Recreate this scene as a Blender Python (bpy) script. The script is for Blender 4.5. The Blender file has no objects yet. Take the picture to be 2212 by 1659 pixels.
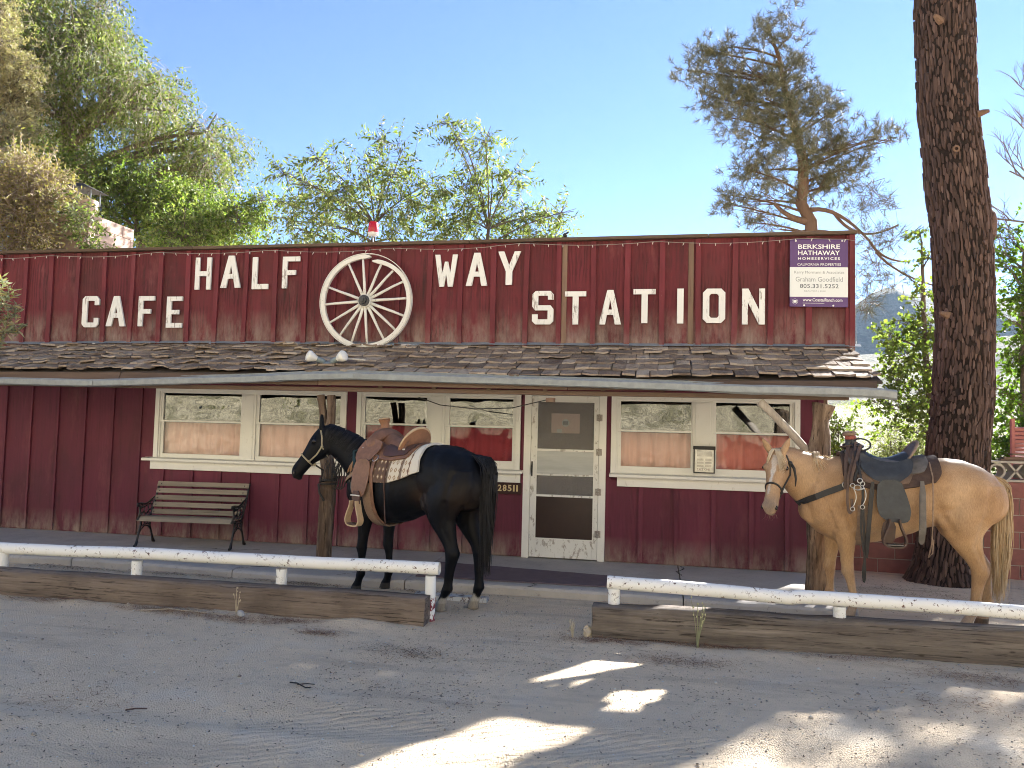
import bpy, bmesh, math, random
import numpy as np
from mathutils import Vector, Matrix, noise as mnoise
R = math.radians
S = bpy.context.scene
COL = S.collection
# ---------------------------------------------------------------- camera
cam_d = bpy.data.cameras.new('camera'); cam = bpy.data.objects.new('camera', cam_d); COL.objects.link(cam)
PITCH, YAW, ROLL = R(3.2), R(10.5), R(1.45)
fw = Vector((-math.sin(YAW)*math.cos(PITCH), math.cos(YAW)*math.cos(PITCH), math.sin(PITCH)))
rt = fw.cross(Vector((0, 0, 1))).normalized(); up = rt.cross(fw)
r2 = rt*math.cos(ROLL)+up*math.sin(ROLL); u2 = up*math.cos(ROLL)-rt*math.sin(ROLL)
mw = Matrix((r2, u2, -fw)).transposed().to_4x4(); mw.translation = Vector((0, -9.3, 1.68))
cam.matrix_world = mw
cam_d.sensor_width = 36; cam_d.lens = 36*1662/2212; cam_d.clip_start = .05; cam_d.clip_end = 8000
S.camera = cam
# ---------------------------------------------------------------- sky and sun
SUN_AZ, SUN_EL = R(33), R(27.5)          # azimuth measured from +Y towards +X
W = bpy.data.worlds.new('World'); S.world = W; W.use_nodes = True
wn = W.node_tree; wn.nodes.clear()
sky = wn.nodes.new('ShaderNodeTexSky'); sky.sky_type = 'NISHITA'; sky.sun_disc = False
sky.sun_elevation = SUN_EL; sky.sun_rotation = SUN_AZ; sky.altitude = 300
sky.air_density = .5; sky.dust_density = 0; sky.ozone_density = 2.2
bg = wn.nodes.new('ShaderNodeBackground'); bg.inputs['Strength'].default_value = .05
wo = wn.nodes.new('ShaderNodeOutputWorld')
wn.links.new(sky.outputs[0], bg.inputs[0]); wn.links.new(bg.outputs[0], wo.inputs[0])
sd = bpy.data.lights.new('sun', 'SUN'); sun = bpy.data.objects.new('sun', sd); COL.objects.link(sun)
sd.energy = 4.3; sd.angle = R(.75); sd.color = (1, .975, .93)
sdir = Vector((math.sin(SUN_AZ)*math.cos(SUN_EL), math.cos(SUN_AZ)*math.cos(SUN_EL), math.sin(SUN_EL)))
sun.rotation_euler = sdir.to_track_quat('Z', 'Y').to_euler(); sun.location = sdir*60
S.view_settings.view_transform = 'Standard'; S.view_settings.look = 'None'
S.view_settings.gamma = 1; S.view_settings.use_curve_mapping = False
S.view_settings.exposure = 2.95
S.render.engine = 'CYCLES'
S.cycles.use_denoising = True; S.cycles.denoising_prefilter = 'ACCURATE'; S.cycles.filter_width = 1.0
S.cycles.use_adaptive_sampling = True; S.cycles.adaptive_threshold = .02; S.cycles.adaptive_min_samples = 16
S.cycles.max_bounces = 6; S.cycles.diffuse_bounces = 3; S.cycles.glossy_bounces = 2
S.cycles.transmission_bounces = 6; S.cycles.transparent_max_bounces = 12
S.cycles.caustics_reflective = False; S.cycles.caustics_refractive = False
S.cycles.sample_clamp_indirect = 6
# ---------------------------------------------------------------- helpers
rnd = random.Random(7)
def U(a, b): return rnd.uniform(a, b)
class MB:
    """collects shapes; build() links them as one mesh object"""
    def __init__(s): s.v = []; s.f = []; s.m = []; s.mi = 0
    def add(s, vs, fs):
        o = len(s.v); s.v += [tuple(p) for p in vs]
        for f in fs: s.f.append(tuple(i+o for i in f)); s.m.append(s.mi)
        return s
    def hexa(s, p): return s.add(p, [(0, 3, 2, 1), (4, 5, 6, 7), (0, 1, 5, 4), (1, 2, 6, 5), (2, 3, 7, 6), (3, 0, 4, 7)])
    def box(s, x0, x1, y0, y1, z0, z1, j=0):
        p = [(x0, y0, z0), (x1, y0, z0), (x1, y1, z0), (x0, y1, z0), (x0, y0, z1), (x1, y0, z1), (x1, y1, z1), (x0, y1, z1)]
        if j: p = [tuple(c+U(-j, j) for c in q) for q in p]
        return s.hexa(p)
    def obox(s, c, ax, ay, az):
        c = Vector(c); ax = Vector(ax); ay = Vector(ay); az = Vector(az)
        return s.hexa([c-ax-ay-az, c+ax-ay-az, c+ax+ay-az, c-ax+ay-az, c-ax-ay+az, c+ax-ay+az, c+ax+ay+az, c-ax+ay+az])
    def rings(s, rs, cap=True, closed=True):
        n = len(rs[0]); vs = [p for r in rs for p in r]; fs = []
        for i in range(len(rs)-1):
            for k in range(n if closed else n-1):
                a = i*n+k; b = i*n+(k+1) % n
                fs.append((a, b, b+n, a+n))
        if cap and closed:
            fs.append(tuple(reversed(range(n)))); fs.append(tuple(range((len(rs)-1)*n, len(rs)*n)))
        return s.add(vs, fs)
    def tube(s, pts, rad, n=8, cap=True, flat=None, ref=None, wob=0):
        pts = [Vector(p) for p in pts]; m = len(pts)
        if not hasattr(rad, '__len__'): rad = [rad]*m
        rs = []; prev = None
        for i, p in enumerate(pts):
            t = (pts[min(i+1, m-1)]-pts[max(i-1, 0)])
            if t.length < 1e-9: t = Vector((0, 0, 1))
            t.normalize()
            if prev is None:
                a = Vector(ref) if ref else (Vector((0, 0, 1)) if abs(t.z) < .9 else Vector((1, 0, 0)))
            else: a = prev
            a = (a-t*a.dot(t)).normalized(); b = t.cross(a); prev = a
            ra = rad[i]; rb = ra*(flat if flat else 1)
            rs.append([p+(a*ra*math.cos(w)+b*rb*math.sin(w))*(1+(U(-wob, wob) if wob else 0)) for w in [2*math.pi*k/n for k in range(n)]])
        return s.rings(rs, cap)
    def strap(s, pts, nrm, w, th):
        """flat strap: points with outward normals, half width w, thickness th"""
        pts = [Vector(p) for p in pts]; m = len(pts); rs = []
        for i, p in enumerate(pts):
            t = (pts[min(i+1, m-1)]-pts[max(i-1, 0)]).normalized()
            nn = Vector(nrm[i] if hasattr(nrm[0], '__len__') else nrm); nn = (nn-t*nn.dot(t)).normalized(); b = t.cross(nn)
            ww = w[i] if hasattr(w, '__len__') else w
            rs.append([p-b*ww, p+b*ww, p+b*ww+nn*th, p-b*ww+nn*th])
        return s.rings(rs)
    def torus(s, c, nrm, r, rr, n=16, k=6, a0=0, a1=2*math.pi, sx=1, sy=1, upv=None):
        c = Vector(c); nrm = Vector(nrm).normalized()
        a = Vector(upv) if upv else (Vector((0, 0, 1)) if abs(nrm.z) < .9 else Vector((1, 0, 0)))
        a = (a-nrm*a.dot(nrm)).normalized(); b = nrm.cross(a)
        full = abs(a1-a0-2*math.pi) < 1e-6
        pts = [c+a*r*sy*math.cos(w)+b*r*sx*math.sin(w) for w in [a0+(a1-a0)*i/n for i in range(n+1)]]
        return s.tube(pts, rr, k)
    def sphere(s, c, r, n=10, m=7):
        c = Vector(c); r = Vector((r, r, r)) if not hasattr(r, '__len__') else Vector(r); rs = []
        for i in range(m+1):
            t = math.pi*i/m; q = max(math.sin(t), .02)
            rs.append([c+Vector((r.x*q*math.cos(w), r.y*q*math.sin(w), -r.z*math.cos(t))) for w in [2*math.pi*k/n for k in range(n)]])
        return s.rings(rs)
    def prism(s, poly, fn, d0, d1):
        """poly of 2d points mapped by fn(u, v, d)"""
        n = len(poly)
        vs = [fn(u, v, d0) for u, v in poly]+[fn(u, v, d1) for u, v in poly]
        fs = [tuple(range(n)), tuple(reversed(range(n, 2*n)))]
        fs += [(k, k+n, (k+1) % n+n, (k+1) % n) for k in range(n)]
        return s.add(vs, fs)
    def build(s, name, mat, parent=None, smooth=False, bevel=0, auto=None):
        me = bpy.data.meshes.new(name); me.from_pydata(s.v, [], s.f)
        for m_ in (mat if isinstance(mat, (list, tuple)) else [mat]): me.materials.append(m_)
        if any(s.m): me.polygons.foreach_set('material_index', s.m)
        me.validate()
        bm = bmesh.new(); bm.from_mesh(me); bmesh.ops.recalc_face_normals(bm, faces=bm.faces); bm.to_mesh(me); bm.free()
        if smooth: me.polygons.foreach_set('use_smooth', [True]*len(me.polygons))
        if auto: me.set_sharp_from_angle(angle=R(auto))
        return link(name, me, parent, bevel)
def link(name, me, parent=None, bevel=0):
    o = bpy.data.objects.new(name, me); COL.objects.link(o)
    if parent is not None:
        o.parent = parent
        if parent.get('_w'): o.matrix_parent_inverse = Matrix.Translation(-Vector(parent.location))
    if bevel:
        b = o.modifiers.new('b', 'BEVEL'); b.width = bevel; b.segments = 2; b.limit_method = 'ANGLE'
    return o
def fast_mesh(name, V, F, mat, parent=None, smooth=False, mats=None):
    """V (n,3) float array, F (m,k) int array of tris or quads"""
    me = bpy.data.meshes.new(name); V = np.asarray(V, np.float32); F = np.asarray(F, np.int32); k = F.shape[1]
    me.vertices.add(len(V)); me.vertices.foreach_set('co', V.ravel())
    me.loops.add(F.size); me.loops.foreach_set('vertex_index', F.ravel())
    me.polygons.add(len(F)); me.polygons.foreach_set('loop_start', np.arange(len(F), dtype=np.int32)*k)
    me.update(calc_edges=True)
    for m_ in (mat if isinstance(mat, (list, tuple)) else [mat]): me.materials.append(m_)
    if mats is not None: me.polygons.foreach_set('material_index', np.asarray(mats, np.int32))
    if smooth: me.polygons.foreach_set('use_smooth', np.ones(len(F), bool))
    return link(name, me, parent)
def tag(o, label=None, cat=None, group=None, kind=None):
    if label: o['label'] = label
    if cat: o['category'] = cat
    if group: o['group'] = group
    if kind: o['kind'] = kind
    return o
def thing(name, label, cat, loc=(0, 0, 0), group=None, rotz=0, world=True):
    """an Empty at the thing's base; with world=True its parts are written in world coordinates"""
    o = bpy.data.objects.new(name, None); COL.objects.link(o); o.location = loc; o.rotation_euler = (0, 0, rotz)
    o.empty_display_size = .1
    if world: o['_w'] = 1
    return tag(o, label, cat, group)
# ---------------------------------------------------------------- material helpers
class NT:
    def __init__(s, name):
        s.mat = bpy.data.materials.new(name); s.mat.use_nodes = True; s.t = s.mat.node_tree
        s.b = s.t.nodes['Principled BSDF']; s.out = s.t.nodes['Material Output']; s._c = None
    def n(s, k): return s.t.nodes.new(k)
    def l(s, a, b): s.t.links.new(a, b)
    def co(s, stretch=None, rot=None, gen=False):
        if s._c is None: s._c = s.n('ShaderNodeTexCoord')
        c = s._c.outputs['Generated' if gen else 'Object']
        if stretch is None and rot is None: return c
        m = s.n('ShaderNodeMapping'); s.l(c, m.inputs[0])
        if stretch is not None: m.inputs['Scale'].default_value = stretch
        if rot is not None: m.inputs['Rotation'].default_value = rot
        return m.outputs[0]
    def noise(s, scale, detail=4, rough=.6, stretch=None, dist=0, w=None):
        q = s.n('ShaderNodeTexNoise'); s.l(s.co(stretch), q.inputs['Vector'])
        q.inputs['Scale'].default_value = scale; q.inputs['Detail'].default_value = detail
        q.inputs['Roughness'].default_value = rough; q.inputs['Distortion'].default_value = dist
        return q.outputs['Fac']
    def vor(s, scale, stretch=None, feat='F1', out='Distance', rnd_=1):
        q = s.n('ShaderNodeTexVoronoi'); s.l(s.co(stretch), q.inputs['Vector']); q.feature = feat
        q.inputs['Scale'].default_value = scale; q.inputs['Randomness'].default_value = rnd_
        return q.outputs[out]
    def sep(s, axis='Z', gen=False):
        q = s.n('ShaderNodeSeparateXYZ'); s.l(s.co(gen=gen), q.inputs[0]); return q.outputs[axis]
    def math(s, op, a, b=None, c=None, clamp=False):
        q = s.n('ShaderNodeMath'); q.operation = op; q.use_clamp = clamp
        for i, x in enumerate((a, b, c)):
            if x is None: continue
            if isinstance(x, (int, float)): q.inputs[i].default_value = x
            else: s.l(x, q.inputs[i])
        return q.outputs[0]
    def ramp(s, fac, stops):
        q = s.n('ShaderNodeValToRGB'); s.l(fac, q.inputs[0]); e = q.color_ramp.elements
        while len(e) < len(stops): e.new(.5)
        for el, (p, c) in zip(e, stops):
            el.position = p; el.color = (c, c, c, 1) if isinstance(c, (int, float)) else (*c, 1)
        return q.outputs[0]
    def mix(s, fac, a, b, mode='MIX'):
        q = s.n('ShaderNodeMix'); q.data_type = 'RGBA'; q.blend_type = mode
        ia, ib = q.inputs[6], q.inputs[7]
        for j, i, x in ((0, q.inputs[0], fac), (1, ia, a), (2, ib, b)):
            if isinstance(x, (int, float)): i.default_value = x if j == 0 else (x, x, x, 1)
            elif isinstance(x, tuple): i.default_value = (*x, 1)
            else: s.l(x, i)
        return q.outputs[2]
    def rand(s):
        q = s.n('ShaderNodeObjectInfo'); return q.outputs['Random']
    def island(s):
        q = s.n('ShaderNodeNewGeometry'); return q.outputs['Random Per Island']
    def bump(s, h, strength=.3, dist=.01):
        q = s.n('ShaderNodeBump'); s.l(h, q.inputs['Height']); q.inputs['Strength'].default_value = strength; q.inputs['Distance'].default_value = dist
        s.l(q.outputs[0], s.b.inputs['Normal']); return q
    def fin(s, col, rough=.8, spec=.3, metal=0):
        if isinstance(col, tuple): s.b.inputs['Base Color'].default_value = (*col, 1)
        else: s.l(col, s.b.inputs['Base Color'])
        if isinstance(rough, (int, float)): s.b.inputs['Roughness'].default_value = rough
        else: s.l(rough, s.b.inputs['Roughness'])
        s.b.inputs['Specular IOR Level'].default_value = spec; s.b.inputs['Metallic'].default_value = metal
        return s.mat
def simple(name, c1, c2=None, scale=20, rough=.8, spec=.3, metal=0, bump=.15, stretch=None, bs=None, detail=5):
    m = NT(name)
    if c2 is None: c2 = tuple(x*.75 for x in c1)
    f = m.noise(scale, detail, .65, stretch)
    col = m.mix(m.ramp(f, [(.3, 0), (.7, 1)]), c1, c2)
    if bump: m.bump(m.noise(bs or scale*3, 4, .6, stretch), bump, .01)
    return m.fin(col, rough, spec, metal)
def wood(name, c1, c2, axis='X', scale=30, rough=.85, crack=.5, var=.25):
    """weathered timber, grain along axis"""
    st = {'X': (.05, 1, 1), 'Y': (1, .05, 1), 'Z': (1, 1, .05)}[axis]
    m = NT(name)
    g = m.noise(scale, 6, .7, st, .4); g2 = m.noise(scale*.3, 3, .5, st)
    col = m.mix(m.ramp(g, [(.35, 0), (.65, 1)]), c1, c2)
    dk = m.ramp(m.noise(scale*1.6, 5, .6, (st[0]*.6, st[1]*.6, st[2]*.6) if 0 else st, .2), [(.32, 1), (.4, 0)])
    col = m.mix(m.math('MULTIPLY', dk, crack), col, tuple(x*.25 for x in c2))
    col = m.mix(m.math('MULTIPLY', m.ramp(g2, [(.4, 0), (.7, 1)]), var), col, tuple(x*.5 for x in c1))
    col = m.mix(.35, col, m.ramp(m.rand(), [(0, tuple(x*.6 for x in c1)), (1, tuple(min(1, x*1.35) for x in c1))]))
    m.bump(g, .5, .012)
    return m.fin(col, rough, .2)
def text_mesh(s, width, height, spacing=1.0, bold=0):
    """flat text mesh scaled to width x height, lower left at origin, in the XZ plane facing -Y: returns verts, faces"""
    cu = bpy.data.curves.new('t', 'FONT'); cu.body = s; cu.space_character = spacing; cu.offset = bold; cu.resolution_u = 3
    ob = bpy.data.objects.new('t', cu); COL.objects.link(ob)
    dg = bpy.context.evaluated_depsgraph_get(); me = bpy.data.meshes.new_from_object(ob.evaluated_get(dg))
    vs = np.array([v.co[:] for v in me.vertices]); fs = [tuple(p.vertices) for p in me.polygons]
    bpy.data.objects.remove(ob); bpy.data.curves.remove(cu); bpy.data.meshes.remove(me)
    mn = vs.min(0); mx = vs.max(0); sx = width/(mx[0]-mn[0]); sz = height/(mx[1]-mn[1])
    return [((x-mn[0])*sx, 0, (y-mn[1])*sz) for x, y, _ in vs], fs
def sm(a, b, x):
    t = min(1, max(0, (x-a)/(b-a))); return t*t*(3-2*t)
def fbm(x, y, z=0, s=1.0, o=4):
    return mnoise.fractal(Vector((x*s, y*s, z*s)), 1, 2, o)
# ================================================================ ground
def ground_mat():
    m = NT('dirt')
    f1 = m.noise(.7, 6, .7); f2 = m.noise(9, 5, .7); f3 = m.noise(120, 3, .6)
    c = m.mix(m.ramp(f1, [(.35, 0), (.65, 1)]), (.72, .575, .405), (.65, .52, .37))
    c = m.mix(m.ramp(f2, [(.50, 0), (.72, .6)]), c, (.48, .385, .285))
    c = m.mix(m.ramp(m.noise(2.3, 3, .5), [(.55, 0), (.72, .6)]), c, (.66, .58, .47))
    v = m.vor(150); c = m.mix(m.ramp(v, [(.05, .32), (.2, 0)]), c, (.24, .20, .165))
    v2 = m.vor(61); c = m.mix(m.ramp(v2, [(.06, .6), (.10, 0)]), c, (.13, .11, .1))
    v3 = m.vor(83, (1.1, .9, 1)); c = m.mix(m.ramp(v3, [(.07, .7), (.12, 0)]), c, (.60, .57, .53))
    h = m.math('ADD', m.math('MULTIPLY', f2, .6), m.math('MULTIPLY', m.noise(60, 5, .7), .6))
    h = m.math('SUBTRACT', h, m.math('MULTIPLY', m.vor(95), .6))
    # tyre tread marks across the foreground strip
    wv = m.n('ShaderNodeTexWave'); m.l(m.co((1, 1, 1), (0, 0, R(62))), wv.inputs[0]); wv.inputs['Scale'].default_value = 5.5
    wv.inputs['Distortion'].default_value = 3; wv.inputs['Detail'].default_value = 2; wv.inputs['Detail Scale'].default_value = 2
    rut = m.noise(2.2, 4, .6, (.25, 1.6, 1)); c = m.mix(m.ramp(rut, [(.54, 0), (.66, .45)]), c, (.40, .315, .235)); h = m.math('ADD', h, m.math('MULTIPLY', rut, 1.2))
    sp = m.vor(31, (1, .55, 1)); c = m.mix(m.ramp(sp, [(.03, .7), (.05, 0)]), c, (.09, .07, .06))
    y = m.sep('Y'); band = m.math('MULTIPLY', m.math('MULTIPLY', m.math('LESS_THAN', y, -4.85), m.math('GREATER_THAN', m.sep('X'), -2.2)), m.ramp(m.noise(1.3, 2), [(.42, 0), (.5, 1)]))
    h = m.math('ADD', h, m.math('MULTIPLY', m.math('MULTIPLY', wv.outputs['Fac'], band), .55))
    m.bump(h, .75, .02)
    return m.fin(c, .95, .15)
MAT_DIRT = ground_mat()
def gz(x, y):
    z = .012*fbm(x, y, 0, .9)+.006*fbm(x, y, 3, 3.1)+.003*fbm(x, y, 5, 9.)
    k = sm(-12, -40, y)
    d = math.hypot(x+2, y+2)
    z *= 1+sm(15, 60, d)*4
    # scrubland climbing away behind the right-hand side
    z += sm(14, 120, y)*sm(-60, 40, x)*6.5
    z += .035*math.exp(-((y+3.09)/.09)**2)*max(0, .35+fbm(x, 4, 0, 1.5))*(1 if x < -1.9 or x > -.4 else 0)
    z += -.012*math.exp(-((y+5.05-.06*x)/.13)**2)-.012*math.exp(-((y+6.6-.06*x)/.13)**2)+.01*math.exp(-((y+5.28-.06*x)/.08)**2)
    # the strip of litter along the slab
    z += .02*math.exp(-((y+1.78)/.12)**2)*(1 if -9 < x < 1.9 else 0)
    return z
def axis_pts(segs):
    out = []
    for a, b, n in segs: out += list(np.linspace(a, b, n, endpoint=False))
    return out+[segs[-1][1]]
gx = axis_pts([(-3000, -300, 12), (-300, -40, 16), (-40, -10, 30), (-10, 6, 230), (6, 30, 30), (30, 300, 20), (300, 3000, 12)])
gy = axis_pts([(-3000, -200, 10), (-200, -30, 16), (-30, -8, 22), (-8, .5, 150), (.5, 20, 24), (20, 160, 28), (160, 3000, 14)])
V = np.array([(x, y, gz(x, y)) for y in gy for x in gx]); nx = len(gx)
ii = np.arange(len(gy)-1)[:, None]*nx+np.arange(nx-1)[None, :]; ii = ii.ravel()
ground = fast_mesh('ground', V, np.stack([ii, ii+1, ii+1+nx, ii+nx], 1), MAT_DIRT, smooth=True); tag(ground, kind='structure')
# asphalt road behind the camera (seen in the window panes)
m = NT('asphalt'); f = m.noise(80, 4); MAT_ASPH = m.fin(m.mix(f, (.16, .155, .15), (.22, .21, .20)), .9, .2)
road = MB()
for i in range(40):
    x0 = -80+i*4; road.add([(x0, -20.5, .12), (x0+4, -20.5, .12), (x0+4, -14.5, .12), (x0, -14.5, .12)], [(0, 1, 2, 3)])
tag(road.build('road', MAT_ASPH), kind='structure')
rl = MB()
for x0 in range(-80, 80, 8):
    for y in (-17.6, -17.38): rl.add([(x0, y, .124), (x0+8, y, .124), (x0+8, y+.1, .124), (x0, y+.1, .124)], [(0, 1, 2, 3)])
tag(rl.build('road_marking', simple('line_yellow', (.62, .42, .06), rough=.7)), kind='structure')
# dry grass hillside across the road, made closer and steeper to bounce sunlight back
def hill_mat(name, g1, g2, g3, sc=1.0):
    m = NT(name)
    c = m.mix(m.ramp(m.noise(.25*sc, 5, .65), [(.38, 0), (.62, 1)]), g1, g2)
    c = m.mix(m.ramp(m.noise(.9*sc, 5, .7), [(.50, 0), (.58, .95)]), c, g3)
    c = m.mix(m.ramp(m.noise(5*sc, 5, .75, (1, 1, .3)), [(.36, .85), (.56, 0)]), c, tuple(x*.35 for x in g1))
    m.bump(m.noise(4*sc, 5, .7), .8, .3/sc)
    return m.fin(c, .95, .1)
MAT_DRY = hill_mat('dry_grass_slope', (.54, .47, .33), (.46, .39, .26), (.24, .215, .125))
def hill_obj(name, x0, x1, y0, y1, nx, ny, fn, mat):
    xs = np.linspace(x0, x1, nx); ys = np.linspace(y0, y1, ny)
    V = np.array([(x, y, fn(x, y)) for y in ys for x in xs])
    ii = (np.arange(ny-1)[:, None]*nx+np.arange(nx-1)[None, :]).ravel()
    o = fast_mesh(name, V, np.stack([ii, ii+1, ii+1+nx, ii+nx], 1), mat, smooth=True); tag(o, kind='structure'); return o
def hillz(x, y): d = -22-y; return -.2+.72*d+1.6*fbm(x, y, 0, .06)*sm(0, 10, d)+.3*fbm(x, y, 1, .5)
hill_obj('hillside', -130, 130, -22, -84, 130, 50, hillz, MAT_DRY)
# ---------------------------------------------------------------- porch slab
m = NT('porch_concrete')
c = m.mix(m.ramp(m.noise(3, 5, .65), [(.35, 0), (.7, 1)]), (.48, .44, .40), (.38, .35, .32))
c = m.mix(m.ramp(m.noise(1.1, 3, .5), [(.55, 0), (.75, .6)]), c, (.42, .38, .33))
c = m.mix(m.ramp(m.noise(26, 5, .7), [(.58, 0), (.72, .5)]), c, (.13, .12, .11))
m.bump(m.noise(70, 4), .25, .006); MAT_CONC = m.fin(c, .9, .2)
MAT_CRACK = simple('crack_dirt', (.05, .042, .036), rough=1, bump=0)
slab = MB()
joints = [-9.6, -6.35, -4.35, -2.46, .3, 1.86]
tagslab = None
def slab_front(x): return -1.72-.05*math.sin(x*1.3)+.03*fbm(x, 2, 0, 2)
slab_parts = []
root_slab = None
for k in range(len(joints)-1):
    a, b = joints[k]+.006, joints[k+1]-.006; n = 14; s_ = MB(); rs = []
    for i in range(n+1):
        x = a+(b-a)*i/n; y = slab_front(x); t = .11
        rs.append([(x, .06, t-.2), (x, .06, t), (x, y+.05, t-.004), (x, y+.012, t-.012), (x, y-.004+.006*U(-1, 1), t-.035), (x, y, -.1)])
    s_.rings(rs)
    if k == 0: slab_o = s_.build('porch_slab', MAT_CONC, smooth=False); tag(slab_o, kind='structure')
    else: s_.build('concrete_bay', MAT_CONC, slab_o)
cr = MB()
for pts in ([(-4.33, -1.70), (-4.2, -1.55), (-4.02, -1.5), (-3.9, -1.3), (-3.6, -1.22)], [(-3.2, -1.71), (-3.05, -1.52), (-2.98, -1.3), (-2.9, -1.2)],
            [(-5.55, -.7), (-5.3, -.62), (-5.0, -.7), (-4.7, -.52)], [(.32, -.62), (.27, -.4), (.36, -.2), (.33, -.02)], [(-1.2, -1.7), (-1.13, -1.6), (-1.2, -1.5)]):
    for p, q in zip(pts, pts[1:]):
        for k in range(4):
            t0, t1 = k/4, (k+1)/4
            A = Vector((p[0]+(q[0]-p[0])*t0, p[1]+(q[1]-p[1])*t0)); B = Vector((p[0]+(q[0]-p[0])*t1+U(-.015, .015)*(k < 3), p[1]+(q[1]-p[1])*t1+U(-.015, .015)*(k < 3)))
            w = U(.004, .011); d = (B-A).normalized(); nn = Vector((-d.y, d.x))*w
            cr.add([(*(A-nn), .1125), (*(B-nn), .1125), (*(B+nn), .1125), (*(A+nn), .1125)], [(0, 1, 2, 3)])
o = cr.build('crack', MAT_CRACK, slab_o); tag(o, kind='stuff')
# ================================================================ cafe building
def red_mat(name, base, dark, wear_z, wear_h, wear_amt, grain=1.0, stain=1.0):
    m = NT(name)
    st = m.noise(9, 5, .65, (1, 1, .12)); big = m.noise(1.1, 4, .6, (1, 1, .7))
    c = m.mix(m.ramp(st, [(.3, 0), (.72, 1)]), base, dark)
    c = m.mix(m.math('MULTIPLY', m.ramp(big, [(.48, 0), (.66, 1)]), .9*stain), c, (.038, .024, .02))
    c = m.mix(.45, c, m.mix(m.rand(), tuple(x*.72 for x in base), tuple(min(1, x*1.2) for x in base)))
    sk_ = m.ramp(m.noise(15, 5, .7, (1, 1, .045)), [(.52, 0), (.66, 1)]); c = m.mix(m.math('MULTIPLY', sk_, m.math('MULTIPLY', m.ramp(m.noise(2.3, 3, .6), [(.4, 0), (.62, 1)]), .75*stain)), c, (.03, .018, .016))
    fd = m.ramp(m.noise(3.1, 5, .7, (1, 1, .3)), [(.55, 0), (.74, 1)]); c = m.mix(m.math('MULTIPLY', fd, .5*stain), c, (.26, .10, .10))
    # grain of the bare plywood showing through
    w = m.n('ShaderNodeTexWave'); m.l(m.co((1, 1, .22)), w.inputs[0]); w.inputs['Scale'].default_value = 7; w.inputs['Distortion'].default_value = 9
    w.inputs['Detail'].default_value = 3; w.inputs['Detail Scale'].default_value = 1.2
    pat = m.math('MULTIPLY', m.ramp(w.outputs['Fac'], [(.55, 0), (.8, 1)]), m.math('MULTIPLY', m.ramp(m.noise(1.7, 3), [(.45, 0), (.6, 1)]), .5*grain))
    c = m.mix(pat, c, tuple(x*.45 for x in dark))
    # bare weathered foot of the boards
    z = m.sep('Z'); k = m.math('DIVIDE', m.math('SUBTRACT', wear_z+wear_h, z), wear_h, clamp=True)
    k = m.math('MULTIPLY', k, m.ramp(m.noise(5, 6, .7, (1, 1, .35)), [(.38, 0), (.62, 1)]))
    k = m.math('ADD', k, m.math('MULTIPLY', m.ramp(m.noise(24, 5, .75, (1, 1, .3)), [(.66, 0), (.76, 1)]), .3))
    c = m.mix(m.math('MULTIPLY', k, wear_amt, clamp=True), c, m.mix(m.noise(30, 4, .6, (1, 1, .2)), (.40, .335, .285), (.20, .15, .125)))
    c = m.mix(m.ramp(m.vor(13, (1, 1, .7)), [(.03, .9), (.045, 0)]), c, (.03, .015, .013))
    m.bump(m.math('ADD', st, m.math('MULTIPLY', w.outputs['Fac'], .35*grain)), .3, .006)
    return m.fin(c, .72, .25)
MAT_RED_UP = red_mat('red_paint_parapet', (.15, .026, .034), (.07, .014, .018), 2.6, .55, 1.0)
MAT_RED_BAT = red_mat('red_paint_batten', (.17, .031, .041), (.11, .021, .027), 2.6, .3, .8, .2, .6)
MAT_RED_LO = red_mat('red_paint_wall', (.145, .031, .055), (.098, .023, .04), .08, .34, .95, .2, .6)
MAT_BARE = wood('bare_board', (.22, .15, .11), (.14, .085, .065), 'Z', 25)
MAT_CAP = wood('parapet_cap_wood', (.13, .09, .065), (.08, .058, .045), 'X', 25)
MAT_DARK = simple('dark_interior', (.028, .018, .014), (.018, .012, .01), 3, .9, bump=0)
def white_mat(name, base, chip, flake=(.30, .22, .15)):
    m = NT(name)
    c = m.mix(m.noise(4, 4, .6), base, tuple(x*.86 for x in base))
    k = m.ramp(m.noise(18, 6, .75, (1, 1, .5)), [(.64-.13*chip, 0), (.70-.13*chip, 1)])
    c = m.mix(m.math('MULTIPLY', k, min(1, chip)), c, flake)
    m.bump(m.noise(40, 5, .7), .2, .004)
    return m.fin(c, .6, .35)
MAT_WHITE = white_mat('white_trim', (.82, .81, .77), .25)
MAT_WHITE_OLD = white_mat('white_peeling', (.79, .78, .75), .75, (.26, .22, .18))
MAT_WPANEL = simple('grey_board', (.52, .53, .52), (.38, .39, .38), 6, .8, bump=.2, stretch=(.3, 1, 2))
BLD = thing('cafe_building', 'long dark red board and batten cafe with a tall false front and shingled porch roof', 'building', (-3.4, 0, .11))
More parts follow.
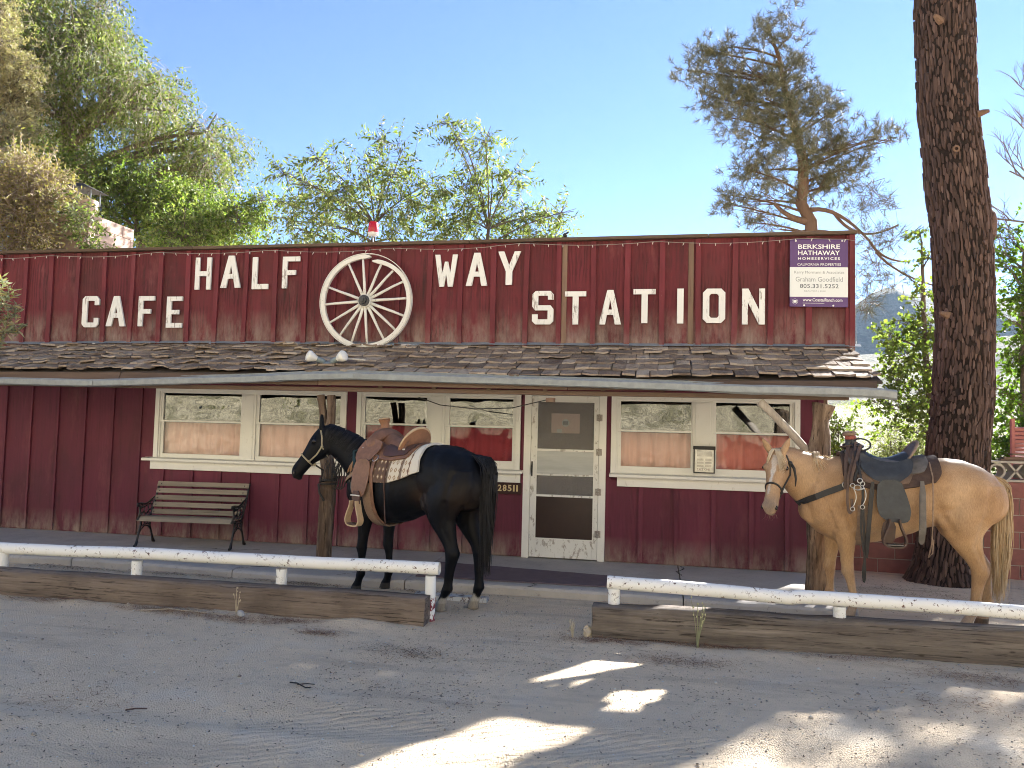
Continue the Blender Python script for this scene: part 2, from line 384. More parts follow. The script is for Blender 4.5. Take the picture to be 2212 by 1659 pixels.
# ---- parapet panels and battens
bx = [-9.53, -9.113, -8.698, -8.289, -7.864, -7.445, -7.018, -6.589, -6.175, -5.759, -5.336, -4.913, -4.496, -4.092, -3.662, -3.226, -2.81, -2.406, -1.985, -1.57, -1.167, -.748, -.336, .075, .495, .909, 1.316, 1.741, 2.17]
def ptop(x): return 3.965+.0036*(x+9)+(.0 if x > -2 else -.006)
gaps = {-7.864: .05, -7.018: .04, -6.175: .05, -4.913: .06, -5.336: .055, -3.662: .06, -3.226: .075}
for a, b in zip(bx, bx[1:]):
    s_ = MB(); n = 6; z0 = 2.63+gaps.get(a, 0)+U(-.006, .006)
    rs = []
    for i in range(n+1):
        x = a+(b-a)*i/n; zb = z0+U(-.008, .012)*(1 if i % n else 0)
        if gaps.get(a): zb += U(-.025, .02)
        bow = -.006*math.sin(math.pi*i/n)*U(.3, 1)
        rs.append([(x, bow, zb), (x, bow-.004, 3.2), (x, bow, ptop(x)-.02), (x, .018, ptop(x)-.02), (x, .018, zb)])
    s_.rings(rs); s_.build('panel', MAT_RED_UP, BLD)
for i, x in enumerate(bx):
    if i == 0: continue
    w = .032*U(.92, 1.08); lean = U(-.008, .008)
    if x in (-3.226,): w *= .8
    zb = 2.61+U(0, .02)
    s_ = MB(); xm = U(2.9, 3.6); bw = U(-.006, .006)
    s_.rings([[(x-w+dx, -.032, z), (x+w+dx, -.034, z), (x+w+dx, -.004, z), (x-w+dx, -.004, z)] for z, dx in ((zb, -lean), (xm, bw), (ptop(x)-.03, lean))])
    s_.build('batten', MAT_RED_BAT, BLD)
for x in (-1.10, .41): MB().box(x-.03, x+.03, -.02, -.004, 2.66, 3.93, .003).build('batten', MAT_BARE, BLD)
for x0, x1 in ((-9.6, -6.1), (-6.095, -2.3), (-2.295, .6), (.605, 2.25)):
    s_ = MB(); z0, z1 = ptop(x0), ptop(x1)
    s_.hexa([(x0, -.075, z0-.022), (x1, -.075, z1-.022), (x1, .1, z1-.022), (x0, .1, z0-.022), (x0, -.08, z0+.016), (x1, -.08, z1+.016), (x1, .1, z1+.02), (x0, .1, z0+.02)])
    s_.build('cap_board', MAT_CAP, BLD, bevel=.004)
MB().box(2.172, 2.235, -.05, .12, 2.6, ptop(2.2)-.024).build('corner_board', MAT_RED_BAT, BLD, bevel=.004)
# ---- shell of the building
sh = MB()
sh.box(-12, 1.86, .03, .07, .09, 2.62)         # replaced by openings below
WIN = [(-6.57, -3.86, 1.15, 2.10), (-3.72, -1.6, 1.15, 2.125), (-.5, 1.65, 1.14, 2.105)]
DOOR = (-1.553, -.556, .11, 2.12)
OPEN = sorted([(a+.03, b-.03, c+.02, d-.03) for a, b, c, d in WIN]+[(DOOR[0]+.04, DOOR[1]-.04, .09, DOOR[3]-.03)])
sh = MB(); x = -12
for a, b, c, d in OPEN:
    sh.box(x, a, .03, .09, .09, 2.6); sh.box(a, b, .03, .09, d, 2.6)
    if c > .2: sh.box(a, b, .03, .09, .09, c)
    x = b
sh.box(x, 1.86, .03, .09, .09, 2.6)
sh.box(-12, -11.95, .09, 6, .09, 2.6); sh.box(1.80, 1.86, .09, 6, .09, 2.6); sh.box(-12, 1.86, 6, 6.06, .09, 2.6)
sh.build('wall', MAT_RED_LO, BLD)
MAT_ROOFG = simple('roof_gravel', (.42, .40, .36), (.33, .31, .28), 30, .95)
MB().box(-12.1, 1.95, .012, 6.2, 2.602, 2.628).build('flat_roof', MAT_ROOFG, BLD)
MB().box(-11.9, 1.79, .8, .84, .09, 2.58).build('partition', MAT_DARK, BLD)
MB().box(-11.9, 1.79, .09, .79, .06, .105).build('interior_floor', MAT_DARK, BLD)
# ---- lower wall boards
lo = [-10.2, -9.75, -9.31, -8.882, -8.476, -8.054, -7.631, -7.207, -6.782, -6.425, -5.998, -5.591, -5.177, -4.768, -4.366, -3.957, -3.56, -3.15, -2.74, -2.33, -1.92, -1.555, -.555, -.139, .274, .695, 1.12, 1.513, 1.875]
def top_at(x):
    for a, b, c, d in WIN:
        if a-.02 < x < b+.02: return c-.06
    return 2.6
for a, b in zip(lo, lo[1:]):
    if (a, b) == (-1.555, -.555): continue
    segs = [a]+[e for w in WIN for e in (w[0], w[1]) if a < e < b]+[b]
    for p, q in zip(segs, segs[1:]):
        if q-p < .02: continue
        t = top_at((p+q)/2); s_ = MB(); n = 5; rs = []
        for i in range(n+1):
            x = p+(q-p)*i/n; zb = .118+abs(U(0, .012))*(i % n > 0)
            rs.append([(x, .002, zb), (x, .0, t), (x, .028, t), (x, .028, zb)])
        s_.rings(rs); s_.build('siding_board', MAT_RED_LO, BLD)
    if t < 2:                                    # the strip of board above a window
        s_ = MB(); s_.box(a, b, .0, .027, 2.09, 2.6)
        s_.build('siding_board', MAT_RED_LO, BLD)
for x in lo[1:]:
    if x == -.555: continue
    t = top_at(x)
    w = .026 if x > -6.6 else .012
    MB().box(x-w, x+w, -.024, -.001, .122+U(0, .01), t, .0015).build('batten', MAT_RED_LO, BLD)
# ---- windows
def glass_mat(name, refl, tint=(.9, .93, .92), wav=.02):
    m = NT(name); t = m.t
    tr = m.n('ShaderNodeBsdfTransparent'); tr.inputs[0].default_value = (*tint, 1)
    gl = m.n('ShaderNodeBsdfGlossy'); gl.inputs['Roughness'].default_value = 0; gl.inputs[0].default_value = (1, 1, 1, 1)
    bp = m.n('ShaderNodeBump'); bp.inputs['Strength'].default_value = wav; bp.inputs['Distance'].default_value = .1
    m.l(m.noise(2.2, 1, .4, (1, 1, 1.8)), bp.inputs['Height']); m.l(bp.outputs[0], gl.inputs['Normal'])
    fr = m.n('ShaderNodeFresnel'); fr.inputs[0].default_value = 1.5
    f = m.math('ADD', m.math('MULTIPLY', fr.outputs[0], .9), refl, clamp=True)
    mx = m.n('ShaderNodeMixShader'); m.l(f, mx.inputs[0]); m.l(tr.outputs[0], mx.inputs[1]); m.l(gl.outputs[0], mx.inputs[2])
    m.t.nodes.remove(m.b); m.l(mx.outputs[0], m.out.inputs[0]); return m.mat
MAT_GLASS = glass_mat('window_glass', .035, wav=.028)
MAT_GLASS_LO = glass_mat('window_glass_lower', -.015, (1, 1, 1), wav=.035)
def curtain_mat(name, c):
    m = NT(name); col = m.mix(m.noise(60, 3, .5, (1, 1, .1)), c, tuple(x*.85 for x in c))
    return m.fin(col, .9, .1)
MAT_CUR = {'pale': curtain_mat('curtain_pale_reflect', (.86, .56, .49)), 'rose': curtain_mat('curtain_rose_reflect', (.82, .50, .43)), 'crimson': curtain_mat('curtain_crimson', (.40, .07, .09)), 'coral': curtain_mat('curtain_coral', (.80, .30, .27))}  # reflection of sunlit ground is put into the pale and rose curtain colours
def window(x0, x1, z0, z1, panes, mull, rail, glass_b, sx0, sx1, curtains, label=None):
    """casing with two double-hung sashes; panes: two (left, right) x ranges"""
    zt = panes[0][2]
    f = MB(); ct = .06
    f.box(x0, x0+ct, -.03, .03, z0, z1); f.box(x1-ct, x1, -.03, .03, z0, z1); f.box(x0+ct, x1-ct, -.03, .03, z1-ct, z1)
    f.box(x0+ct, x0+ct+.02, -.012, .03, z0, z1-ct); f.box(x1-ct-.02, x1-ct, -.012, .03, z0, z1-ct); f.box(x0+ct+.02, x1-ct-.02, -.012, .03, z1-ct-.02, z1-ct)
    w = f.build('window', MAT_WHITE, BLD, bevel=.003)
    MB().box(x0-.016, x1+.016, -.038, -.031, z1-.012, z1+.006).build('head_trim', MAT_WHITE, w)
    mu = MB(); mu.box(mull[0], mull[1], -.022, .03, z0, z1-ct-.02); mu.box(mull[0]+.03, mull[1]-.03, -.03, -.022, z0, z1-ct-.03); mu.build('mullion', MAT_WHITE, w, bevel=.003)
    for i, (a, b, t) in enumerate(panes):
        l = x0+ct+.02 if i == 0 else mull[1]; r = mull[0] if i == 0 else x1-ct-.02
        u = MB(); u.box(l, r, -.004, .03, t, z1-ct-.021); u.box(l, a, -.004, .03, rail, t); u.box(b, r, -.004, .03, rail, t); u.box(l, r, -.01, .03, rail-.025, rail)
        u.build('upper_sash', MAT_WHITE, w, bevel=.002)
        u = MB(); u.box(l, a+.008, .006, .036, glass_b, rail-.026); u.box(b-.004, r, .006, .036, glass_b, rail-.026); u.box(l, r, .004, .036, z0+.0, glass_b)
        u.build('lower_sash', MAT_WHITE, w, bevel=.002)
        MB().box(a-.005, b+.005, .012, .016, rail-.002, t+.004).build('pane', MAT_GLASS, w)
        MB().box(a+.003, b+.001, .024, .028, glass_b-.003, rail-.022).build('pane', MAT_GLASS_LO, w)
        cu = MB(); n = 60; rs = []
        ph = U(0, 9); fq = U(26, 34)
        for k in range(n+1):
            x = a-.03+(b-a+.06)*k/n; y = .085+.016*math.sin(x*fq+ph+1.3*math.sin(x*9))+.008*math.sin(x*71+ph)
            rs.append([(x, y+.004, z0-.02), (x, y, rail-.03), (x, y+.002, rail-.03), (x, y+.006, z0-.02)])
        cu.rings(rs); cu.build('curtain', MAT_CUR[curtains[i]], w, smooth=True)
    si = MB(); si.hexa([(sx0, -.10, z0-.045), (sx1, -.10, z0-.045), (sx1, .0, z0-.035), (sx0, .0, z0-.035), (sx0, -.10, z0-.012), (sx1, -.10, z0-.012), (sx1, .0, z0+.002), (sx0, .0, z0+.002)])
    si.build('sill', MAT_WHITE, w, bevel=.004)
    MB().box(sx0+.09, sx1-.03, -.036, -.002, z0-.155, z0-.046).build('apron', MAT_WHITE, w, bevel=.003)
    return w
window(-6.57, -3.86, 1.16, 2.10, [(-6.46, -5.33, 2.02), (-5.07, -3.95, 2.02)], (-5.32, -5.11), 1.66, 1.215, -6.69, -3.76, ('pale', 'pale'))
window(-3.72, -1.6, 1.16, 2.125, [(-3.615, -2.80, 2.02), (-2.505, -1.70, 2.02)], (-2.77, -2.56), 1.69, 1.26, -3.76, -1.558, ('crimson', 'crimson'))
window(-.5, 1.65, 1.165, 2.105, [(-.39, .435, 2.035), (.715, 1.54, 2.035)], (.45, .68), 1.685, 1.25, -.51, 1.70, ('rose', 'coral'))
# ---- screen door
dr = MB(); dr.box(DOOR[0], DOOR[0]+.085, -.03, .05, .112, DOOR[3]); dr.box(DOOR[1]-.085, DOOR[1], -.03, .05, .112, DOOR[3]); dr.box(DOOR[0]+.085, DOOR[1]-.085, -.03, .05, DOOR[3]-.045, DOOR[3])
dcase = dr.build('door_frame', MAT_WHITE, BLD, bevel=.003)
x0, x1 = DOOR[0]+.088, DOOR[1]-.088; gl, gr_ = -1.388, -.704
s_ = MB(); s_.box(x0, gl, -.02, .015, .125, 2.072); s_.box(gr_, x1, -.02, .015, .125, 2.072)
sdoor = s_.build('screen_door', MAT_WHITE_OLD, BLD, bevel=.003)
MB().box(gl, gr_, -.02, .015, 2.005, 2.072).build('top_rail', MAT_WHITE, sdoor, bevel=.003)
MB().box(gl, gr_, -.024, .012, 1.40, 1.428).build('middle_rail', MAT_WHITE_OLD, sdoor, bevel=.003)
MB().box(gl, gr_, -.016, .008, 1.128, 1.398).build('board_panel', MAT_WPANEL, sdoor)
MB().box(gl, gr_, -.024, .012, 1.105, 1.127).build('middle_rail', MAT_WHITE_OLD, sdoor, bevel=.003)
MB().box(gl, gr_, -.024, .012, .852, .878).build('lower_rail', MAT_WHITE_OLD, sdoor, bevel=.003)
MB().box(gl, gr_, -.02, .015, .125, .352).build('kick_board', white_mat('white_flaking', (.78, .77, .74), .8, (.3, .26, .22)), sdoor, bevel=.003)
for a, b, c, d in ((gl-.012, gl, .352, 2.005), (gr_, gr_+.012, .352, 2.005)): MB().box(a, b, -.027, -.02, c, d).build('screen_stop', MAT_WHITE, sdoor)
for c, d in ((1.995, 2.008), (.345, .358)): MB().box(gl-.012, gr_+.012, -.0285, -.0205, c, d).build('screen_stop', MAT_WHITE, sdoor)
m = NT('screen_mesh'); tr = m.n('ShaderNodeBsdfTransparent'); mx = m.n('ShaderNodeMixShader'); mx.inputs[0].default_value = .30
m.fin((.30, .30, .30), .8, .2); m.l(tr.outputs[0], mx.inputs[1]); m.l(m.b.outputs[0], mx.inputs[2]); m.l(mx.outputs[0], m.out.inputs[0]); MAT_SCREEN = m.mat
MB().box(gl, gr_, -.004, -.002, 1.428, 2.005).build('screen_panel', MAT_SCREEN, sdoor)
MB().box(gl, gr_, -.004, -.002, .878, 1.105).build('screen_panel', MAT_SCREEN, sdoor)
MB().box(gl, gr_, -.006, -.003, .352, .852).build('glass_panel', simple('dark_plexiglass', (.035, .016, .015), (.022, .011, .011), 3, .3, .35, bump=0), sdoor)
MAT_DOORW = wood('brown_door', (.10, .052, .04), (.07, .036, .03), 'Z', 14, .5, .2)
s_ = MB(); s_.box(x0, x1, .03, .065, .12, 1.62); s_.box(x0, x1, .03, .065, 1.86, 2.07); s_.box(x0, -1.23, .03, .065, 1.62, 1.86); s_.box(-.88, x1, .03, .065, 1.62, 1.86)
idoor = s_.build('inner_door', MAT_DOORW, BLD)
MB().box(-1.23, -.88, .040, .043, 1.62, 1.86).build('pane', MAT_GLASS_LO, idoor)
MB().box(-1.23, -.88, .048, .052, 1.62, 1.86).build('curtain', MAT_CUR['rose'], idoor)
s_ = MB(); s_.prism([(.048*math.cos(R(22.5+45*k)), .048*math.sin(R(22.5+45*k))) for k in range(8)], lambda u, v, d: (-1.055+u, d, 1.745+v), .034, .036)
st = s_.build('octagon_sticker', simple('sticker_white', (.62, .66, .66), bump=0), idoor)
MB().box(-1.088, -1.022, .031, .0335, 1.722, 1.768).build('sticker_label', simple('sticker_dark', (.08, .11, .14), bump=0), st)
MB().box(-1.16, -1.10, .032, .034, 1.627, 1.67).build('paper_note', simple('paper', (.72, .72, .7), bump=0), idoor)
MAT_IRON = simple('black_iron', (.018, .017, .017), (.03, .027, .025), 40, .55, .4, bump=.2)
s_ = MB(); s_.tube([(-1.447, -.022, 1.115), (-1.447, -.055, 1.135), (-1.447, -.06, 1.18), (-1.447, -.055, 1.225), (-1.447, -.022, 1.245)], [.006, .007, .009, .007, .006], 6); s_.box(-1.456, -1.438, -.024, -.02, 1.09, 1.27)
s_.build('handle', MAT_IRON, sdoor, smooth=False)
MAT_HINGE = simple('painted_hinge', (.45, .44, .42), (.2, .15, .12), 60, .6)
for z in (1.816, 1.405, .931, .432):
    h = MB(); h.box(-.675, -.645, -.034, -.03, z-.04, z+.04); h.box(-.638, -.605, -.034, -.03, z-.04, z+.04)
    h.tube([(-.6415, -.04, z-.045), (-.6415, -.04, z+.045)], .008, 8)
    for dz in (-.028, 0, .028):
        for xx in (-.662, -.622): h.sphere((xx, -.034, z+dz), .005, 6, 4)
    h.build('hinge', MAT_HINGE, sdoor)
# ---- porch roof
rz0, rz1, ry0, ry1 = 2.655, 2.215, -.02, -1.22
def roofp(x, t, h=0):                            # t 0 at the wall, 1 at the eave
    sag = .012*math.sin(x*.9)+.008*fbm(x, t, 0, 1.1)
    return Vector((x, ry0+(ry1-ry0)*t+h*.34, rz0+(rz1-rz0)*t+h*.94+sag*t-.02*sm(-6, -9, x)))
MAT_DECK = wood('roof_deck', (.07, .055, .045), (.045, .036, .03), 'X', 20)
s_ = MB(); rs = []
for i in range(60):
    x = -10+12.2*i/59; rs.append([roofp(x, 0, -.045), roofp(x, 0, -.01), roofp(x, .985, -.01), roofp(x, .985, -.045)])
s_.rings(rs); proof = s_.build('porch_roof', MAT_DECK, BLD)
m = NT('cedar_shingle'); st_ = (1, .16, .3)
g = m.noise(38, 5, .7, st_, .3)
c = m.mix(m.ramp(g, [(.3, 0), (.7, 1)]), (.40, .31, .23), (.21, .16, .12))
c = m.mix(.62, c, m.ramp(m.rand(), [(0, (.12, .085, .06)), (.35, (.26, .195, .14)), (.7, (.38, .295, .215)), (1, (.54, .445, .34))]))
c = m.mix(m.ramp(m.noise(5, 4, .6), [(.5, 0), (.7, .75)]), c, (.10, .065, .048))
c = m.mix(m.ramp(m.noise(60, 5, .7, (1, .1, .2)), [(.3, .8), (.38, 0)]), c, (.03, .025, .022))
m.bump(g, .6, .012); MAT_SHINGLE = m.fin(c, .92, .15)
rnd.seed(21)
NC = 6
for r in range(NC):                              # lowest course first
    t1 = 1.02-r*.172; t0 = max(0.0, t1-.34); x = -8.9+U(0, .2)
    while x < 2.17:
        wd = U(.13, .26) if x > -3.5 else U(.11, .26); xe = min(x+wd, 2.2); g_ = U(.006, .016)
        if xe-x < .06: break
        a, b = x+g_/2, xe-g_/2; th = U(.014, .026); rag = 1 if x < -3 else .45; cl = abs(rnd.gauss(.004, .012*rag)); tw = U(-.01, .01)*rag; dt = U(-.012, .012)*(rag+.3)
        sk = U(-.008, .008)-(.045 if x < -3 else .006)*U(.3, 1); cup = U(-.004, .01)
        top = []; bot = []
        for t, k in ((t0, 0), ((t0+t1)/2, .35), (t1-.05, .8), (t1+dt, 1)):
            for j in range(4):
                u = j/3; xx = a+(b-a)*u+sk*k
                h = .012+.018*k+cl*k*k*2+tw*(u-.5)*k*2+cup*(2*u-1)**2*k+.004*U(-1, 1)*(k > 0)
                if k == 1: h += U(-.004, .003)
                tt = t+(U(-.008, .008) if k == 1 else 0)
                top.append(roofp(xx, tt, h+th)); bot.append(roofp(xx, tt, h))
        n4 = len(top); vs = top+bot; fs = []
        for i in range(3):
            for j in range(3):
                q = i*4+j; fs += [(q, q+1, q+5, q+4), (n4+q, n4+q+4, n4+q+5, n4+q+1)]
        for i in range(3): fs += [(i*4, i*4+4, n4+i*4+4, n4+i*4), (i*4+3, n4+i*4+3, n4+i*4+7, i*4+7)]
        for j in range(3): fs += [(j, n4+j, n4+j+1, j+1), (12+j, 13+j, n4+13+j, n4+12+j)]
        s_ = MB(); s_.add(vs, fs); s_.build('shingle', MAT_SHINGLE, proof)
        x = xe
rnd.seed(22)
MAT_FASC = wood('fascia_wood', (.16, .11, .085), (.10, .07, .055), 'X', 22)
for a, b in ((-9.9, -6.2), (-6.19, -3.7), (-3.69, -.9), (-.89, 2.15)):
    s_ = MB(); s_.hexa([roofp(a, 1.0, -.13), roofp(b, 1.0, -.13), roofp(b, .98, -.13), roofp(a, .98, -.13), roofp(a, 1.0, -.014), roofp(b, 1.0, -.014), roofp(b, .98, -.014), roofp(a, .98, -.014)])
    s_.build('fascia_board', MAT_FASC, BLD)
x = -9.7
while x < 2.1:                                   # rafters
    s_ = MB(); s_.hexa([roofp(x, .0, -.15), roofp(x+.045, .0, -.15), roofp(x+.045, .978, -.15), roofp(x, .978, -.15), roofp(x, .0, -.047), roofp(x+.045, 0, -.047), roofp(x+.045, .978, -.047), roofp(x, .978, -.047)])
    s_.build('rafter', MAT_FASC, BLD); x += .61
MB().box(-9.8, 1.9, -1.2, -1.12, 2.03, 2.075).build('porch_beam', MAT_FASC, BLD)
# flashing strip along the top of the roof
s_ = MB(); rs = []
for i in range(50):
    x = -9.6+11.9*i/49; h = U(.002, .012); rs.append([roofp(x, -.004, .07+h), roofp(x, .05, .055+h), roofp(x, .05, .051+h), roofp(x, -.004, .066+h)])
MAT_GALV = simple('galvanised_metal', (.29, .32, .345), (.21, .23, .25), 12, .5, .4, .2, .1)
s_.rings(rs); s_.build('flashing', MAT_GALV, BLD, smooth=False)
# ---- gutter, sagging and bent
gp = [(-9.9, 2.10), (-7.77, 2.084), (-6.5, 2.075), (-5.16, 2.125), (-4.4, 2.155), (-3.94, 2.182), (-3.28, 2.202), (-2.02, 2.178), (-.54, 2.155), (.35, 2.135), (.99, 2.118), (1.06, 2.122), (2.11, 2.108), (2.30, 2.088)]
def gzat(x):
    for (a, za), (b, zb) in zip(gp, gp[1:]):
        if a <= x <= b: return za+(zb-za)*(x-a)/(b-a)
    return gp[-1][1]
s_ = MB(); rs = []; n = 90
for i in range(n+1):
    x = -9.8+12.1*i/n; z = gzat(x); o_ = sm(.3, 1.4, x)          # the right end has swung open
    yb = -1.235; yf = -1.335-.02*o_; dz = .0
    prof = [(yb, z+.062-.02*o_), (yb+.005, z-.04-.01*o_), (yf+.03, z-.048-.01*o_), (yf, z-.036), (yf-.008, z+.022), (yf+.004, z+.038), (yf+.016, z+.036)]
    rs.append([(x, y+.003*U(-1, 1), q+.002*U(-1, 1)) for y, q in prof]+[(x, y+.0025, q+.0025) for y, q in reversed(prof)])
s_.rings(rs); gut = s_.build('gutter', MAT_GALV, BLD, smooth=False)
s_ = MB(); s_.hexa([(2.27, -1.35, 2.05), (2.285, -1.35, 2.05), (2.285, -1.24, 2.04), (2.27, -1.24, 2.04), (2.21, -1.345, 2.11), (2.225, -1.345, 2.11), (2.23, -1.24, 2.17), (2.215, -1.24, 2.17)]); s_.build('end_cap', MAT_GALV, gut)
for x in (-6.5, -3.28, -.1): MB().box(x-.03, x+.03, -1.3475, -1.3445, gzat(x)-.03, gzat(x)+.02).build('joint_sleeve', MAT_GALV, gut)
# ---- raised letters
m = NT('letter_paint'); c = m.mix(m.noise(5, 3), (.80, .80, .78), (.70, .70, .69))
k = m.ramp(m.noise(30, 6, .75, (1, 1, .22)), [(.55, 0), (.62, 1)]); k = m.math('MULTIPLY', k, m.ramp(m.noise(2.2, 2), [(.42, .2), (.56, 1)]))
MAT_LETTER = (m.bump(m.noise(40, 5, .7, (1, 1, .3)), .2, .004), m.fin(m.mix(k, c, (.30, .27, .25)), .6, .35))[1]
s7 = .27                                          # stroke as a share of the letter width
GL = {
 'H': [[(0, 0), (.27, 0), (.27, .42), (.73, .42), (.73, 0), (1, 0), (1, 1), (.73, 1), (.73, .57), (.27, .57), (.27, 1), (0, 1)]],
 'L': [[(0, 0), (1, 0), (1, .16), (.31, .16), (.31, 1), (0, 1)]],
 'F': [[(0, 0), (.28, 0), (.28, .42), (.78, .42), (.78, .57), (.28, .57), (.28, .85), (1, .85), (1, 1), (0, 1)]],
 'E': [[(0, 0), (1, 0), (1, .15), (.29, .15), (.29, .43), (.8, .43), (.8, .57), (.29, .57), (.29, .86), (.97, .86), (.97, 1), (0, 1)]],
 'T': [[(.37, 0), (.65, 0), (.65, .85), (1, .85), (1, 1), (0, 1), (0, .85), (.37, .85)]],
 'I': [[(0, 0), (1, 0), (1, 1), (0, 1)]],
 'N': [[(0, 0), (.25, 0), (.25, .62), (.74, 0), (1, 0), (1, 1), (.75, 1), (.75, .4), (.27, 1), (0, 1)]],
 'Y': [[(.36, 0), (.64, 0), (.64, .40), (1, 1), (.73, 1), (.5, .58), (.27, 1), (0, 1), (.36, .40)]],
 'W': [[(.22, 0), (.42, 0), (.51, .40), (.6, 0), (.8, 0), (1, 1), (.78, 1), (.69, .42), (.58, .78), (.44, .78), (.33, .42), (.22, 1), (0, 1)]],
 'C': [[(.99, .30), (.99, .1), (.84, 0), (.16, 0), (0, .1), (0, .9), (.16, 1), (.84, 1), (1, .9), (1, .71), (.73, .71), (.73, .85), (.29, .85), (.29, .15), (.72, .15), (.72, .30)]],
 'S': [[(.0, .30), (.0, .1), (.15, 0), (.85, 0), (1, .1), (1, .46), (.86, .57), (.28, .57), (.28, .86), (.73, .86), (.73, .74), (1, .74), (1, .9), (.85, 1), (.15, 1), (0, .9), (0, .53), (.14, .42), (.73, .42), (.73, .15), (.27, .15), (.27, .30)]],
}
def ring_letter(outer, inner):
    return outer+[outer[0]]+[inner[0]]+list(reversed(inner))
O_out = [(.18, 0), (.82, 0), (1, .12), (1, .88), (.82, 1), (.18, 1), (0, .88), (0, .12)]
O_in = [(.36, .15), (.64, .15), (.71, .21), (.71, .79), (.64, .85), (.36, .85), (.29, .79), (.29, .21)]
def letter(ch, x0, x1, z0, z1):
    y0, y1 = -.046, -.022; w, h = x1-x0, z1-z0; P = lambda u, v, d: (x0+u*w, d, z0+v*h); s_ = MB()
    if ch == 'O':
        n = len(O_out)
        for d, flip in ((y0, 0), (y1, 1)):
            s_.add([P(u, v, d) for u, v in O_out+O_in], [((k, (k+1) % n, n+(k+1) % n, n+k)) for k in range(n)])
        for L in (O_out, O_in): s_.add([P(u, v, d) for d in (y0, y1) for u, v in L], [(k, (k+1) % n, n+(k+1) % n, n+k) for k in range(n)])
    elif ch == 'A':
        out = [(0, 0), (.28, 0), (.36, .28), (.64, .28), (.72, 0), (1, 0), (.64, 1), (.36, 1)]; s_.prism(out[:2]+[(.36, .28), (.42, .43), (.5, .70), (.5, 1), (.36, 1)], P, y0, y1)
        s_.prism([(.72, 0), (1, 0), (.64, 1), (.5, 1), (.5, .70), (.58, .43), (.64, .28)], P, y0, y1); s_.prism([(.36, .28), (.64, .28), (.58, .43), (.42, .43)], P, y0+.001, y1)
    else:
        for poly in GL[ch]: s_.prism(poly, P, y0, y1)
    o = s_.build('letter', MAT_LETTER, BLD)
    return o
for ch, a, b, c, d in [('C', -7.749, -7.491, 2.899, 3.329), ('A', -7.375, -7.08, 2.913, 3.327), ('F', -6.888, -6.651, 2.913, 3.324), ('E', -6.463, -6.229, 2.895, 3.315),
    ('H', -6.065, -5.834, 3.407, 3.839), ('A', -5.69, -5.40, 3.428, 3.858), ('L', -5.237, -5.006, 3.406, 3.833), ('F', -4.809, -4.569, 3.415, 3.832),
    ('W', -2.741, -2.448, 3.417, 3.824), ('A', -2.335, -2.06, 3.425, 3.841), ('Y', -1.933, -1.645, 3.433, 3.852),
    ('S', -1.488, -1.225, 2.942, 3.354), ('T', -1.088, -.829, 2.942, 3.346), ('A', -.67, -.405, 2.942, 3.36), ('T', -.263, -.001, 2.959, 3.368), ('I', .251, .326, 2.954, 3.37), ('O', .548, .804, 2.96, 3.367), ('N', .995, 1.25, 2.943, 3.364)]:
    letter(ch, a, b, c, d)
# louvred side window trim past the corner
s_ = MB(); s_.box(1.865, 1.905, .10, .20, 1.2, 2.1); lv = s_.build('side_shutter', MAT_WHITE, BLD)
for k in range(20): MB().hexa([(1.91, .22, 1.25+k*.04), (1.935, .22, 1.238+k*.04), (1.935, .42, 1.238+k*.04), (1.91, .42, 1.25+k*.04), (1.91, .22, 1.262+k*.04), (1.935, .22, 1.25+k*.04), (1.935, .42, 1.25+k*.04), (1.91, .42, 1.262+k*.04)]).build('slat', MAT_WHITE, lv)
MB().box(1.862, 1.94, .42, .50, 1.2, 2.1).build('shutter_stile', MAT_WHITE, lv); MB().box(1.865, 1.99, .1, .6, 1.13, 1.17).build('shutter_ledge', MAT_BARE, lv)
# cable drooping along the eave and its small box
s_ = MB(); s_.tube([(-2.55, -1.16, 1.98), (-2.3, -1.16, 1.9), (-1.9, -1.16, 1.865), (-1.5, -1.16, 1.885), (-1.12, -1.16, 1.98)], .006, 5); s_.build('cable', MAT_IRON, BLD)
MB().box(-1.13, -1.04, -1.2, -1.12, 1.955, 2.0).build('junction_box', MAT_BARE, BLD)
# ================================================================ porch posts
rnd.seed(31)
m = NT('porch_post_wood'); g = m.noise(13, 6, .75, (1, 1, .10), 1.2); g2 = m.noise(4, 4, .6, (1, 1, .35), .8)
c = m.mix(m.ramp(g, [(.34, 0), (.62, 1)]), (.34, .25, .18), (.13, .088, .062)); c = m.mix(m.ramp(g2, [(.42, 0), (.62, .85)]), c, (.085, .055, .04)); c = m.mix(m.ramp(m.noise(40, 5, .7, (1, 1, .06)), [(.36, .9), (.45, 0)]), c, (.025, .018, .014))
m.bump(m.math('ADD', g, m.math('MULTIPLY', g2, .8)), .9, .03); MAT_POST = m.fin(c, .9, .15)
def gnarl(mb, pts, rads, n=16, amp=.12, fq=6):
    """tapered limb with a knotted surface"""
    P = [Vector(p) for p in pts]; out = []; rr = []
    for i in range(len(P)-1):
        for k in range(5):
            t = k/5; out.append(P[i].lerp(P[i+1], t)); rr.append(rads[i]+(rads[i+1]-rads[i])*t)
    out.append(P[-1]); rr.append(rads[-1]); rs = []
    for i, p in enumerate(out):
        t = (out[min(i+1, len(out)-1)]-out[max(i-1, 0)]).normalized(); a = Vector((1, 0, 0)); a = (a-t*a.dot(t)).normalized(); b = t.cross(a)
        ring = []
        for k in range(n):
            w = 2*math.pi*k/n; d = a*math.cos(w)+b*math.sin(w)
            q = rr[i]*(1+amp*fbm(d.x*1.5+p.x, d.y*1.5, p.z*fq*.35, 1.6)+amp*.5*fbm(d.x*4, d.y*4, p.z*2, 1.5))
            ring.append(p+d*q)
        rs.append(ring)
    mb.rings(rs)
t = thing('porch_post', 'forked grey tree trunk post behind the black horse', 'post', (-3.58, -1.2, .11))
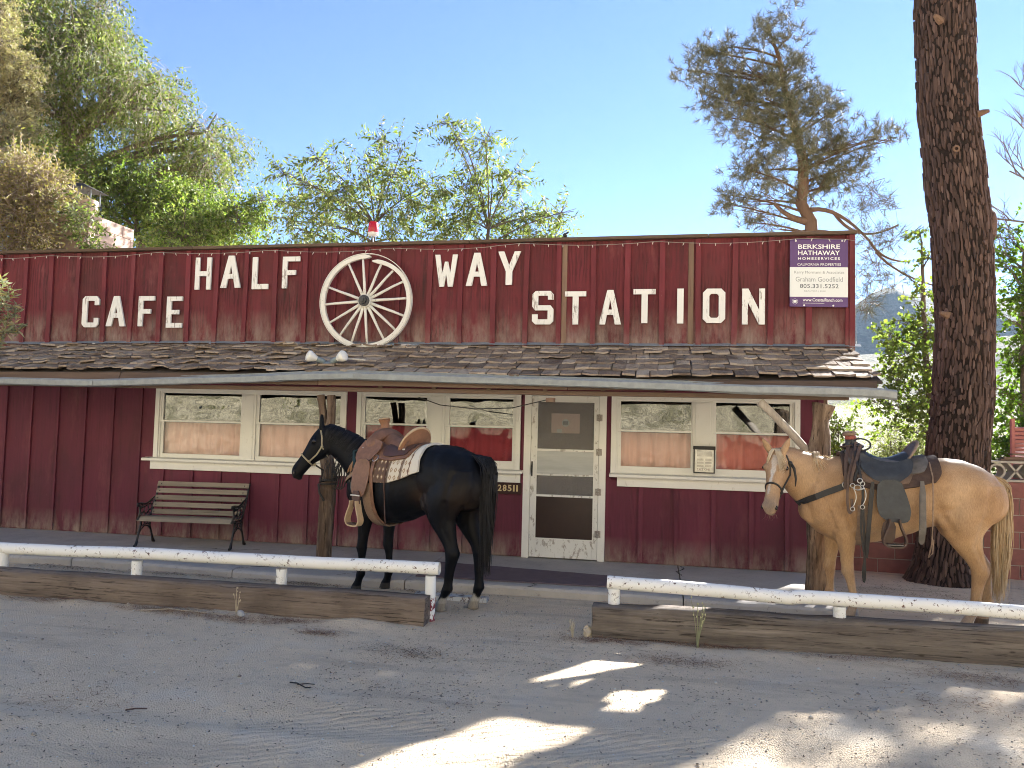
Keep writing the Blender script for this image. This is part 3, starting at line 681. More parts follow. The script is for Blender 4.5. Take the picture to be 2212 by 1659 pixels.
s_ = MB(); gnarl(s_, [(-3.575, -1.2, .105), (-3.56, -1.2, .6), (-3.55, -1.2, 1.1), (-3.60, -1.2, 1.42), (-3.60, -1.2, 1.62)], [.085, .085, .08, .07, .075]); s_.build('trunk', MAT_POST, t, smooth=True)
s_ = MB(); gnarl(s_, [(-3.62, -1.2, 1.55), (-3.645, -1.2, 1.8), (-3.68, -1.2, 1.984)], [.055, .042, .045], 12); s_.build('fork', MAT_POST, t, smooth=True)
s_ = MB(); gnarl(s_, [(-3.575, -1.2, 1.5), (-3.545, -1.21, 1.72), (-3.545, -1.2, 1.86), (-3.555, -1.2, 1.984)], [.06, .048, .05, .05], 12); s_.build('fork', MAT_POST, t, smooth=True)
t = thing('porch_post', 'gnarled brown post with a burl at the right corner of the porch', 'post', (1.63, -1.2, .0))
s_ = MB(); gnarl(s_, [(1.60, -1.2, -.03), (1.615, -1.2, .5), (1.61, -1.2, 1.0), (1.60, -1.2, 1.32), (1.615, -1.2, 1.5), (1.63, -1.2, 1.66), (1.63, -1.2, 1.82), (1.665, -1.2, 1.984)], [.115, .11, .1, .085, .115, .095, .075, .115], 18, .16); s_.build('trunk', MAT_POST, t, smooth=True)
t = thing('knee_brace', 'weathered diagonal pole brace between the eave and the burled post', 'brace', (1.5, -1.2, 1.55))
s_ = MB(); gnarl(s_, [(1.55, -1.2, 1.47), (1.38, -1.22, 1.66), (1.2, -1.23, 1.85), (1.05, -1.2, 2.0)], [.036, .04, .04, .045], 10, .12); s_.build('pole', wood('brace_wood', (.42, .37, .31), (.22, .18, .15), 'Z', 20), t, smooth=True)
# ================================================================ bench
rnd.seed(32)
BN = thing('park_bench', 'slatted wood bench with black scrolled iron ends under the left window', 'bench', (-5.62, -.49, .11), rotz=R(6.5), world=False)
MAT_SLAT = wood('bench_slat', (.31, .265, .21), (.155, .13, .105), 'X', 26, .8, .6, .5)
L = .58
for i, (y, z, a) in enumerate([(-.235, .335, -38), (-.175, .352, -6), (-.105, .350, 2), (-.035, .348, 4)]):
    ca, sa = math.cos(R(a)), math.sin(R(a)); s_ = MB()
    s_.obox((U(-.004, .004), y, z), (L+.02, 0, U(-.002, .002)), (0, .031*ca, -.031*sa if a < 0 else .031*sa), (0, -.008*sa, .008*ca)); s_.build('seat_slat', MAT_SLAT, BN, bevel=.003)
for i in range(5):
    k = i/4; y = .055+.155*k; z = .40+.335*k; s_ = MB(); a = R(66)
    s_.obox((U(-.004, .004), y-.012, z), (L-.005+.006*i, 0, 0), (0, .031*math.cos(a), .031*math.sin(a)), (0, -.008*math.sin(a), .008*math.cos(a))); s_.build('back_slat', MAT_SLAT, BN, bevel=.003)
    for x in (-L+.035, L-.035): MB().sphere((x, y-.022, z), .008, 6, 4).build('bolt', MAT_IRON, BN)
MAT_CAST = simple('cast_iron', (.012, .012, .014), (.022, .02, .02), 60, .5, .5, bump=.25)
for sx in (-1, 1):
    x = sx*(L+.012); e = MB()
    def T(pts, r, n=7): e.tube([(x, p[0], p[1]) for p in pts], r, n)
    T([(-.30, .012), (-.262, .02), (-.235, .09), (-.215, .17), (-.18, .245), (-.16, .31)], [.014, .019, .013, .012, .013, .015])        # front leg
    T([(.165, .012), (.13, .02), (.105, .08), (.07, .15), (.03, .225), (.035, .31)], [.014, .019, .013, .012, .013, .015])             # back leg
    T([(-.225, .12), (-.17, .195), (-.09, .235), (-.01, .225), (.05, .18), (.09, .11)], .009)                                         # arch
    T([(-.26, .325), (-.15, .325), (0, .322), (.05, .36), (.11, .47), (.17, .6), (.22, .73), (.235, .765)], [.014, .013, .013, .014, .014, .013, .013, .012])  # seat rail and back stile
    T([(-.245, .33), (-.205, .40), (-.215, .47), (-.24, .515), (-.262, .52), (-.268, .50), (-.25, .485), (-.232, .50)], [.012, .011, .011, .012, .012, .01, .009, .008])  # arm scroll
    T([(-.235, .52), (-.17, .515), (-.10, .50), (-.02, .515), (.06, .55), (.13, .575)], [.012, .014, .014, .012, .011, .01])           # arm
    for (yy, zz, r) in ((-.15, .44, .045), (-.06, .43, .05), (.02, .46, .04), (-.11, .375, .03), (-.02, .375, .028), (-.175, .48, .025), (.06, .51, .028)):
        e.torus((x, yy, zz), (1, 0, 0), r, .0065, 14, 5)
    for (yy, zz, r) in ((-.13, .27, .03), (-.06, .275, .028), (.0, .27, .024)): e.torus((x, yy, zz), (1, 0, 0), r, .006, 12, 5)
    T([(-.2, .36), (-.12, .42), (-.06, .38), (0, .43), (.05, .42)], .006, 5); T([(-.19, .46), (-.1, .47), (-.04, .49), (.04, .49)], .006, 5)
    e.build('iron_end', MAT_CAST, BN, smooth=True)
# ================================================================ hitching rails
rnd.seed(33)
m = NT('white_pipe_paint'); c = m.mix(m.noise(5, 3), (.86, .86, .84), (.78, .78, .77))
k = m.math('MULTIPLY', m.ramp(m.noise(26, 5, .75), [(.575, 0), (.61, 1)]), m.ramp(m.noise(3.5, 3), [(.42, 0), (.54, 1)]))
c = m.mix(k, c, m.mix(m.noise(9), (.05, .055, .09), (.22, .12, .08)))
c = m.mix(m.ramp(m.noise(11, 4, .7), [(.62, 0), (.75, .5)]), c, (.50, .42, .33))
m.bump(m.noise(30, 4), .15, .004); MAT_PIPE = m.fin(c, .5, .4)
m = NT('white_over_red_paint'); k = m.math('MULTIPLY', m.ramp(m.noise(34, 4, .7, (1, 1, .6)), [(.48, 0), (.53, 1)]), m.math('LESS_THAN', m.sep('Z'), .2))
MAT_PIPE2 = m.fin(m.mix(k, (.78, .79, .78), (.20, .03, .04)), .5, .4)
def rail(label, pts, posts, endpost=None):
    t = thing('hitching_rail', label, 'rail', (posts[0][0], posts[0][1], 0), 'white pipe hitching rails')
    s_ = MB(); P = []
    for a, b in zip(pts, pts[1:]):
        for k in range(8): P.append(Vector(a).lerp(Vector(b), k/8))
    P.append(Vector(pts[-1])); P = [p+Vector((0, .006*fbm(p.x, 3, 0, 1.1), .007*fbm(p.x, 8, 0, .8))) for p in P]; s_.tube(P, [.0555]*len(P), 16, cap=False); s_.tube(P, [.049]*len(P), 16, cap=False)
    s_.build('pipe', MAT_PIPE, t, smooth=True)
    for (x, y, zt) in posts:
        s_ = MB(); s_.tube([(x, y, -.05), (x, y, zt-.02)], .049 if (x, y) != endpost else .047, 14); s_.build('pipe_post', MAT_PIPE2 if (x, y) == endpost else MAT_PIPE, t, smooth=True, auto=40)
    return t
rail('long white pipe rail in front of the bench and the black horse', [(-6.9, -2.8, .385), (-6.195, -2.8, .392), (-4.711, -2.8, .414), (-3.254, -2.8, .428), (-1.80, -2.8, .44)], [(-6.15, -2.8, .37), (-4.71, -2.8, .37), (-3.26, -2.8, .38), (-1.875, -2.8, .40)], (-1.875, -2.8))
rail('dented white pipe rail in front of the tan horse', [(-.36, -2.8, .422), (.6, -2.8, .405), (1.0, -2.8, .392), (1.08, -2.8, .386), (1.16, -2.8, .400), (1.453, -2.8, .403), (2.767, -2.8, .381), (3.6, -2.8, .37)], [(-.302, -2.8, .39), (1.455, -2.8, .36), (3.2, -2.8, .36)])
# ================================================================ parking timbers
rnd.seed(34)
def tim_mat(name, c1, c2):
    m = NT(name); st = (.045, 1, 1)
    g = m.noise(17, 6, .72, st, .8); g2 = m.noise(60, 5, .7, (.03, 1, 1)); big = m.noise(1.6, 4, .6)
    c = m.mix(m.ramp(g, [(.32, 0), (.66, 1)]), c1, c2)
    c = m.mix(m.ramp(big, [(.45, 0), (.7, .65)]), c, tuple(x*.55 for x in c2))
    c = m.mix(m.ramp(g2, [(.36, .9), (.46, 0)]), c, (.03, .024, .02))
    w = m.vor(2.1, (1.0, 1.6, 3)); c = m.mix(m.ramp(w, [(.025, .8), (.06, 0)]), c, (.04, .028, .02))
    c = m.mix(m.ramp(m.noise(7, 4, .6, (.1, 1, 1)), [(.6, 0), (.72, .55)]), c, tuple(min(1, x*1.5) for x in c1))
    m.bump(m.math('ADD', g, m.math('MULTIPLY', g2, .7)), .8, .02); return m.fin(c, .9, .15)
def timber(label, x0, x1, mat, y0a, y0b, h0, h1):
    t = thing('parking_timber', label, 'timber', ((x0+x1)/2, y0a+.1, 0), 'parking timbers in front of the rails'); n = 70; rs = []
    for i in range(n+1):
        u = i/n; x = x0+(x1-x0)*u; yf = y0a+(y0b-y0a)*u; h = h0+(h1-h0)*u+.012*fbm(x, 0, 0, 1.3); d = .20
        e = .015+.03*max(0, fbm(x, 3, 0, 1.7)); ch = .012+.03*max(0, fbm(x, 7, 0, 2.1))
        prof = [(yf+.01*fbm(x, 1, 0, 3), -.04), (yf-.006+.012*fbm(x, 4, 0, 2.5), h*.35), (yf+.01*fbm(x, 9, 0, 3), h*.7), (yf+ch*.3, h-ch), (yf+ch, h-.003), (yf+d*.5, h+.005*fbm(x, 5, 0, 5)), (yf+d-e, h-.004), (yf+d, h-e), (yf+d, -.04)]
        rs.append([(x+(.008*fbm(q*9, p*9, 1, 1) if i in (0, n) else 0), p, q) for p, q in prof])
    s_ = MB(); s_.rings(rs); s_.build('beam', mat, t, smooth=True, auto=55)
    return t
timber('rounded brown railroad tie in front of the long rail', -7.2, -1.86, tim_mat('tie_brown', (.27, .215, .175), (.14, .108, .09)), -3.02, -3.02, .225, .235)
timber('squared dark grey timber in front of the dented rail', -.47, 4.2, tim_mat('tie_grey', (.255, .215, .18), (.125, .103, .088)), -2.97, -2.86, .255, .265)
# ================================================================ wagon wheel
rnd.seed(35)
m = NT('wheel_paint'); k = m.ramp(m.noise(32, 6, .75), [(.60, 0), (.66, 1)])
MAT_WHEEL = (m.bump(m.noise(45, 5, .7), .3, .006), m.fin(m.mix(k, m.mix(m.noise(6), (.78, .77, .73), (.66, .64, .59)), (.24, .20, .17)), .65, .3))[1]
cx, cz, wy = -3.61, 3.222, -.13; RR = .595
WH = thing('wagon_wheel', 'white painted wooden wagon wheel with a broken rim hung between HALF and WAY', 'wheel', (cx, wy, cz-RR))
def wp(r, a, y=wy): return (cx+r*math.sin(a), y, cz+r*math.cos(a))
def arc(r, a0, a1, rr, w, n=30, taper=False):
    s_ = MB(); rs = []
    for i in range(n+1):
        a = R(a0+(a1-a0)*i/n); k = 1
        if taper: k = min(1, .35+min(i, n-i)*.35)
        rs.append([wp(r-rr*k, a, wy-w), wp(r+rr*k, a, wy-w), wp(r+rr*k, a, wy+w), wp(r-rr*k, a, wy+w)])
    s_.rings(rs); return s_
s_ = MB(); rs = []
for i in range(73):
    a = R(5*i); rs.append([wp(.604, a, wy-.027), wp(.612, a, wy-.027), wp(.612, a, wy+.027), wp(.604, a, wy+.027)])
s_.rings(rs, cap=False); s_.build('iron_tyre', MAT_WHEEL, WH)
arc(.572, -168, 5, .029, .026, 50, True).build('felloe', MAT_WHEEL, WH, bevel=.006)
s_ = MB(); rs = []
for i in range(51):
    a = R(8+(192-8-1)*i/50); dr = -.055*max(0, 1-i/13); k = min(1, .3+i*.3, .35+(50-i)*.35)
    rs.append([wp(.572+dr-.027*k, a, wy-.026), wp(.572+dr+.027*k, a, wy-.026), wp(.572+dr+.027*k, a, wy+.026), wp(.572+dr-.027*k, a, wy+.026)])
s_.rings(rs); s_.build('felloe', MAT_WHEEL, WH, bevel=.006)
for a in (-27, -6, 22, 42, 63, 86, 110, 132, 152, 176, 198, 217, 240, 266, 290):
    r1 = .55 if a not in (22, 42) else .52; s_ = MB()
    s_.tube([wp(.06, R(a), wy-.02), wp(.2, R(a+U(-1, 1)), wy-.016), wp(.4, R(a+U(-.5, .5)), wy-.01), wp(r1, R(a), wy)], [.02, .019, .016, .015], 8, wob=.06); s_.build('spoke', MAT_WHEEL, WH, smooth=True)
s_ = MB()
s_.rings([[wp(r, 2*math.pi*k/24, y) for k in range(24)] for r, y in ((.08, wy+.06), (.085, wy-.04), (.082, wy-.055), (.075, wy-.06), (.072, wy-.05))]); hub = s_.build('hub', MAT_WHEEL, WH, smooth=True, auto=35)
s_ = MB(); s_.rings([[wp(r, 2*math.pi*k/20, y) for k in range(20)] for r, y in ((.07, wy-.055), (.07, wy-.075), (.045, wy-.08), (.043, wy-.12), (.025, wy-.122), (.022, wy-.14), (.005, wy-.142))]); s_.build('axle_cap', simple('axle_iron', (.03, .033, .038), (.05, .05, .055), 30, .45, .5), hub, smooth=True, auto=35)
# ================================================================ estate sign
SG = thing('real_estate_sign', 'purple and white estate agent panel at the right end of the false front', 'sign', (1.835, -.045, 3.15))
def signp(u, v, y=-.062): return (1.522+.632*u, y, 3.15+.785*v-.012*u)
MAT_PURP = simple('sign_purple', (.085, .03, .155), (.075, .026, .14), 3, .35, .5, bump=0); MAT_SWHITE = simple('sign_white', (.70, .73, .74), (.66, .69, .71), 3, .35, .5, bump=0)
MAT_STXT = simple('sign_text_grey', (.10, .12, .15), bump=0, rough=.5); MAT_STXW = simple('sign_text_white', (.85, .85, .86), bump=0, rough=.5); MAT_STXL = simple('sign_text_lightgrey', (.30, .33, .36), bump=0, rough=.5)
def band(v0, v1, mat, name, y0=-.062, y1=-.045):
    s_ = MB(); s_.hexa([signp(0, v0, y0), signp(1, v0, y0), signp(1, v0, y1), signp(0, v0, y1), signp(0, v1, y0), signp(1, v1, y0), signp(1, v1, y1), signp(0, v1, y1)]); return s_.build(name, mat, SG)
band(.585, 1, MAT_PURP, 'upper_panel'); band(.145, .584, MAT_SWHITE, 'middle_panel'); band(0, .144, MAT_PURP, 'lower_panel')
def stext(s, u0, u1, v0, v1, mat, sp=1.0, bold=0):
    vs, fs = text_mesh(s, u1-u0, v1-v0, sp, bold); s_ = MB(); s_.add([signp(u0+x, v0+z, -.0628) for x, _, z in vs], fs); s_.build('lettering', mat, SG)
stext('BERKSHIRE', .14, .865, .855, .922, MAT_STXW, 1, .015); stext('HATHAWAY', .14, .86, .762, .83, MAT_STXW, 1, .015); stext('HOMESERVICES', .14, .86, .692, .732, MAT_STXW, 1.35, .02)
stext('CALIFORNIA PROPERTIES', .13, .88, .605, .643, MAT_STXW); stext('Kerry Mormann & Associates', .075, .935, .475, .53, MAT_STXL); stext('Graham Goodfield', .10, .91, .37, .44, MAT_STXL)
stext('805.331.5252', .175, .84, .275, .335, MAT_STXT, 1.05, .008); stext('REALTOR | DRE', .25, .62, .215, .24, MAT_STXL); stext('www.CoastalRanch.com', .225, .905, .078, .125, MAT_STXW, 1, .012)
s_ = MB(); s_.add([signp(.225, .05, -.0628), signp(.595, .05, -.0628), signp(.595, .055, -.0628), signp(.225, .055, -.0628)], [(0, 1, 2, 3)]); s_.build('small_print', MAT_STXW, SG)
s_ = MB(); s_.torus(signp(.09, .075, -.062), (0, 1, 0), .031, .0014, 24, 4); q = signp(.09, .075); s_.box(q[0]-.017, q[0]+.017, -.0632, -.0622, q[2]-.015, q[2]+.015); s_.build('emblem', MAT_STXW, SG)
for u, v in ((.1, .975), (.9, .975), (.25, .02), (.75, .02)):
    MB().sphere(signp(u, v), (.011, .004, .011), 8, 5).build('screw', MAT_STXW, SG)
# ================================================================ number plaque, leaflet box
NP = thing('house_number_plaque', 'dark plaque with brass numbers 28511 left of the door', 'plaque', (-1.72, -.02, .885))
MB().box(-1.895, -1.568, -.032, -.017, .865, 1.0).build('board', wood('plaque_wood', (.05, .022, .02), (.03, .015, .014), 'X', 20, .5), NP, bevel=.003)
MAT_BRASS = simple('brass', (.60, .48, .28), (.5, .4, .22), 30, .4, .5, .15)
for k, ch in enumerate('28511'):
    w = .048 if ch != '1' else .021; vs, fs = text_mesh(ch, w, .078, 1, .03); x0 = -1.862+(0, .062, .124, .189, .229)[k]; s_ = MB(); s_.add([(x0+x, -.0345, .898+z) for x, _, z in vs], fs); s_.build('numeral', MAT_BRASS, NP)
LB = thing('leaflet_box', 'clear leaflet holder with a black frame on the right window post', 'leaflet box', (.583, -.06, 1.2))
lx0, lx1, lz0, lz1 = .462, .702, 1.2, 1.51
s_ = MB(); s_.box(lx0, lx0+.012, -.075, -.031, lz0, lz1); s_.box(lx1-.012, lx1, -.075, -.031, lz0, lz1); s_.box(lx0+.012, lx1-.012, -.075, -.031, lz0, lz0+.012); s_.box(lx0-.005, lx1+.005, -.085, -.031, lz1-.036, lz1+.004); s_.build('frame', MAT_IRON, LB, bevel=.002)
MB().box(lx0+.012, lx1-.012, -.045, -.04, lz0+.012, lz1-.037).build('paper', simple('leaflet_paper', (.72, .70, .64), (.66, .63, .57), 4, .7, bump=0), LB)
MAT_PRINT = simple('print_grey', (.36, .33, .29), (.25, .23, .2), 60, .7, bump=0, stretch=(1, 1, 3))
pr = MB(); yy = -.0462
pr.add([(lx0+.04, yy, 1.395), (lx1-.03, yy, 1.395), (lx1-.03, yy, 1.465), (lx0+.04, yy, 1.465)], [(0, 1, 2, 3)])
for c_ in range(2):
    for r_ in range(3):
        x = lx0+.04+c_*.09; z = 1.345-r_*.036; pr.add([(x, yy, z), (x+.075, yy, z), (x+.075, yy, z+.024), (x, yy, z+.024)], [(0, 1, 2, 3)])
pr.build('print', MAT_PRINT, LB)
vs, fs = text_mesh('TAKE ONE', .145, .024, 1, .03); s_ = MB(); s_.add([(lx0+.04+x, yy, 1.232+z) for x, _, z in vs], fs); s_.build('lettering', simple('print_brown', (.12, .05, .04), bump=0), LB)
MB().box(lx0+.013, lx1-.013, -.0735, -.072, lz0+.013, lz1-.037).build('cover', glass_mat('clear_cover', .04, (.97, .97, .97), 0), LB)
# ================================================================ rubber mat
rnd.seed(36)
mt = MB(); n = 40; rs = []
for i in range(n+1):
    u = i/n; x = -2.40+2.72*u; y0 = -1.55+.07*u+.012*fbm(x, 0, 0, 3); y1 = -.68-.32*u+.012*fbm(x, 5, 0, 3); z = .116+.006*abs(fbm(x, 2, 0, 2))
    rs.append([(x, y0, .1125), (x, y0+.004, z+.005), (x, (y0+y1)/2, z+.004), (x, y1, z+.005), (x, y1, .1125)])
mt.rings(rs); MATO = thing('door_mat', 'long faded maroon rubber mat on the porch outside the door', 'mat', (-1.05, -1.2, .11))
mt.build('mat_sheet', simple('mat_rubber', (.16, .115, .125), (.115, .085, .095), 9, .9, bump=.3, bs=160), MATO)
# ================================================================ beacon lamp and flood lamps
BC = thing('beacon_lamp', 'red beacon on a short pole above the false front', 'beacon', (-3.63, .1, 3.98))
s_ = MB(); s_.tube([(-3.628, .1, 3.7), (-3.632, .1, 4.14)], .012, 8); s_.build('pole', MAT_GALV, BC)
def turned(name, prof, c, mat, par, n=18, axis=(0, 0, 1)):
    ax = Vector(axis).normalized(); a = Vector((1, 0, 0)) if abs(ax.x) < .9 else Vector((0, 1, 0)); a = (a-ax*a.dot(ax)).normalized(); b = ax.cross(a); c = Vector(c)
    s_ = MB(); s_.rings([[c+ax*h+(a*math.cos(w)+b*math.sin(w))*r for w in [2*math.pi*k/n for k in range(n)]] for r, h in prof]); return s_.build(name, mat, par, smooth=True, auto=40)
turned('base', [(.02, 0), (.068, .012), (.07, .045)], (-3.632, .1, 4.115), simple('beacon_white', (.75, .74, .72), rough=.4), BC)
m = NT('red_lens'); m.fin((.62, .02, .035), .25, .5); m.b.inputs['Transmission Weight'].default_value = .35; turned('lens', [(.064, 0), (.066, .04), (.06, .125), (.05, .14), (.01, .143)], (-3.632, .1, 4.16), m.mat, BC)
FL = thing('flood_lamps', 'pair of white bulb floodlights on the porch roof below the wagon wheel', 'floodlight', (-3.73, -.9, 2.33))
MAT_SOCK = simple('lamp_socket_grey', (.24, .29, .31), (.2, .24, .26), 30, .45, .4, .2)
MAT_BULB = simple('bulb_white', (.80, .80, .77), (.74, .74, .7), 4, .35, .5, bump=0)
turned('base_plate', [(.075, 0), (.078, .012), (.06, .02), (.02, .022)], (-3.725, -.92, 2.368), MAT_SOCK, FL, axis=(0, -.3, .95))
def lamp(base, d):
    b = Vector(base); d = Vector(d).normalized()
    s_ = turned('socket', [(.016, 0), (.03, .015), (.034, .05), (.034, .11)], b, MAT_SOCK, FL, axis=d)
    turned('bulb', [(.026, .105), (.04, .13), (.062, .18), (.068, .205), (.06, .222), (.03, .234), (.004, .236)], b, MAT_BULB, FL, axis=d)
lamp((-3.76, -.93, 2.375), (-.72, -.55, .30)); lamp((-3.70, -.93, 2.375), (.85, -.28, .34))
o = MB(); o.tube([(-3.72, -.80, 2.43), (-3.5, -.86, 2.424), (-3.29, -.9, 2.41)], .012, 7); o = o.build('fallen_stick', simple('stick_white', (.66, .62, .55), (.5, .46, .4), 30)); tag(o, 'short pale stick lying on the porch roof beside the floodlights', 'stick')
o = MB(); o.box(-1.14, -1.07, -.05, .02, 4.005, 4.02); o.sphere((-1.105, -.02, 4.045), (.03, .03, .028), 8, 6); o.tube([(-1.1, -.02, 4.06), (-1.06, -.05, 4.075)], .012, 6)
tag(o.build('camera_bracket', MAT_IRON), 'small dark bracket on top of the false front right of WAY', 'bracket')
# ================================================================ string lights
rnd.seed(37)
SL = thing('string_lights', 'string of tiny clear lights draped along the top of the false front', 'string lights', (-3, -.06, 3.9))
wire = MB(); bulbs = MB(); P = []; x = -9.4
while x < 2.2:
    sw = .035*abs(math.sin(x*1.9))+.02*abs(math.sin(x*.7+1)); P.append((x, -.088, ptop(x)-.05-sw)); x += .09
P += [(2.24, -.06, 3.9), (2.245, -.06, 3.5), (2.238, -.058, 3.1), (2.243, -.058, 2.75)]
wire.tube(P, .0035, 4)
for p in P[::2]:
    a = U(-.4, .4); bulbs.tube([Vector(p), Vector(p)+Vector((a*.02, -.004, -.018)), Vector(p)+Vector((a*.04, -.004, -.034))], [.004, .0055, .002], 5)
wire.build('wire', simple('wire_pale', (.34, .31, .28), bump=0), SL); tag(bulbs.build('bulb', simple('bulb_clear', (.7, .68, .62), bump=0, rough=.3), SL), kind='stuff')
# ================================================================ horses
def lerp_list(tab, s):
    if s <= tab[0][0]: return tab[0][1:]
    for a, b in zip(tab, tab[1:]):
        if s <= b[0]:
            k = (s-a[0])/(b[0]-a[0]); k = k*k*(3-2*k)*.5+k*.5
            return tuple(x+(y-x)*k for x, y in zip(a[1:], b[1:]))
    return tab[-1][1:]
TORSO = [(-.265, 1.17, 1.06, .05), (-.22, 1.27, .98, .14), (-.14, 1.37, .92, .21), (-.02, 1.445, .90, .255), (.12, 1.49, .90, .275), (.26, 1.50, .90, .275), (.40, 1.475, .87, .262), (.55, 1.44, .80, .275),
         (.72, 1.425, .735, .295), (.90, 1.445, .705, .292), (1.02, 1.485, .695, .272), (1.12, 1.495, .695, .25), (1.22, 1.465, .735, .225), (1.32, 1.40, .78, .205), (1.40, 1.31, .85, .175), (1.455, 1.21, .94, .12), (1.48, 1.13, 1.01, .06)]
def torso_pt(s, phi, off=0, T=TORSO):
    zt, zb, w = lerp_list(T, s); zc = zb+(zt-zb)*.50; hh = (zt-zb)/2
    sp, cp = math.sin(phi), math.cos(phi); e = .88
    y = w*math.copysign(abs(sp)**e, sp); z = hh*math.copysign(abs(cp)**(.95), cp)
    if cp > .3: y *= 1-.22*(cp-.3)/.7*0+0
    n = Vector((0, sp/w, cp/hh)).normalized()
    return Vector((s, y, zc+z))+n*off, n
def ring(c, A, B, n=22, p=2.0):
    c = Vector(c); out = []
    for k in range(n):
        w = 2*math.pi*k/n; x, y = math.cos(w), math.sin(w); e = 2/p
        out.append(c+Vector(A)*math.copysign(abs(x)**e, x)+Vector(B)*math.copysign(abs(y)**e, y))
    return out
def smooth_tab(tab, k=4):
    """Catmull-Rom resampling of tuples"""
    out = []; n = len(tab)
    for i in range(n-1):
        p0, p1, p2, p3 = tab[max(i-1, 0)], tab[i], tab[i+1], tab[min(i+2, n-1)]
        for j in range(k):
            t = j/k
            out.append(tuple(.5*((2*b)+(-a+c)*t+(2*a-5*b+4*c-d)*t*t+(-a+3*b-3*c+d)*t**3) for a, b, c, d in zip(p0, p1, p2, p3)))
    out.append(tab[-1]); return out
FORE = [(1.20, .125, 1.12, .15, .075), (1.20, .14, 1.00, .145, .085), (1.15, .15, .89, .12, .082), (1.13, .15, .80, .092, .070), (1.135, .15, .69, .072, .057), (1.145, .15, .58, .053, .046), (1.15, .15, .50, .047, .043), (1.155, .15, .45, .05, .046),
        (1.145, .15, .395, .038, .035), (1.14, .15, .32, .032, .027), (1.138, .15, .25, .033, .028), (1.14, .15, .195, .044, .038), (1.16, .15, .14, .036, .033), (1.178, .15, .10, .042, .040), (1.19, .15, .075, .05, .046), (1.2, .15, .03, .058, .052), (1.205, .15, .0, .062, .056)]
HIND = [(.06, .12, 1.28, .22, .10), (.05, .145, 1.15, .235, .115), (.07, .155, 1.02, .215, .115), (.12, .155, .92, .172, .104), (.125, .15, .83, .137, .085), (.085, .145, .74, .108, .068), (.04, .14, .66, .083, .053), (-.005, .14, .59, .066, .045), (-.033, .14, .53, .063, .046),
        (-.03, .14, .47, .052, .041), (-.02, .14, .40, .043, .035), (-.015, .14, .32, .038, .031), (-.012, .14, .25, .037, .031), (-.008, .14, .20, .046, .039), (.018, .14, .145, .037, .034), (.04, .14, .10, .043, .041), (.052, .14, .075, .05, .047), (.065, .14, .03, .058, .053), (.07, .14, .0, .062, .056)]
def leg_loft(mb, tab, side, ds=0, dl=0):
    T = smooth_tab(tab, 3); ztop = tab[0][2]; rs = []
    for (s, l, z, a, b) in T:
        k = 1-sm(.0, .95, max(0, z))          # the foot is moved, the hip stays
        k = min(1, max(0, (1.0-z)/.9))
        g = 1+.17*sm(.06, .2, z)*(1 if tab is HIND else .55)+.06*sm(.7, .5, z)*sm(.06, .2, z); rs.append(ring((s+ds*k, side*(l+dl*k), z), (a*g, 0, 0), (0, b*g, 0), 18))
    mb.rings(rs)
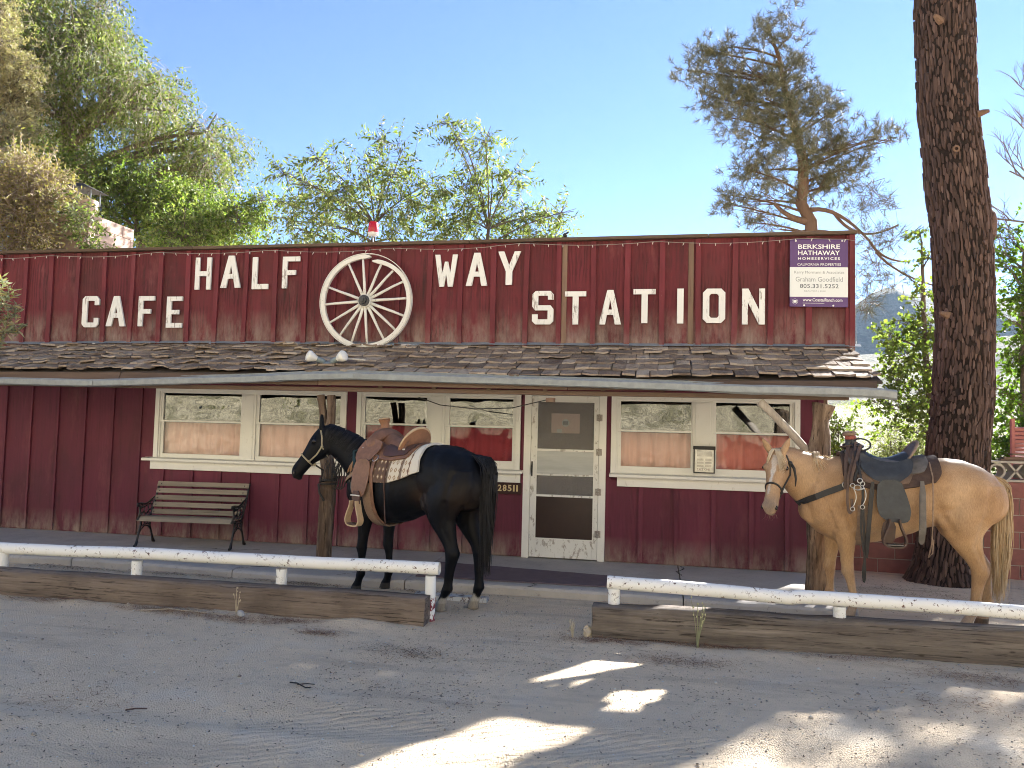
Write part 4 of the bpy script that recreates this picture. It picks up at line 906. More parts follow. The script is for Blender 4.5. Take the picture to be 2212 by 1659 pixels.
def make_horse(name, label, loc, ang, neck, P, Mz, upd, offs, colfn, coat, ears, legs_dl=0, seed=1):
    """neck: (s,l,z,half depth,half width); P poll, Mz muzzle; offs: foot offsets fl fr hl hr"""
    t = thing(name, label, 'horse', loc, rotz=ang, world=False)
    b = MB()
    xs = np.linspace(-.265, 1.48, 44)
    b.rings([[torso_pt(s, 2*math.pi*k/30)[0] for k in range(30)] for s in xs])
    leg_loft(b, FORE, 1, offs[0], legs_dl); leg_loft(b, FORE, -1, offs[1], legs_dl); leg_loft(b, HIND, 1, offs[2], legs_dl); leg_loft(b, HIND, -1, offs[3], legs_dl)
    for sg in (1, -1):                         # shoulder, haunch, breast
        b.sphere((1.27, sg*.135, 1.07), (.15, .10, .22), 16, 12); b.sphere((1.385, sg*.09, .985), (.09, .08, .12), 14, 10)
        b.sphere((.05, sg*.15, 1.16), (.2, .125, .23), 16, 12); b.sphere((.27, sg*.19, .98), (.10, .075, .11), 12, 9)
    NK = smooth_tab(neck, 4); rs = []
    for i, q in enumerate(NK):
        a = Vector(NK[max(i-1, 0)][:3]); c = Vector(NK[min(i+1, len(NK)-1)][:3]); tan = (c-a).normalized()
        lat = Vector((-tan.y, tan.x, 0)); lat = lat.normalized() if Vector((tan.x, tan.y)).length > .05 else Vector((0, 1, 0)); dv = tan.cross(lat).normalized()
        if dv.z < 0: dv = -dv
        rs.append(ring(q[:3], dv*q[3], lat*q[4], 24, 2.1))
    b.rings(rs)
    P = Vector(P); Mz = Vector(Mz); D = (Mz-P); HL = D.length; D.normalize(); Ud = Vector(upd); Ud = (Ud-D*Ud.dot(D)).normalized(); Wd = Ud.cross(D).normalized()
    if Wd.dot(Vector((-D.y, D.x, 0))) < 0: Wd = -Wd      # Wd points to the horse's left
    HEAD = [(-.10, -.0, .10, .055), (0, .045, .13, .078), (.10, .058, .17, .094), (.20, .062, .200, .103), (.30, .060, .205, .100), (.40, .052, .185, .088), (.50, .045, .150, .075), (.60, .041, .122, .066), (.70, .040, .106, .061), (.80, .043, .10, .062), (.88, .040, .093, .063), (.95, .024, .080, .056), (1.0, -.004, .058, .04), (1.03, -.03, .04, .018)]
    rs = []
    for (tt, d, v, w) in smooth_tab(HEAD, 3):
        c = P+D*(tt*HL)+Ud*((d-v)/2*1.0); rs.append(ring(c, Ud*((d+v)/2), Wd*w, 24, 2.25 if tt > .05 else 2))
    b.rings(rs)
    def hp(tt, u, w): return P+D*(tt*HL)+Ud*u+Wd*w
    for sg in (1, -1):
        b.sphere(hp(.26, .012, sg*.083), .034, 12, 9)        # brow
        b.sphere(hp(.27, -.13, sg*.055), (.055, .055, .07), 12, 9)   # cheek
        b.sphere(hp(.90, .0, sg*.042), .03, 10, 8)           # nostril wing
    b.sphere(hp(.96, -.075, 0), (.035, .035, .03), 10, 8)      # chin
    for sg, ed in zip((1, -1), ears):
        E0 = hp(.02, .02, sg*.052); ed = Vector(ed).normalized(); fc = Vector((D.x, D.y, 0)).normalized(); fc = (fc-ed*fc.dot(ed)).normalized(); sdv = ed.cross(fc)
        b.rings([ring(E0+ed*h, sdv*a, fc*c, 12) for h, a, c in ((-.03, .03, .026), (.02, .034, .026), (.06, .038, .022), (.10, .032, .019), (.135, .02, .014), (.165, .009, .009))])
    me = bpy.data.meshes.new('tmp'); me.from_pydata(b.v, [], b.f); tmp = bpy.data.objects.new('tmp', me); COL.objects.link(tmp)
    md = tmp.modifiers.new('r', 'REMESH'); md.mode = 'VOXEL'; md.voxel_size = .0125; md.use_smooth_shade = True
    ms = tmp.modifiers.new('s', 'SMOOTH'); ms.factor = .5; ms.iterations = 5
    dg = bpy.context.evaluated_depsgraph_get(); dg.update(); body = bpy.data.meshes.new_from_object(tmp.evaluated_get(dg)); bpy.data.objects.remove(tmp)
    body.name = 'body'; n = len(body.vertices); co = np.empty(n*3, np.float32); body.vertices.foreach_get('co', co); co = co.reshape(-1, 3)
    # surface relief: muscle grooves, flank hollow, ribs
    nm = np.empty(n*3, np.float32); body.vertices.foreach_get('normal', nm); nm = nm.reshape(-1, 3); X_, Y_, Z_ = co.T; dsp = np.zeros(n, np.float32); sidem = np.clip(np.abs(Y_)/.1, 0, 1)*(X_ < 1.5)
    def line(a, b, w, d):
        a = np.array(a); b = np.array(b); q = np.stack([X_, Z_], 1)-a; v = b-a; tt = np.clip((q@v)/(v@v), 0, 1); r2_ = ((q-tt[:, None]*v)**2).sum(1); return -d*np.exp(-r2_/w**2)
    for a, b, w, d in (((1.07, 1.36), (1.10, 1.05), .030, .013), ((1.10, 1.05), (1.05, .86), .03, .016), ((1.33, 1.24), (1.24, .98), .026, .011), ((1.24, .98), (1.19, .84), .02, .012), ((.40, 1.16), (.31, .98), .055, .017), ((.31, .98), (.24, .86), .03, .014), ((-.06, 1.24), (.0, .98), .028, .010), ((.0, .98), (.05, .76), .024, .012), ((.20, 1.38), (.12, 1.12), .05, .008), ((1.16, .76), (1.15, .58), .016, .007), ((.06, .74), (-.02, .58), .02, .009), ((.47, .93), (.8, .80), .05, .007)): dsp += line(a, b, w, d)*sidem
    dsp += .0035*np.sin(X_*62+Z_*9)*np.exp(-((X_-.72)/.2)**2-((Z_-1.02)/.14)**2)*sidem
    dsp += -.014*np.exp(-(Y_/.03)**2)*(X_ > 1.34)*(X_ < 1.56)*(Z_ < 1.12)*(Z_ > .78)
    co = co+nm*dsp[:, None]; body.vertices.foreach_set('co', co.ravel())
    P_, D_, U_, W_ = (np.array(v) for v in (P, D, Ud, Wd)); rel = co-P_
    hc = np.stack([rel@D_/HL, rel@U_, rel@W_], 1)
    cols = colfn(co, hc)
    ca = body.color_attributes.new('coat', 'FLOAT_COLOR', 'POINT'); ca.data.foreach_set('color', np.concatenate([cols, np.ones((n, 1))], 1).astype(np.float32).ravel())
    body.materials.clear(); body.materials.append(coat); body.polygons.foreach_set('use_smooth', [True]*len(body.polygons))
    link('body', body, t)
    from mathutils.bvhtree import BVHTree
    t_bvh = BVHTree.FromPolygons([v.co.copy() for v in body.vertices], [tuple(p.vertices) for p in body.polygons])
    MAT_EYE = bpy.data.materials.get('horse_eye') or simple('horse_eye', (.012, .008, .006), rough=.08, spec=.6, bump=0)
    for sg in (1, -1):
        MB().sphere(hp(.265, .006, sg*.100), (.021, .021, .021), 14, 10).build('eye', MAT_EYE, t, smooth=True)
        MB().sphere(hp(.925, -.004, sg*.062), (.014, .014, .019), 10, 8).build('nostril', MAT_EYE, t, smooth=True)
    return t, hp, t_bvh
def hug(bvh, p, off=.006):
    loc, nrm, i, d = bvh.find_nearest(Vector(p)); return loc+nrm*off, nrm
def cast(bvh, s, z, side=1, off=.004):
    loc, nrm, i, d = bvh.ray_cast(Vector((s, side*.8, z)), Vector((0, -side, 0)))
    if loc is None: return hug(bvh, (s, side*.25, z), off)
    return loc+nrm*off, nrm
def coat_mat(name, rough, spec, sheen=0):
    m = NT(name); a = m.n('ShaderNodeAttribute'); a.attribute_name = 'coat'
    f = m.noise(150, 4, .75, (1, 1, .2)); f2 = m.noise(7, 5, .65)
    c = m.mix(m.ramp(f, [(.3, .0), (.7, .4)]), a.outputs['Color'], (0, 0, 0), 'MIX'); c = m.mix(m.ramp(f2, [(.35, 0), (.7, .22)]), c, m.mix(.5, c, (0, 0, 0)))
    m.bump(m.math('ADD', f, m.math('MULTIPLY', m.noise(16, 3), .8)), .18, .006); return m.fin(c, rough, spec)
def hair_mat(name, c1, c2):
    m = NT(name); return m.fin(m.mix(m.island(), c1, c2), .5, .35)
def strands(name, mat, parent, paths, r0=.004, n=3):
    """paths: lists of points; one mesh of tapered hair strands"""
    s_ = MB()
    for p in paths:
        k = len(p); s_.tube(p, [r0*(1-.75*i/(k-1)) for i in range(k)], n, cap=False, flat=.5)
    return s_.build(name, mat, parent, smooth=True)
nz = lambda x: (x-x.min())/(x.max()-x.min()+1e-9)
def sstep(a, b, x): t_ = np.clip((x-a)/(b-a), 0, 1); return t_*t_*(3-2*t_)
def mixc(c, k, col): return c*(1-k[:, None])+np.array(col)[None, :]*k[:, None]
# ---------------------------------------------------------------- black horse
rnd.seed(41)
def black_col(co, hc):
    n = len(co); c = np.tile(np.array([[.0042, .0048, .0075]]), (n, 1)); x, y, z = co.T
    c = mixc(c, .8*np.exp(-((x-.34)/.12)**2-((z-1.02)/.12)**2)*(np.abs(y) > .1), (.035, .02, .012))      # brown flank
    c = mixc(c, .7*np.exp(-((x+.12)/.12)**2-((z-.98)/.2)**2), (.028, .017, .011))
    hind = (x < .5)&(z < .2); wob = .145+.02*np.sin(y*60)+.012*np.sin(x*90)
    c = mixc(c, hind*sstep(0, .02, wob-z)*(z > .055), (.46, .43, .38)); c = mixc(c, (z < .07)*(x < .5)*1., (.33, .29, .24)); c = mixc(c, (z < .075)*(x > .5)*1., (.07, .06, .052))
    k = (hc[:, 0] > .84)&(hc[:, 0] < 1.1)&(np.abs(hc[:, 2]) < .1)&(np.abs(hc[:, 1]) < .15); c = mixc(c, .6*k*sstep(.84, .95, hc[:, 0]), (.02, .019, .02))
    return c
BK_LOC, BK_ANG = (-1.70, -2.38, 0), R(153.6)
BK_NECK = [(1.06, 0, 1.14, .30, .17), (1.22, .0, 1.185, .275, .155), (1.37, .015, 1.28, .225, .125), (1.52, .05, 1.39, .18, .098), (1.65, .10, 1.475, .15, .083), (1.75, .145, 1.53, .13, .076), (1.80, .165, 1.555, .11, .07)]
bk, bk_hp, bk_f = make_horse('horse', 'black horse tethered at the forked post', BK_LOC, BK_ANG, BK_NECK, (1.80, .17, 1.605), (2.0, .40, 1.125), (.5, .5, .8), (.05, -.05, .07, -.09), black_col, coat_mat('black_coat', .52, .16), [(-.06, .10, 1), (.08, -.04, 1)], 0)
MAT_BHAIR = hair_mat('black_hair', (.006, .006, .008), (.016, .015, .018))
paths = []
for i in range(620):                            # mane falling to the near side
    u = U(0, 1); q = lerp_list([(k/6, *v) for k, v in enumerate(BK_NECK[0:])], .25+u*.72) if 0 else None
    NKs = BK_NECK; f = 1.2+u*4.75; i0 = min(int(f), len(NKs)-2); k = f-i0; a = [x+(y-x)*k for x, y in zip(NKs[i0], NKs[i0+1])]
    tan = Vector(NKs[i0+1][:3])-Vector(NKs[i0][:3]); lat = Vector((-tan.y, tan.x, 0)).normalized(); dv = tan.normalized().cross(lat)
    if dv.z < 0: dv = -dv
    c = Vector(a[:3]); ln = U(.3, .9); p = []
    for j in range(7):
        ph = (j/6)*ln*2.0-.16; r = 1.03+.025*math.sin(u*40+j*.4)*(j/6); dr = (u*7 % 1-.5)*.03*j/6
        p.append(c+dv*(a[3]*r*math.cos(ph))+lat*(a[4]*(r+.05)*math.sin(ph))+Vector((dr, 0, -.02*j/6)))
    p[0] = p[0]+dv*U(-.004, .008); paths.append(p)
for i in range(26):                              # loose ends below the throat side
    x = U(1.5, 1.72); l = U(.16, .22); z0 = U(1.2, 1.33); paths.append([(x, l, z0), (x+.004, l+.012, z0-.06), (x+U(-.012, .012), l+.012, z0-U(.1, .2))])
strands('mane', MAT_BHAIR, bk, paths, .005)
paths = []
for i in range(420):                             # tail
    a = U(-1, 1); b_ = U(-1, 1); ln = U(.55, 1.17); p = []; w = U(.6, 1)
    for j in range(8):
        k = j/7; sp = (.025+.085*math.sin(min(1, k*1.3)*1.9)*w)*(1-.35*k); zz = 1.415-ln*k
        p.append((-.13-.165*math.sin(min(1, k*3.6)*1.57)+.03*k+sp*b_*.55+.01*math.sin(k*9+i), sp*a*.9+.012*math.sin(k*6+i), zz+.085*math.sin(min(1, k*3.6)*1.57)))
    paths.append(p)
strands('tail', MAT_BHAIR, bk, paths, .0065)
# freeze brand on the near shoulder
MAT_BRAND = simple('brand_hair', (.16, .155, .15), bump=0)
for pts in ([(1.335, 1.165), (1.32, 1.18), (1.295, 1.185), (1.27, 1.175), (1.26, 1.155)], [(1.335, 1.075), (1.325, 1.12), (1.29, 1.075), (1.27, 1.125)], [(1.29, 1.08), (1.288, 1.04), (1.28, 1.015)]):
    P = [cast(bk_f, s_c, z_c, 1, .0035) for s_c, z_c in pts]; s_ = MB(); s_.strap([p for p, n in P], [n for p, n in P], .0045, .0015); s_.build('brand_mark', MAT_BRAND, bk)
# ---------------------------------------------------------------- rope halter and lead on the black horse
MAT_ROPE = simple('halter_rope', (.42, .36, .24), (.30, .26, .17), 90, .8, bump=.4, stretch=(1, 1, 1))
HT = thing('rope_halter', 'tan rope halter on the head of the black horse', 'halter', BK_LOC, rotz=BK_ANG, world=False)
def head_ring(hp, t0, u0=None, k=1.03, n=26, slope=0):
    """closed loop round the head at section t"""
    HEADW = [(0, .045, .13, .078), (.10, .058, .17, .094), (.20, .062, .200, .103), (.30, .060, .205, .100), (.40, .052, .185, .088), (.50, .045, .150, .075), (.60, .041, .122, .066), (.70, .040, .106, .061), (.80, .043, .10, .062), (.95, .03, .09, .056)]
    out = []
    for i in range(n+1):
        w = 2*math.pi*i/n; tt = t0+slope*math.cos(w); d, v, hw = lerp_list(HEADW, tt)
        out.append(hp(tt, (d-v)/2+(d+v)/2*k*math.cos(w)+.002, hw*(k+.03)*math.sin(w)))
    return out
def hsurf(hp, tt, w, k=1.05):
    HEADW = [(0, .045, .13, .078), (.10, .058, .17, .094), (.20, .062, .200, .103), (.30, .060, .205, .100), (.40, .052, .185, .088), (.50, .045, .150, .075), (.60, .041, .122, .066), (.70, .040, .106, .061), (.80, .043, .10, .062), (.95, .03, .09, .056)]
    d, v, hw = lerp_list(HEADW, tt); return hp(tt, (d-v)/2+(d+v)/2*k*math.cos(w), hw*(k+.03)*math.sin(w))
s_ = MB(); s_.tube(head_ring(bk_hp, .62, slope=-.03), .0085, 7); s_.build('noseband', MAT_ROPE, HT, smooth=True)
for sg in (1, -1):
    s_ = MB(); s_.tube([hsurf(bk_hp, .62, sg*1.9), hsurf(bk_hp, .45, sg*1.85), hsurf(bk_hp, .27, sg*1.7), hsurf(bk_hp, .14, sg*1.4), hsurf(bk_hp, .04, sg*.9), hsurf(bk_hp, -.0, sg*.3, 1.12)], .0085, 7); s_.build('cheek_rope', MAT_ROPE, HT, smooth=True)
    s_ = MB(); s_.tube([hsurf(bk_hp, .27, sg*1.7), hsurf(bk_hp, .33, sg*2.2, 1.06), hsurf(bk_hp, .36, sg*2.7, 1.06), hsurf(bk_hp, .37, sg*3.1, 1.07)], .0075, 7); s_.build('throat_rope', MAT_ROPE, HT, smooth=True)
s_ = MB(); s_.sphere(hsurf(bk_hp, .62, 1.9), .016, 8, 6); s_.sphere(hsurf(bk_hp, .27, 1.7), .015, 8, 6); s_.sphere(hsurf(bk_hp, .62, 3.1, 1.12), .017, 8, 6); s_.build('knot', MAT_ROPE, HT, smooth=True)
# lead rope to the post (world coordinates)
LR = thing('lead_rope', 'dark lead rope looped round the forked post', 'rope', (-3.55, -1.3, 1.0))
MAT_LEAD = simple('lead_dark', (.025, .024, .024), (.07, .06, .05), 90, .8)
bw = Matrix.Translation(Vector(BK_LOC)) @ Matrix.Rotation(BK_ANG, 4, 'Z')
h0 = bw @ hsurf(bk_hp, .62, 3.1, 1.15)
s_ = MB(); s_.tube([h0, h0+Vector((.05, .1, -.06)), h0.lerp(Vector((-3.55, -1.3, 1.03)), .6)+Vector((0, 0, -.07)), Vector((-3.56, -1.295, 1.03))], .009, 7); s_.build('line', MAT_LEAD, LR, smooth=True)
for z in (1.0, 1.03, 1.06): MB().torus((-3.55, -1.2, z), (U(-.15, .15), U(-.1, .1), 1), .098, .010, 22, 6).build('loop', MAT_LEAD, LR, smooth=True)
for i in range(4):
    x = -3.44+.03*i; s_ = MB(); s_.tube([(x-.04, -1.29, 1.07), (x, -1.31, 1.16+.03*i), (x+.05, -1.32, 1.24), (x+.06, -1.31, 1.12), (x+.03, -1.3, .98), (x-.02, -1.3, .95)], .007, 6); s_.build('coil', MAT_LEAD, LR, smooth=True)
s_ = MB(); s_.tube([(-3.62, -1.3, 1.0), (-3.60, -1.31, .9), (-3.545, -1.31, .82)], .013, 7); s_.build('loose_end', MAT_LEAD, LR, smooth=True)
# ================================================================ saddles
def patch(mb, s0, s1, p0, p1, off, th, ns=18, npz=26, fn=None, T=TORSO):
    """sheet wrapped over the back: phi from p0 to p1, offset from the hide, with thickness"""
    vs = []; idx = {}
    for lay, o in enumerate((off, off+th)):
        for i in range(ns+1):
            for j in range(npz+1):
                s = s0+(s1-s0)*i/ns; ph = p0+(p1-p0)*j/npz
                if fn: s, ph = fn(i/ns, j/npz, s, ph)
                p, n = torso_pt(s, ph, o, T)
                vs.append(p)
    N = (ns+1)*(npz+1); fs = []
    for i in range(ns):
        for j in range(npz):
            a = i*(npz+1)+j; fs += [(a, a+1, a+npz+2, a+npz+1), (N+a, N+a+npz+1, N+a+npz+2, N+a+1)]
    for i in range(ns):
        for j in (0, npz): a = i*(npz+1)+j; fs.append((a, a+npz+1, N+a+npz+1, N+a))
    for j in range(npz):
        for i in (0, ns): a = i*(npz+1)+j; fs.append((a, N+a, N+a+1, a+1))
    mb.add(vs, fs); return mb
def leather(name, c1, c2, rough=.5, scale=14):
    m = NT(name); c = m.mix(m.ramp(m.noise(scale, 5, .65), [(.3, 0), (.7, 1)]), c1, c2); c = m.mix(m.ramp(m.noise(55, 5, .7), [(.55, 0), (.75, .4)]), c, tuple(x*.5 for x in c2))
    m.bump(m.math('ADD', m.noise(90, 4, .6), m.noise(9, 3)), .2, .006); return m.fin(c, rough, .35)
def saddle_seat(root, mat, mat_rim, mat_back, z, sc, hw, dip, ch, lean):
    """seat dished between fork (front) and cantle (rear); sc centre station, z rear height"""
    s_ = MB(); vs = []; rows = 14; colsn = 16
    for lay in (0, 1):
        for i in range(rows+1):
            k = i/rows; s = sc-.17+.40*k; w = hw*(1.0-.38*k); zz = z-dip*math.sin(math.pi*min(1, k*1.02))**1.2+.035*k
            for j in range(colsn+1):
                a = (j/colsn*2-1)*1.35; y = w*math.sin(a)*1.08; q = zz-(1-math.cos(a))*(.19-.03*k)+(.02*(1-k)**3)*abs(math.sin(a))
                vs.append((s, y*(.94 if lay else 1), q-(.02 if lay else 0)))
    N = (rows+1)*(colsn+1); fs = []
    for i in range(rows):
        for j in range(colsn): a = i*(colsn+1)+j; fs += [(a, a+1, a+colsn+2, a+colsn+1), (N+a, N+a+colsn+1, N+a+colsn+2, N+a+1)]
    for i in range(rows):
        for j in (0, colsn): a = i*(colsn+1)+j; fs.append((a, a+colsn+1, N+a+colsn+1, N+a))
    for j in range(colsn):
        for i in (0, rows): a = i*(colsn+1)+j; fs.append((a, N+a, N+a+1, a+1))
    s_.add(vs, fs); s_.build('seat', mat, root, smooth=True, auto=50)
    # cantle
    s_ = MB(); rs = []; rim = []; n = 20
    for i in range(n+1):
        a = R(-84+168*i/n); y = hw*1.08*math.sin(a); s0 = sc-.10-.085*math.cos(a); zb = z-.04-(1-math.cos(a))*.12; h = ch*max(.0, math.cos(a*.98))**.75
        top = Vector((s0-lean*h, y*1.04, zb+h+.02)); bot = Vector((s0+.01, y, zb-.05)); th = Vector((.022, 0, 0)); mid = bot.lerp(top, .5)+Vector((.016, 0, 0))
        rs.append([bot-th*.6, bot+th*.6, mid+th*.4, top+th*.5, top-th*.5, mid-th*.9]); rim.append(top)
    s_.rings(rs); s_.build('cantle', mat_back, root, smooth=True, auto=60)
    s_ = MB(); s_.tube(rim, [.008+.007*math.sin(math.pi*i/n) for i in range(n+1)], 8); s_.build('cantle_rim', mat_rim, root, smooth=True)
def saddle_fork(root, mat, sF, z, w, h, fat=1):
    s_ = MB(); rs = []
    for i in range(21):
        a = R(-112+224*i/20); r = 1+.16*abs(math.sin(a))**2; y = w*math.sin(a)*r; q = z-.13+h*math.cos(a); c = Vector((sF, y, q)); d = Vector((0, math.sin(a), math.cos(a)))
        k = .05+.015*math.cos(a*2); rs.append([c+d*(k*fat*math.cos(u)*.8)+Vector((.065*fat*math.sin(u), 0, 0)) for u in [2*math.pi*j/12 for j in range(12)]])
    s_.rings(rs); s_.build('fork', mat, root, smooth=True)
def stirrup(root, mat_w, mat_t, mat_l, s, y, zt, zb, w, leather_top=None):
    st_ = MB(); P = [(s-.030, y, zt), (s-.040, y, zt-.05), (s-w*.75, y+.005, (zt+zb)/2), (s-w, y+.005, zb+.05), (s-w*.8, y+.004, zb+.012), (s-w*.4, y, zb), (s+w*.4, y, zb), (s+w*.8, y+.004, zb+.012), (s+w, y+.005, zb+.05), (s+w*.75, y+.005, (zt+zb)/2), (s+.040, y, zt-.05), (s+.030, y, zt)]
    P2 = [tuple(q) for q in smooth_tab(P, 3)]; st_.strap(P2, [(0, 0, 0.001+((q[0]-s))) if 0 else (q[0]-s+1e-4, 0, q[2]-(zt+zb)/2-.0) for q in P2], .034, .014)
    o = st_.build('stirrup', mat_w, root, smooth=True, auto=50)
    MB().box(s-w*.75, s+w*.75, y-.038, y+.038, zb+.008, zb+.018).build('stirrup_tread', mat_t, root)
    return o
def hang_panel(root, name, mat, outline, yfn, th=.008):
    """flat hanging leather: outline of (s, z), y from yfn(s, z)"""
    s_ = MB(); n = len(outline); c = (sum(p[0] for p in outline)/n, sum(p[1] for p in outline)/n)
    o2 = []
    for i in range(n):
        p1, p2 = outline[i], outline[(i+1) % n]; o2 += [tuple(a_+(b_-a_)*.22 for a_, b_ in zip(p1, p2)), tuple(a_+(b_-a_)*.78 for a_, b_ in zip(p1, p2))]
    outline = o2; n = len(outline); rings_ = []
    for k in (1.0, .8, .5, .2, .02):
        rings_.append([(c[0]+(p[0]-c[0])*k, c[1]+(p[1]-c[1])*k) for p in outline])
    for o in (0, th):
        vs = [(p[0], yfn(p[0], p[1])+o, p[1]) for r in rings_ for p in r]; fs = []
        for i in range(len(rings_)-1):
            for j in range(n): a = i*n+j; b_ = i*n+(j+1) % n; fs.append((a, b_, b_+n, a+n))
        fs.append(tuple(range((len(rings_)-1)*n, len(rings_)*n))); s_.add(vs, fs)
    vs = [(p[0], yfn(p[0], p[1])+o, p[1]) for o in (0, th) for p in outline]; s_.add(vs, [(j, (j+1) % n, n+(j+1) % n, n+j) for j in range(n)])
    return s_.build(name, mat, root, smooth=True, auto=40)
# ---------------------------------------------------------------- brown saddle on the black horse
m = NT('woven_blanket'); X = m.sep('X'); Z = m.sep('Z')
def saw(x, k, ph=0): return m.math('ABSOLUTE', m.math('SUBTRACT', m.math('FRACT', m.math('ADD', m.math('MULTIPLY', x, k), ph)), .5))
dm = m.math('ADD', saw(X, 19), saw(Z, 14)); dia = m.math('LESS_THAN', dm, .36); dia2 = m.math('LESS_THAN', dm, .17)
c = m.mix(dia, (.62, .56, .46), (.30, .20, .12)); c = m.mix(dia2, c, (.60, .53, .43))
strp = m.math('LESS_THAN', saw(X, 6.3, .1), .10); c = m.mix(m.math('MULTIPLY', strp, .8), c, (.10, .06, .045))
edge = m.math('LESS_THAN', X, .425); c = m.mix(edge, c, (.64, .60, .52)); ln = m.math('LESS_THAN', m.math('ABSOLUTE', m.math('SUBTRACT', X, m.math('ADD', .44, m.math('MULTIPLY', saw(Z, 12), .02)))), .006); c = m.mix(ln, c, (.16, .10, .08))
fr_ = m.math('GREATER_THAN', m.math('MULTIPLY', m.math('GREATER_THAN', X, .70), m.math('LESS_THAN', X, 1.12)), .5); c = m.mix(m.math('MULTIPLY', fr_, m.math('SUBTRACT', 1, dia)), c, (.13, .085, .065))
m.bump(m.noise(160, 3), .4, .004); MAT_BLANKET = m.fin(c, .95, .1)
BB = thing('saddle_blanket', 'cream and brown woven blanket under the brown saddle', 'blanket', BK_LOC, rotz=BK_ANG, world=False)
def blk_fn(u, v, s, ph):
    k = abs(v*2-1); return s+.05*k*(1-u)*0-.02*k+(.015*math.sin(v*40)*0), ph
patch(MB(), .37, 1.24, R(-80), R(80), .012, .022, 24, 40, lambda u, v, s, ph: (s-.05*abs(v*2-1)**1.5*(1 if u < .5 else .4)+.004*math.sin(v*31), ph*(1+.05*math.sin(u*3)))).build('woven_sheet', MAT_BLANKET, BB, smooth=True, auto=50)
SB = thing('western_saddle', 'worn reddish brown western saddle on the black horse', 'saddle', BK_LOC, rotz=BK_ANG, world=False)
L1 = leather('saddle_leather_brown', (.245, .125, .075), (.14, .072, .047)); L2 = leather('saddle_leather_light', (.30, .145, .075), (.19, .09, .05)); L3 = leather('saddle_leather_dark', (.10, .05, .04), (.065, .036, .03))
MAT_RAWHIDE = simple('rawhide', (.52, .38, .24), (.42, .30, .19), 40, .6); MAT_STEEL = simple('steel', (.55, .54, .52), (.42, .41, .4), 40, .3, .5, .9, .1)
MAT_SHEEP = simple('fleece_edge', (.55, .50, .42), (.42, .38, .31), 60, .95, bump=.6, bs=120)
def skirt_fn(u, v, s, ph):
    k = abs(v*2-1); s = s+(.05*max(0, (k-.6)/.4)**2*(1 if u < .5 else -1)*(abs(u-.5)*2)**3); return s, ph
patch(MB(), .47, 1.12, R(-50), R(50), .036, .016, 22, 30, skirt_fn).build('skirt', L1, SB, smooth=True, auto=50)
patch(MB(), .50, .86, R(-44), R(44), .053, .008, 16, 26, skirt_fn).build('rear_jockey', L3, SB, smooth=True, auto=50)
saddle_seat(SB, L1, MAT_RAWHIDE, L2, 1.57, .77, .18, .05, .10, .22)
saddle_fork(SB, L1, 1.035, 1.60, .175, .105, 1.3)
turned('horn', [(.055, 0), (.045, .03), (.045, .085), (.056, .105), (.06, .115), (.05, .124), (.01, .127)], (1.06, 0, 1.60), L2, SB, axis=(.18, 0, 1))
turned('horn_cap', [(.05, .12), (.063, .127), (.057, .136), (.01, .139)], (1.06, 0, 1.60), MAT_RAWHIDE, SB, axis=(.18, 0, 1))
for sg in (1, -1):
    # front jockey flap
    yf = lambda s, z, sg=sg: sg*(.235+.09*sm(1.50, 1.25, z)+.035*sm(1.25, .95, z))
    hang_panel(SB, 'side_jockey', L1, [(.87, 1.52), (1.10, 1.53), (1.17, 1.45), (1.17, 1.36), (1.12, 1.29), (1.03, 1.275), (.94, 1.33), (.87, 1.43)], lambda s, z, sg=sg: sg*(.20+.10*sm(1.53, 1.28, z)), .014*sg)
    hang_panel(SB, 'fender', L1, [(.94, 1.34), (1.11, 1.33), (1.155, 1.24), (1.155, 1.10), (1.14, 1.0), (1.07, .965), (.97, .98), (.93, 1.1), (.92, 1.24)], lambda s, z, sg=sg: sg*(.315+.03*sm(1.3, 1.0, z)), .008*sg)
    hang_panel(SB, 'stirrup_leather', L3, [(1.005, 1.03), (1.12, 1.03), (1.11, .87), (1.015, .87)], lambda s, z, sg=sg: sg*.352, .012*sg)
    stirrup(SB, MAT_RAWHIDE, L3, L1, 1.062, sg*.37, .935, .705, .085)
    s_ = MB(); s_.tube([(1.0, sg*.372, .985), (1.06, sg*.374, .987), (1.125, sg*.372, .985)], .006, 6); s_.build('hobble_strap', simple('white_cord', (.75, .73, .68), bump=0) if sg > 0 else L3, SB)
    P = [torso_pt(.90, R(a)*sg, .05-.03*sm(60, 100, a))[0] for a in range(48, 180, 12)]; N_ = [torso_pt(.90, R(a)*sg)[1] for a in range(48, 180, 12)]
    s_ = MB(); s_.strap(P, N_, .02, .005); s_.build('latigo', L1, SB)
    s_ = MB(); s_.tube([torso_pt(.72, R(50)*sg, .06)[0], torso_pt(.715, R(70)*sg, .05)[0], torso_pt(.70, R(90)*sg, .05)[0], Vector((.70, sg*.33, .95)), Vector((.69, sg*.33, .82)), Vector((.70, sg*.31, .74))], .0055, 5); s_.build('saddle_string', L3, SB)
    MB().torus(torso_pt(.90, R(50)*sg, .055)[0], torso_pt(.90, R(50)*sg)[1], .035, .005, 16, 6).build('rigging_ring', MAT_STEEL, SB, smooth=True)
    MB().sphere(torso_pt(.60, R(32)*sg, .066)[0], (.016, .016, .01), 8, 5).build('concho', MAT_STEEL, SB)
    MB().sphere((1.115, sg*.24, 1.44), .009, 7, 5).build('concho', MAT_STEEL, SB)
P = [torso_pt(.99, R(a), .018)[0] for a in range(88, 276, 9)]; N_ = [torso_pt(.99, R(a))[1] for a in range(88, 276, 9)]
s_ = MB(); s_.strap(P, N_, .055, .01); s_.build('cinch', simple('cinch_cord', (.30, .20, .14), (.22, .15, .11), 80, .9), SB)
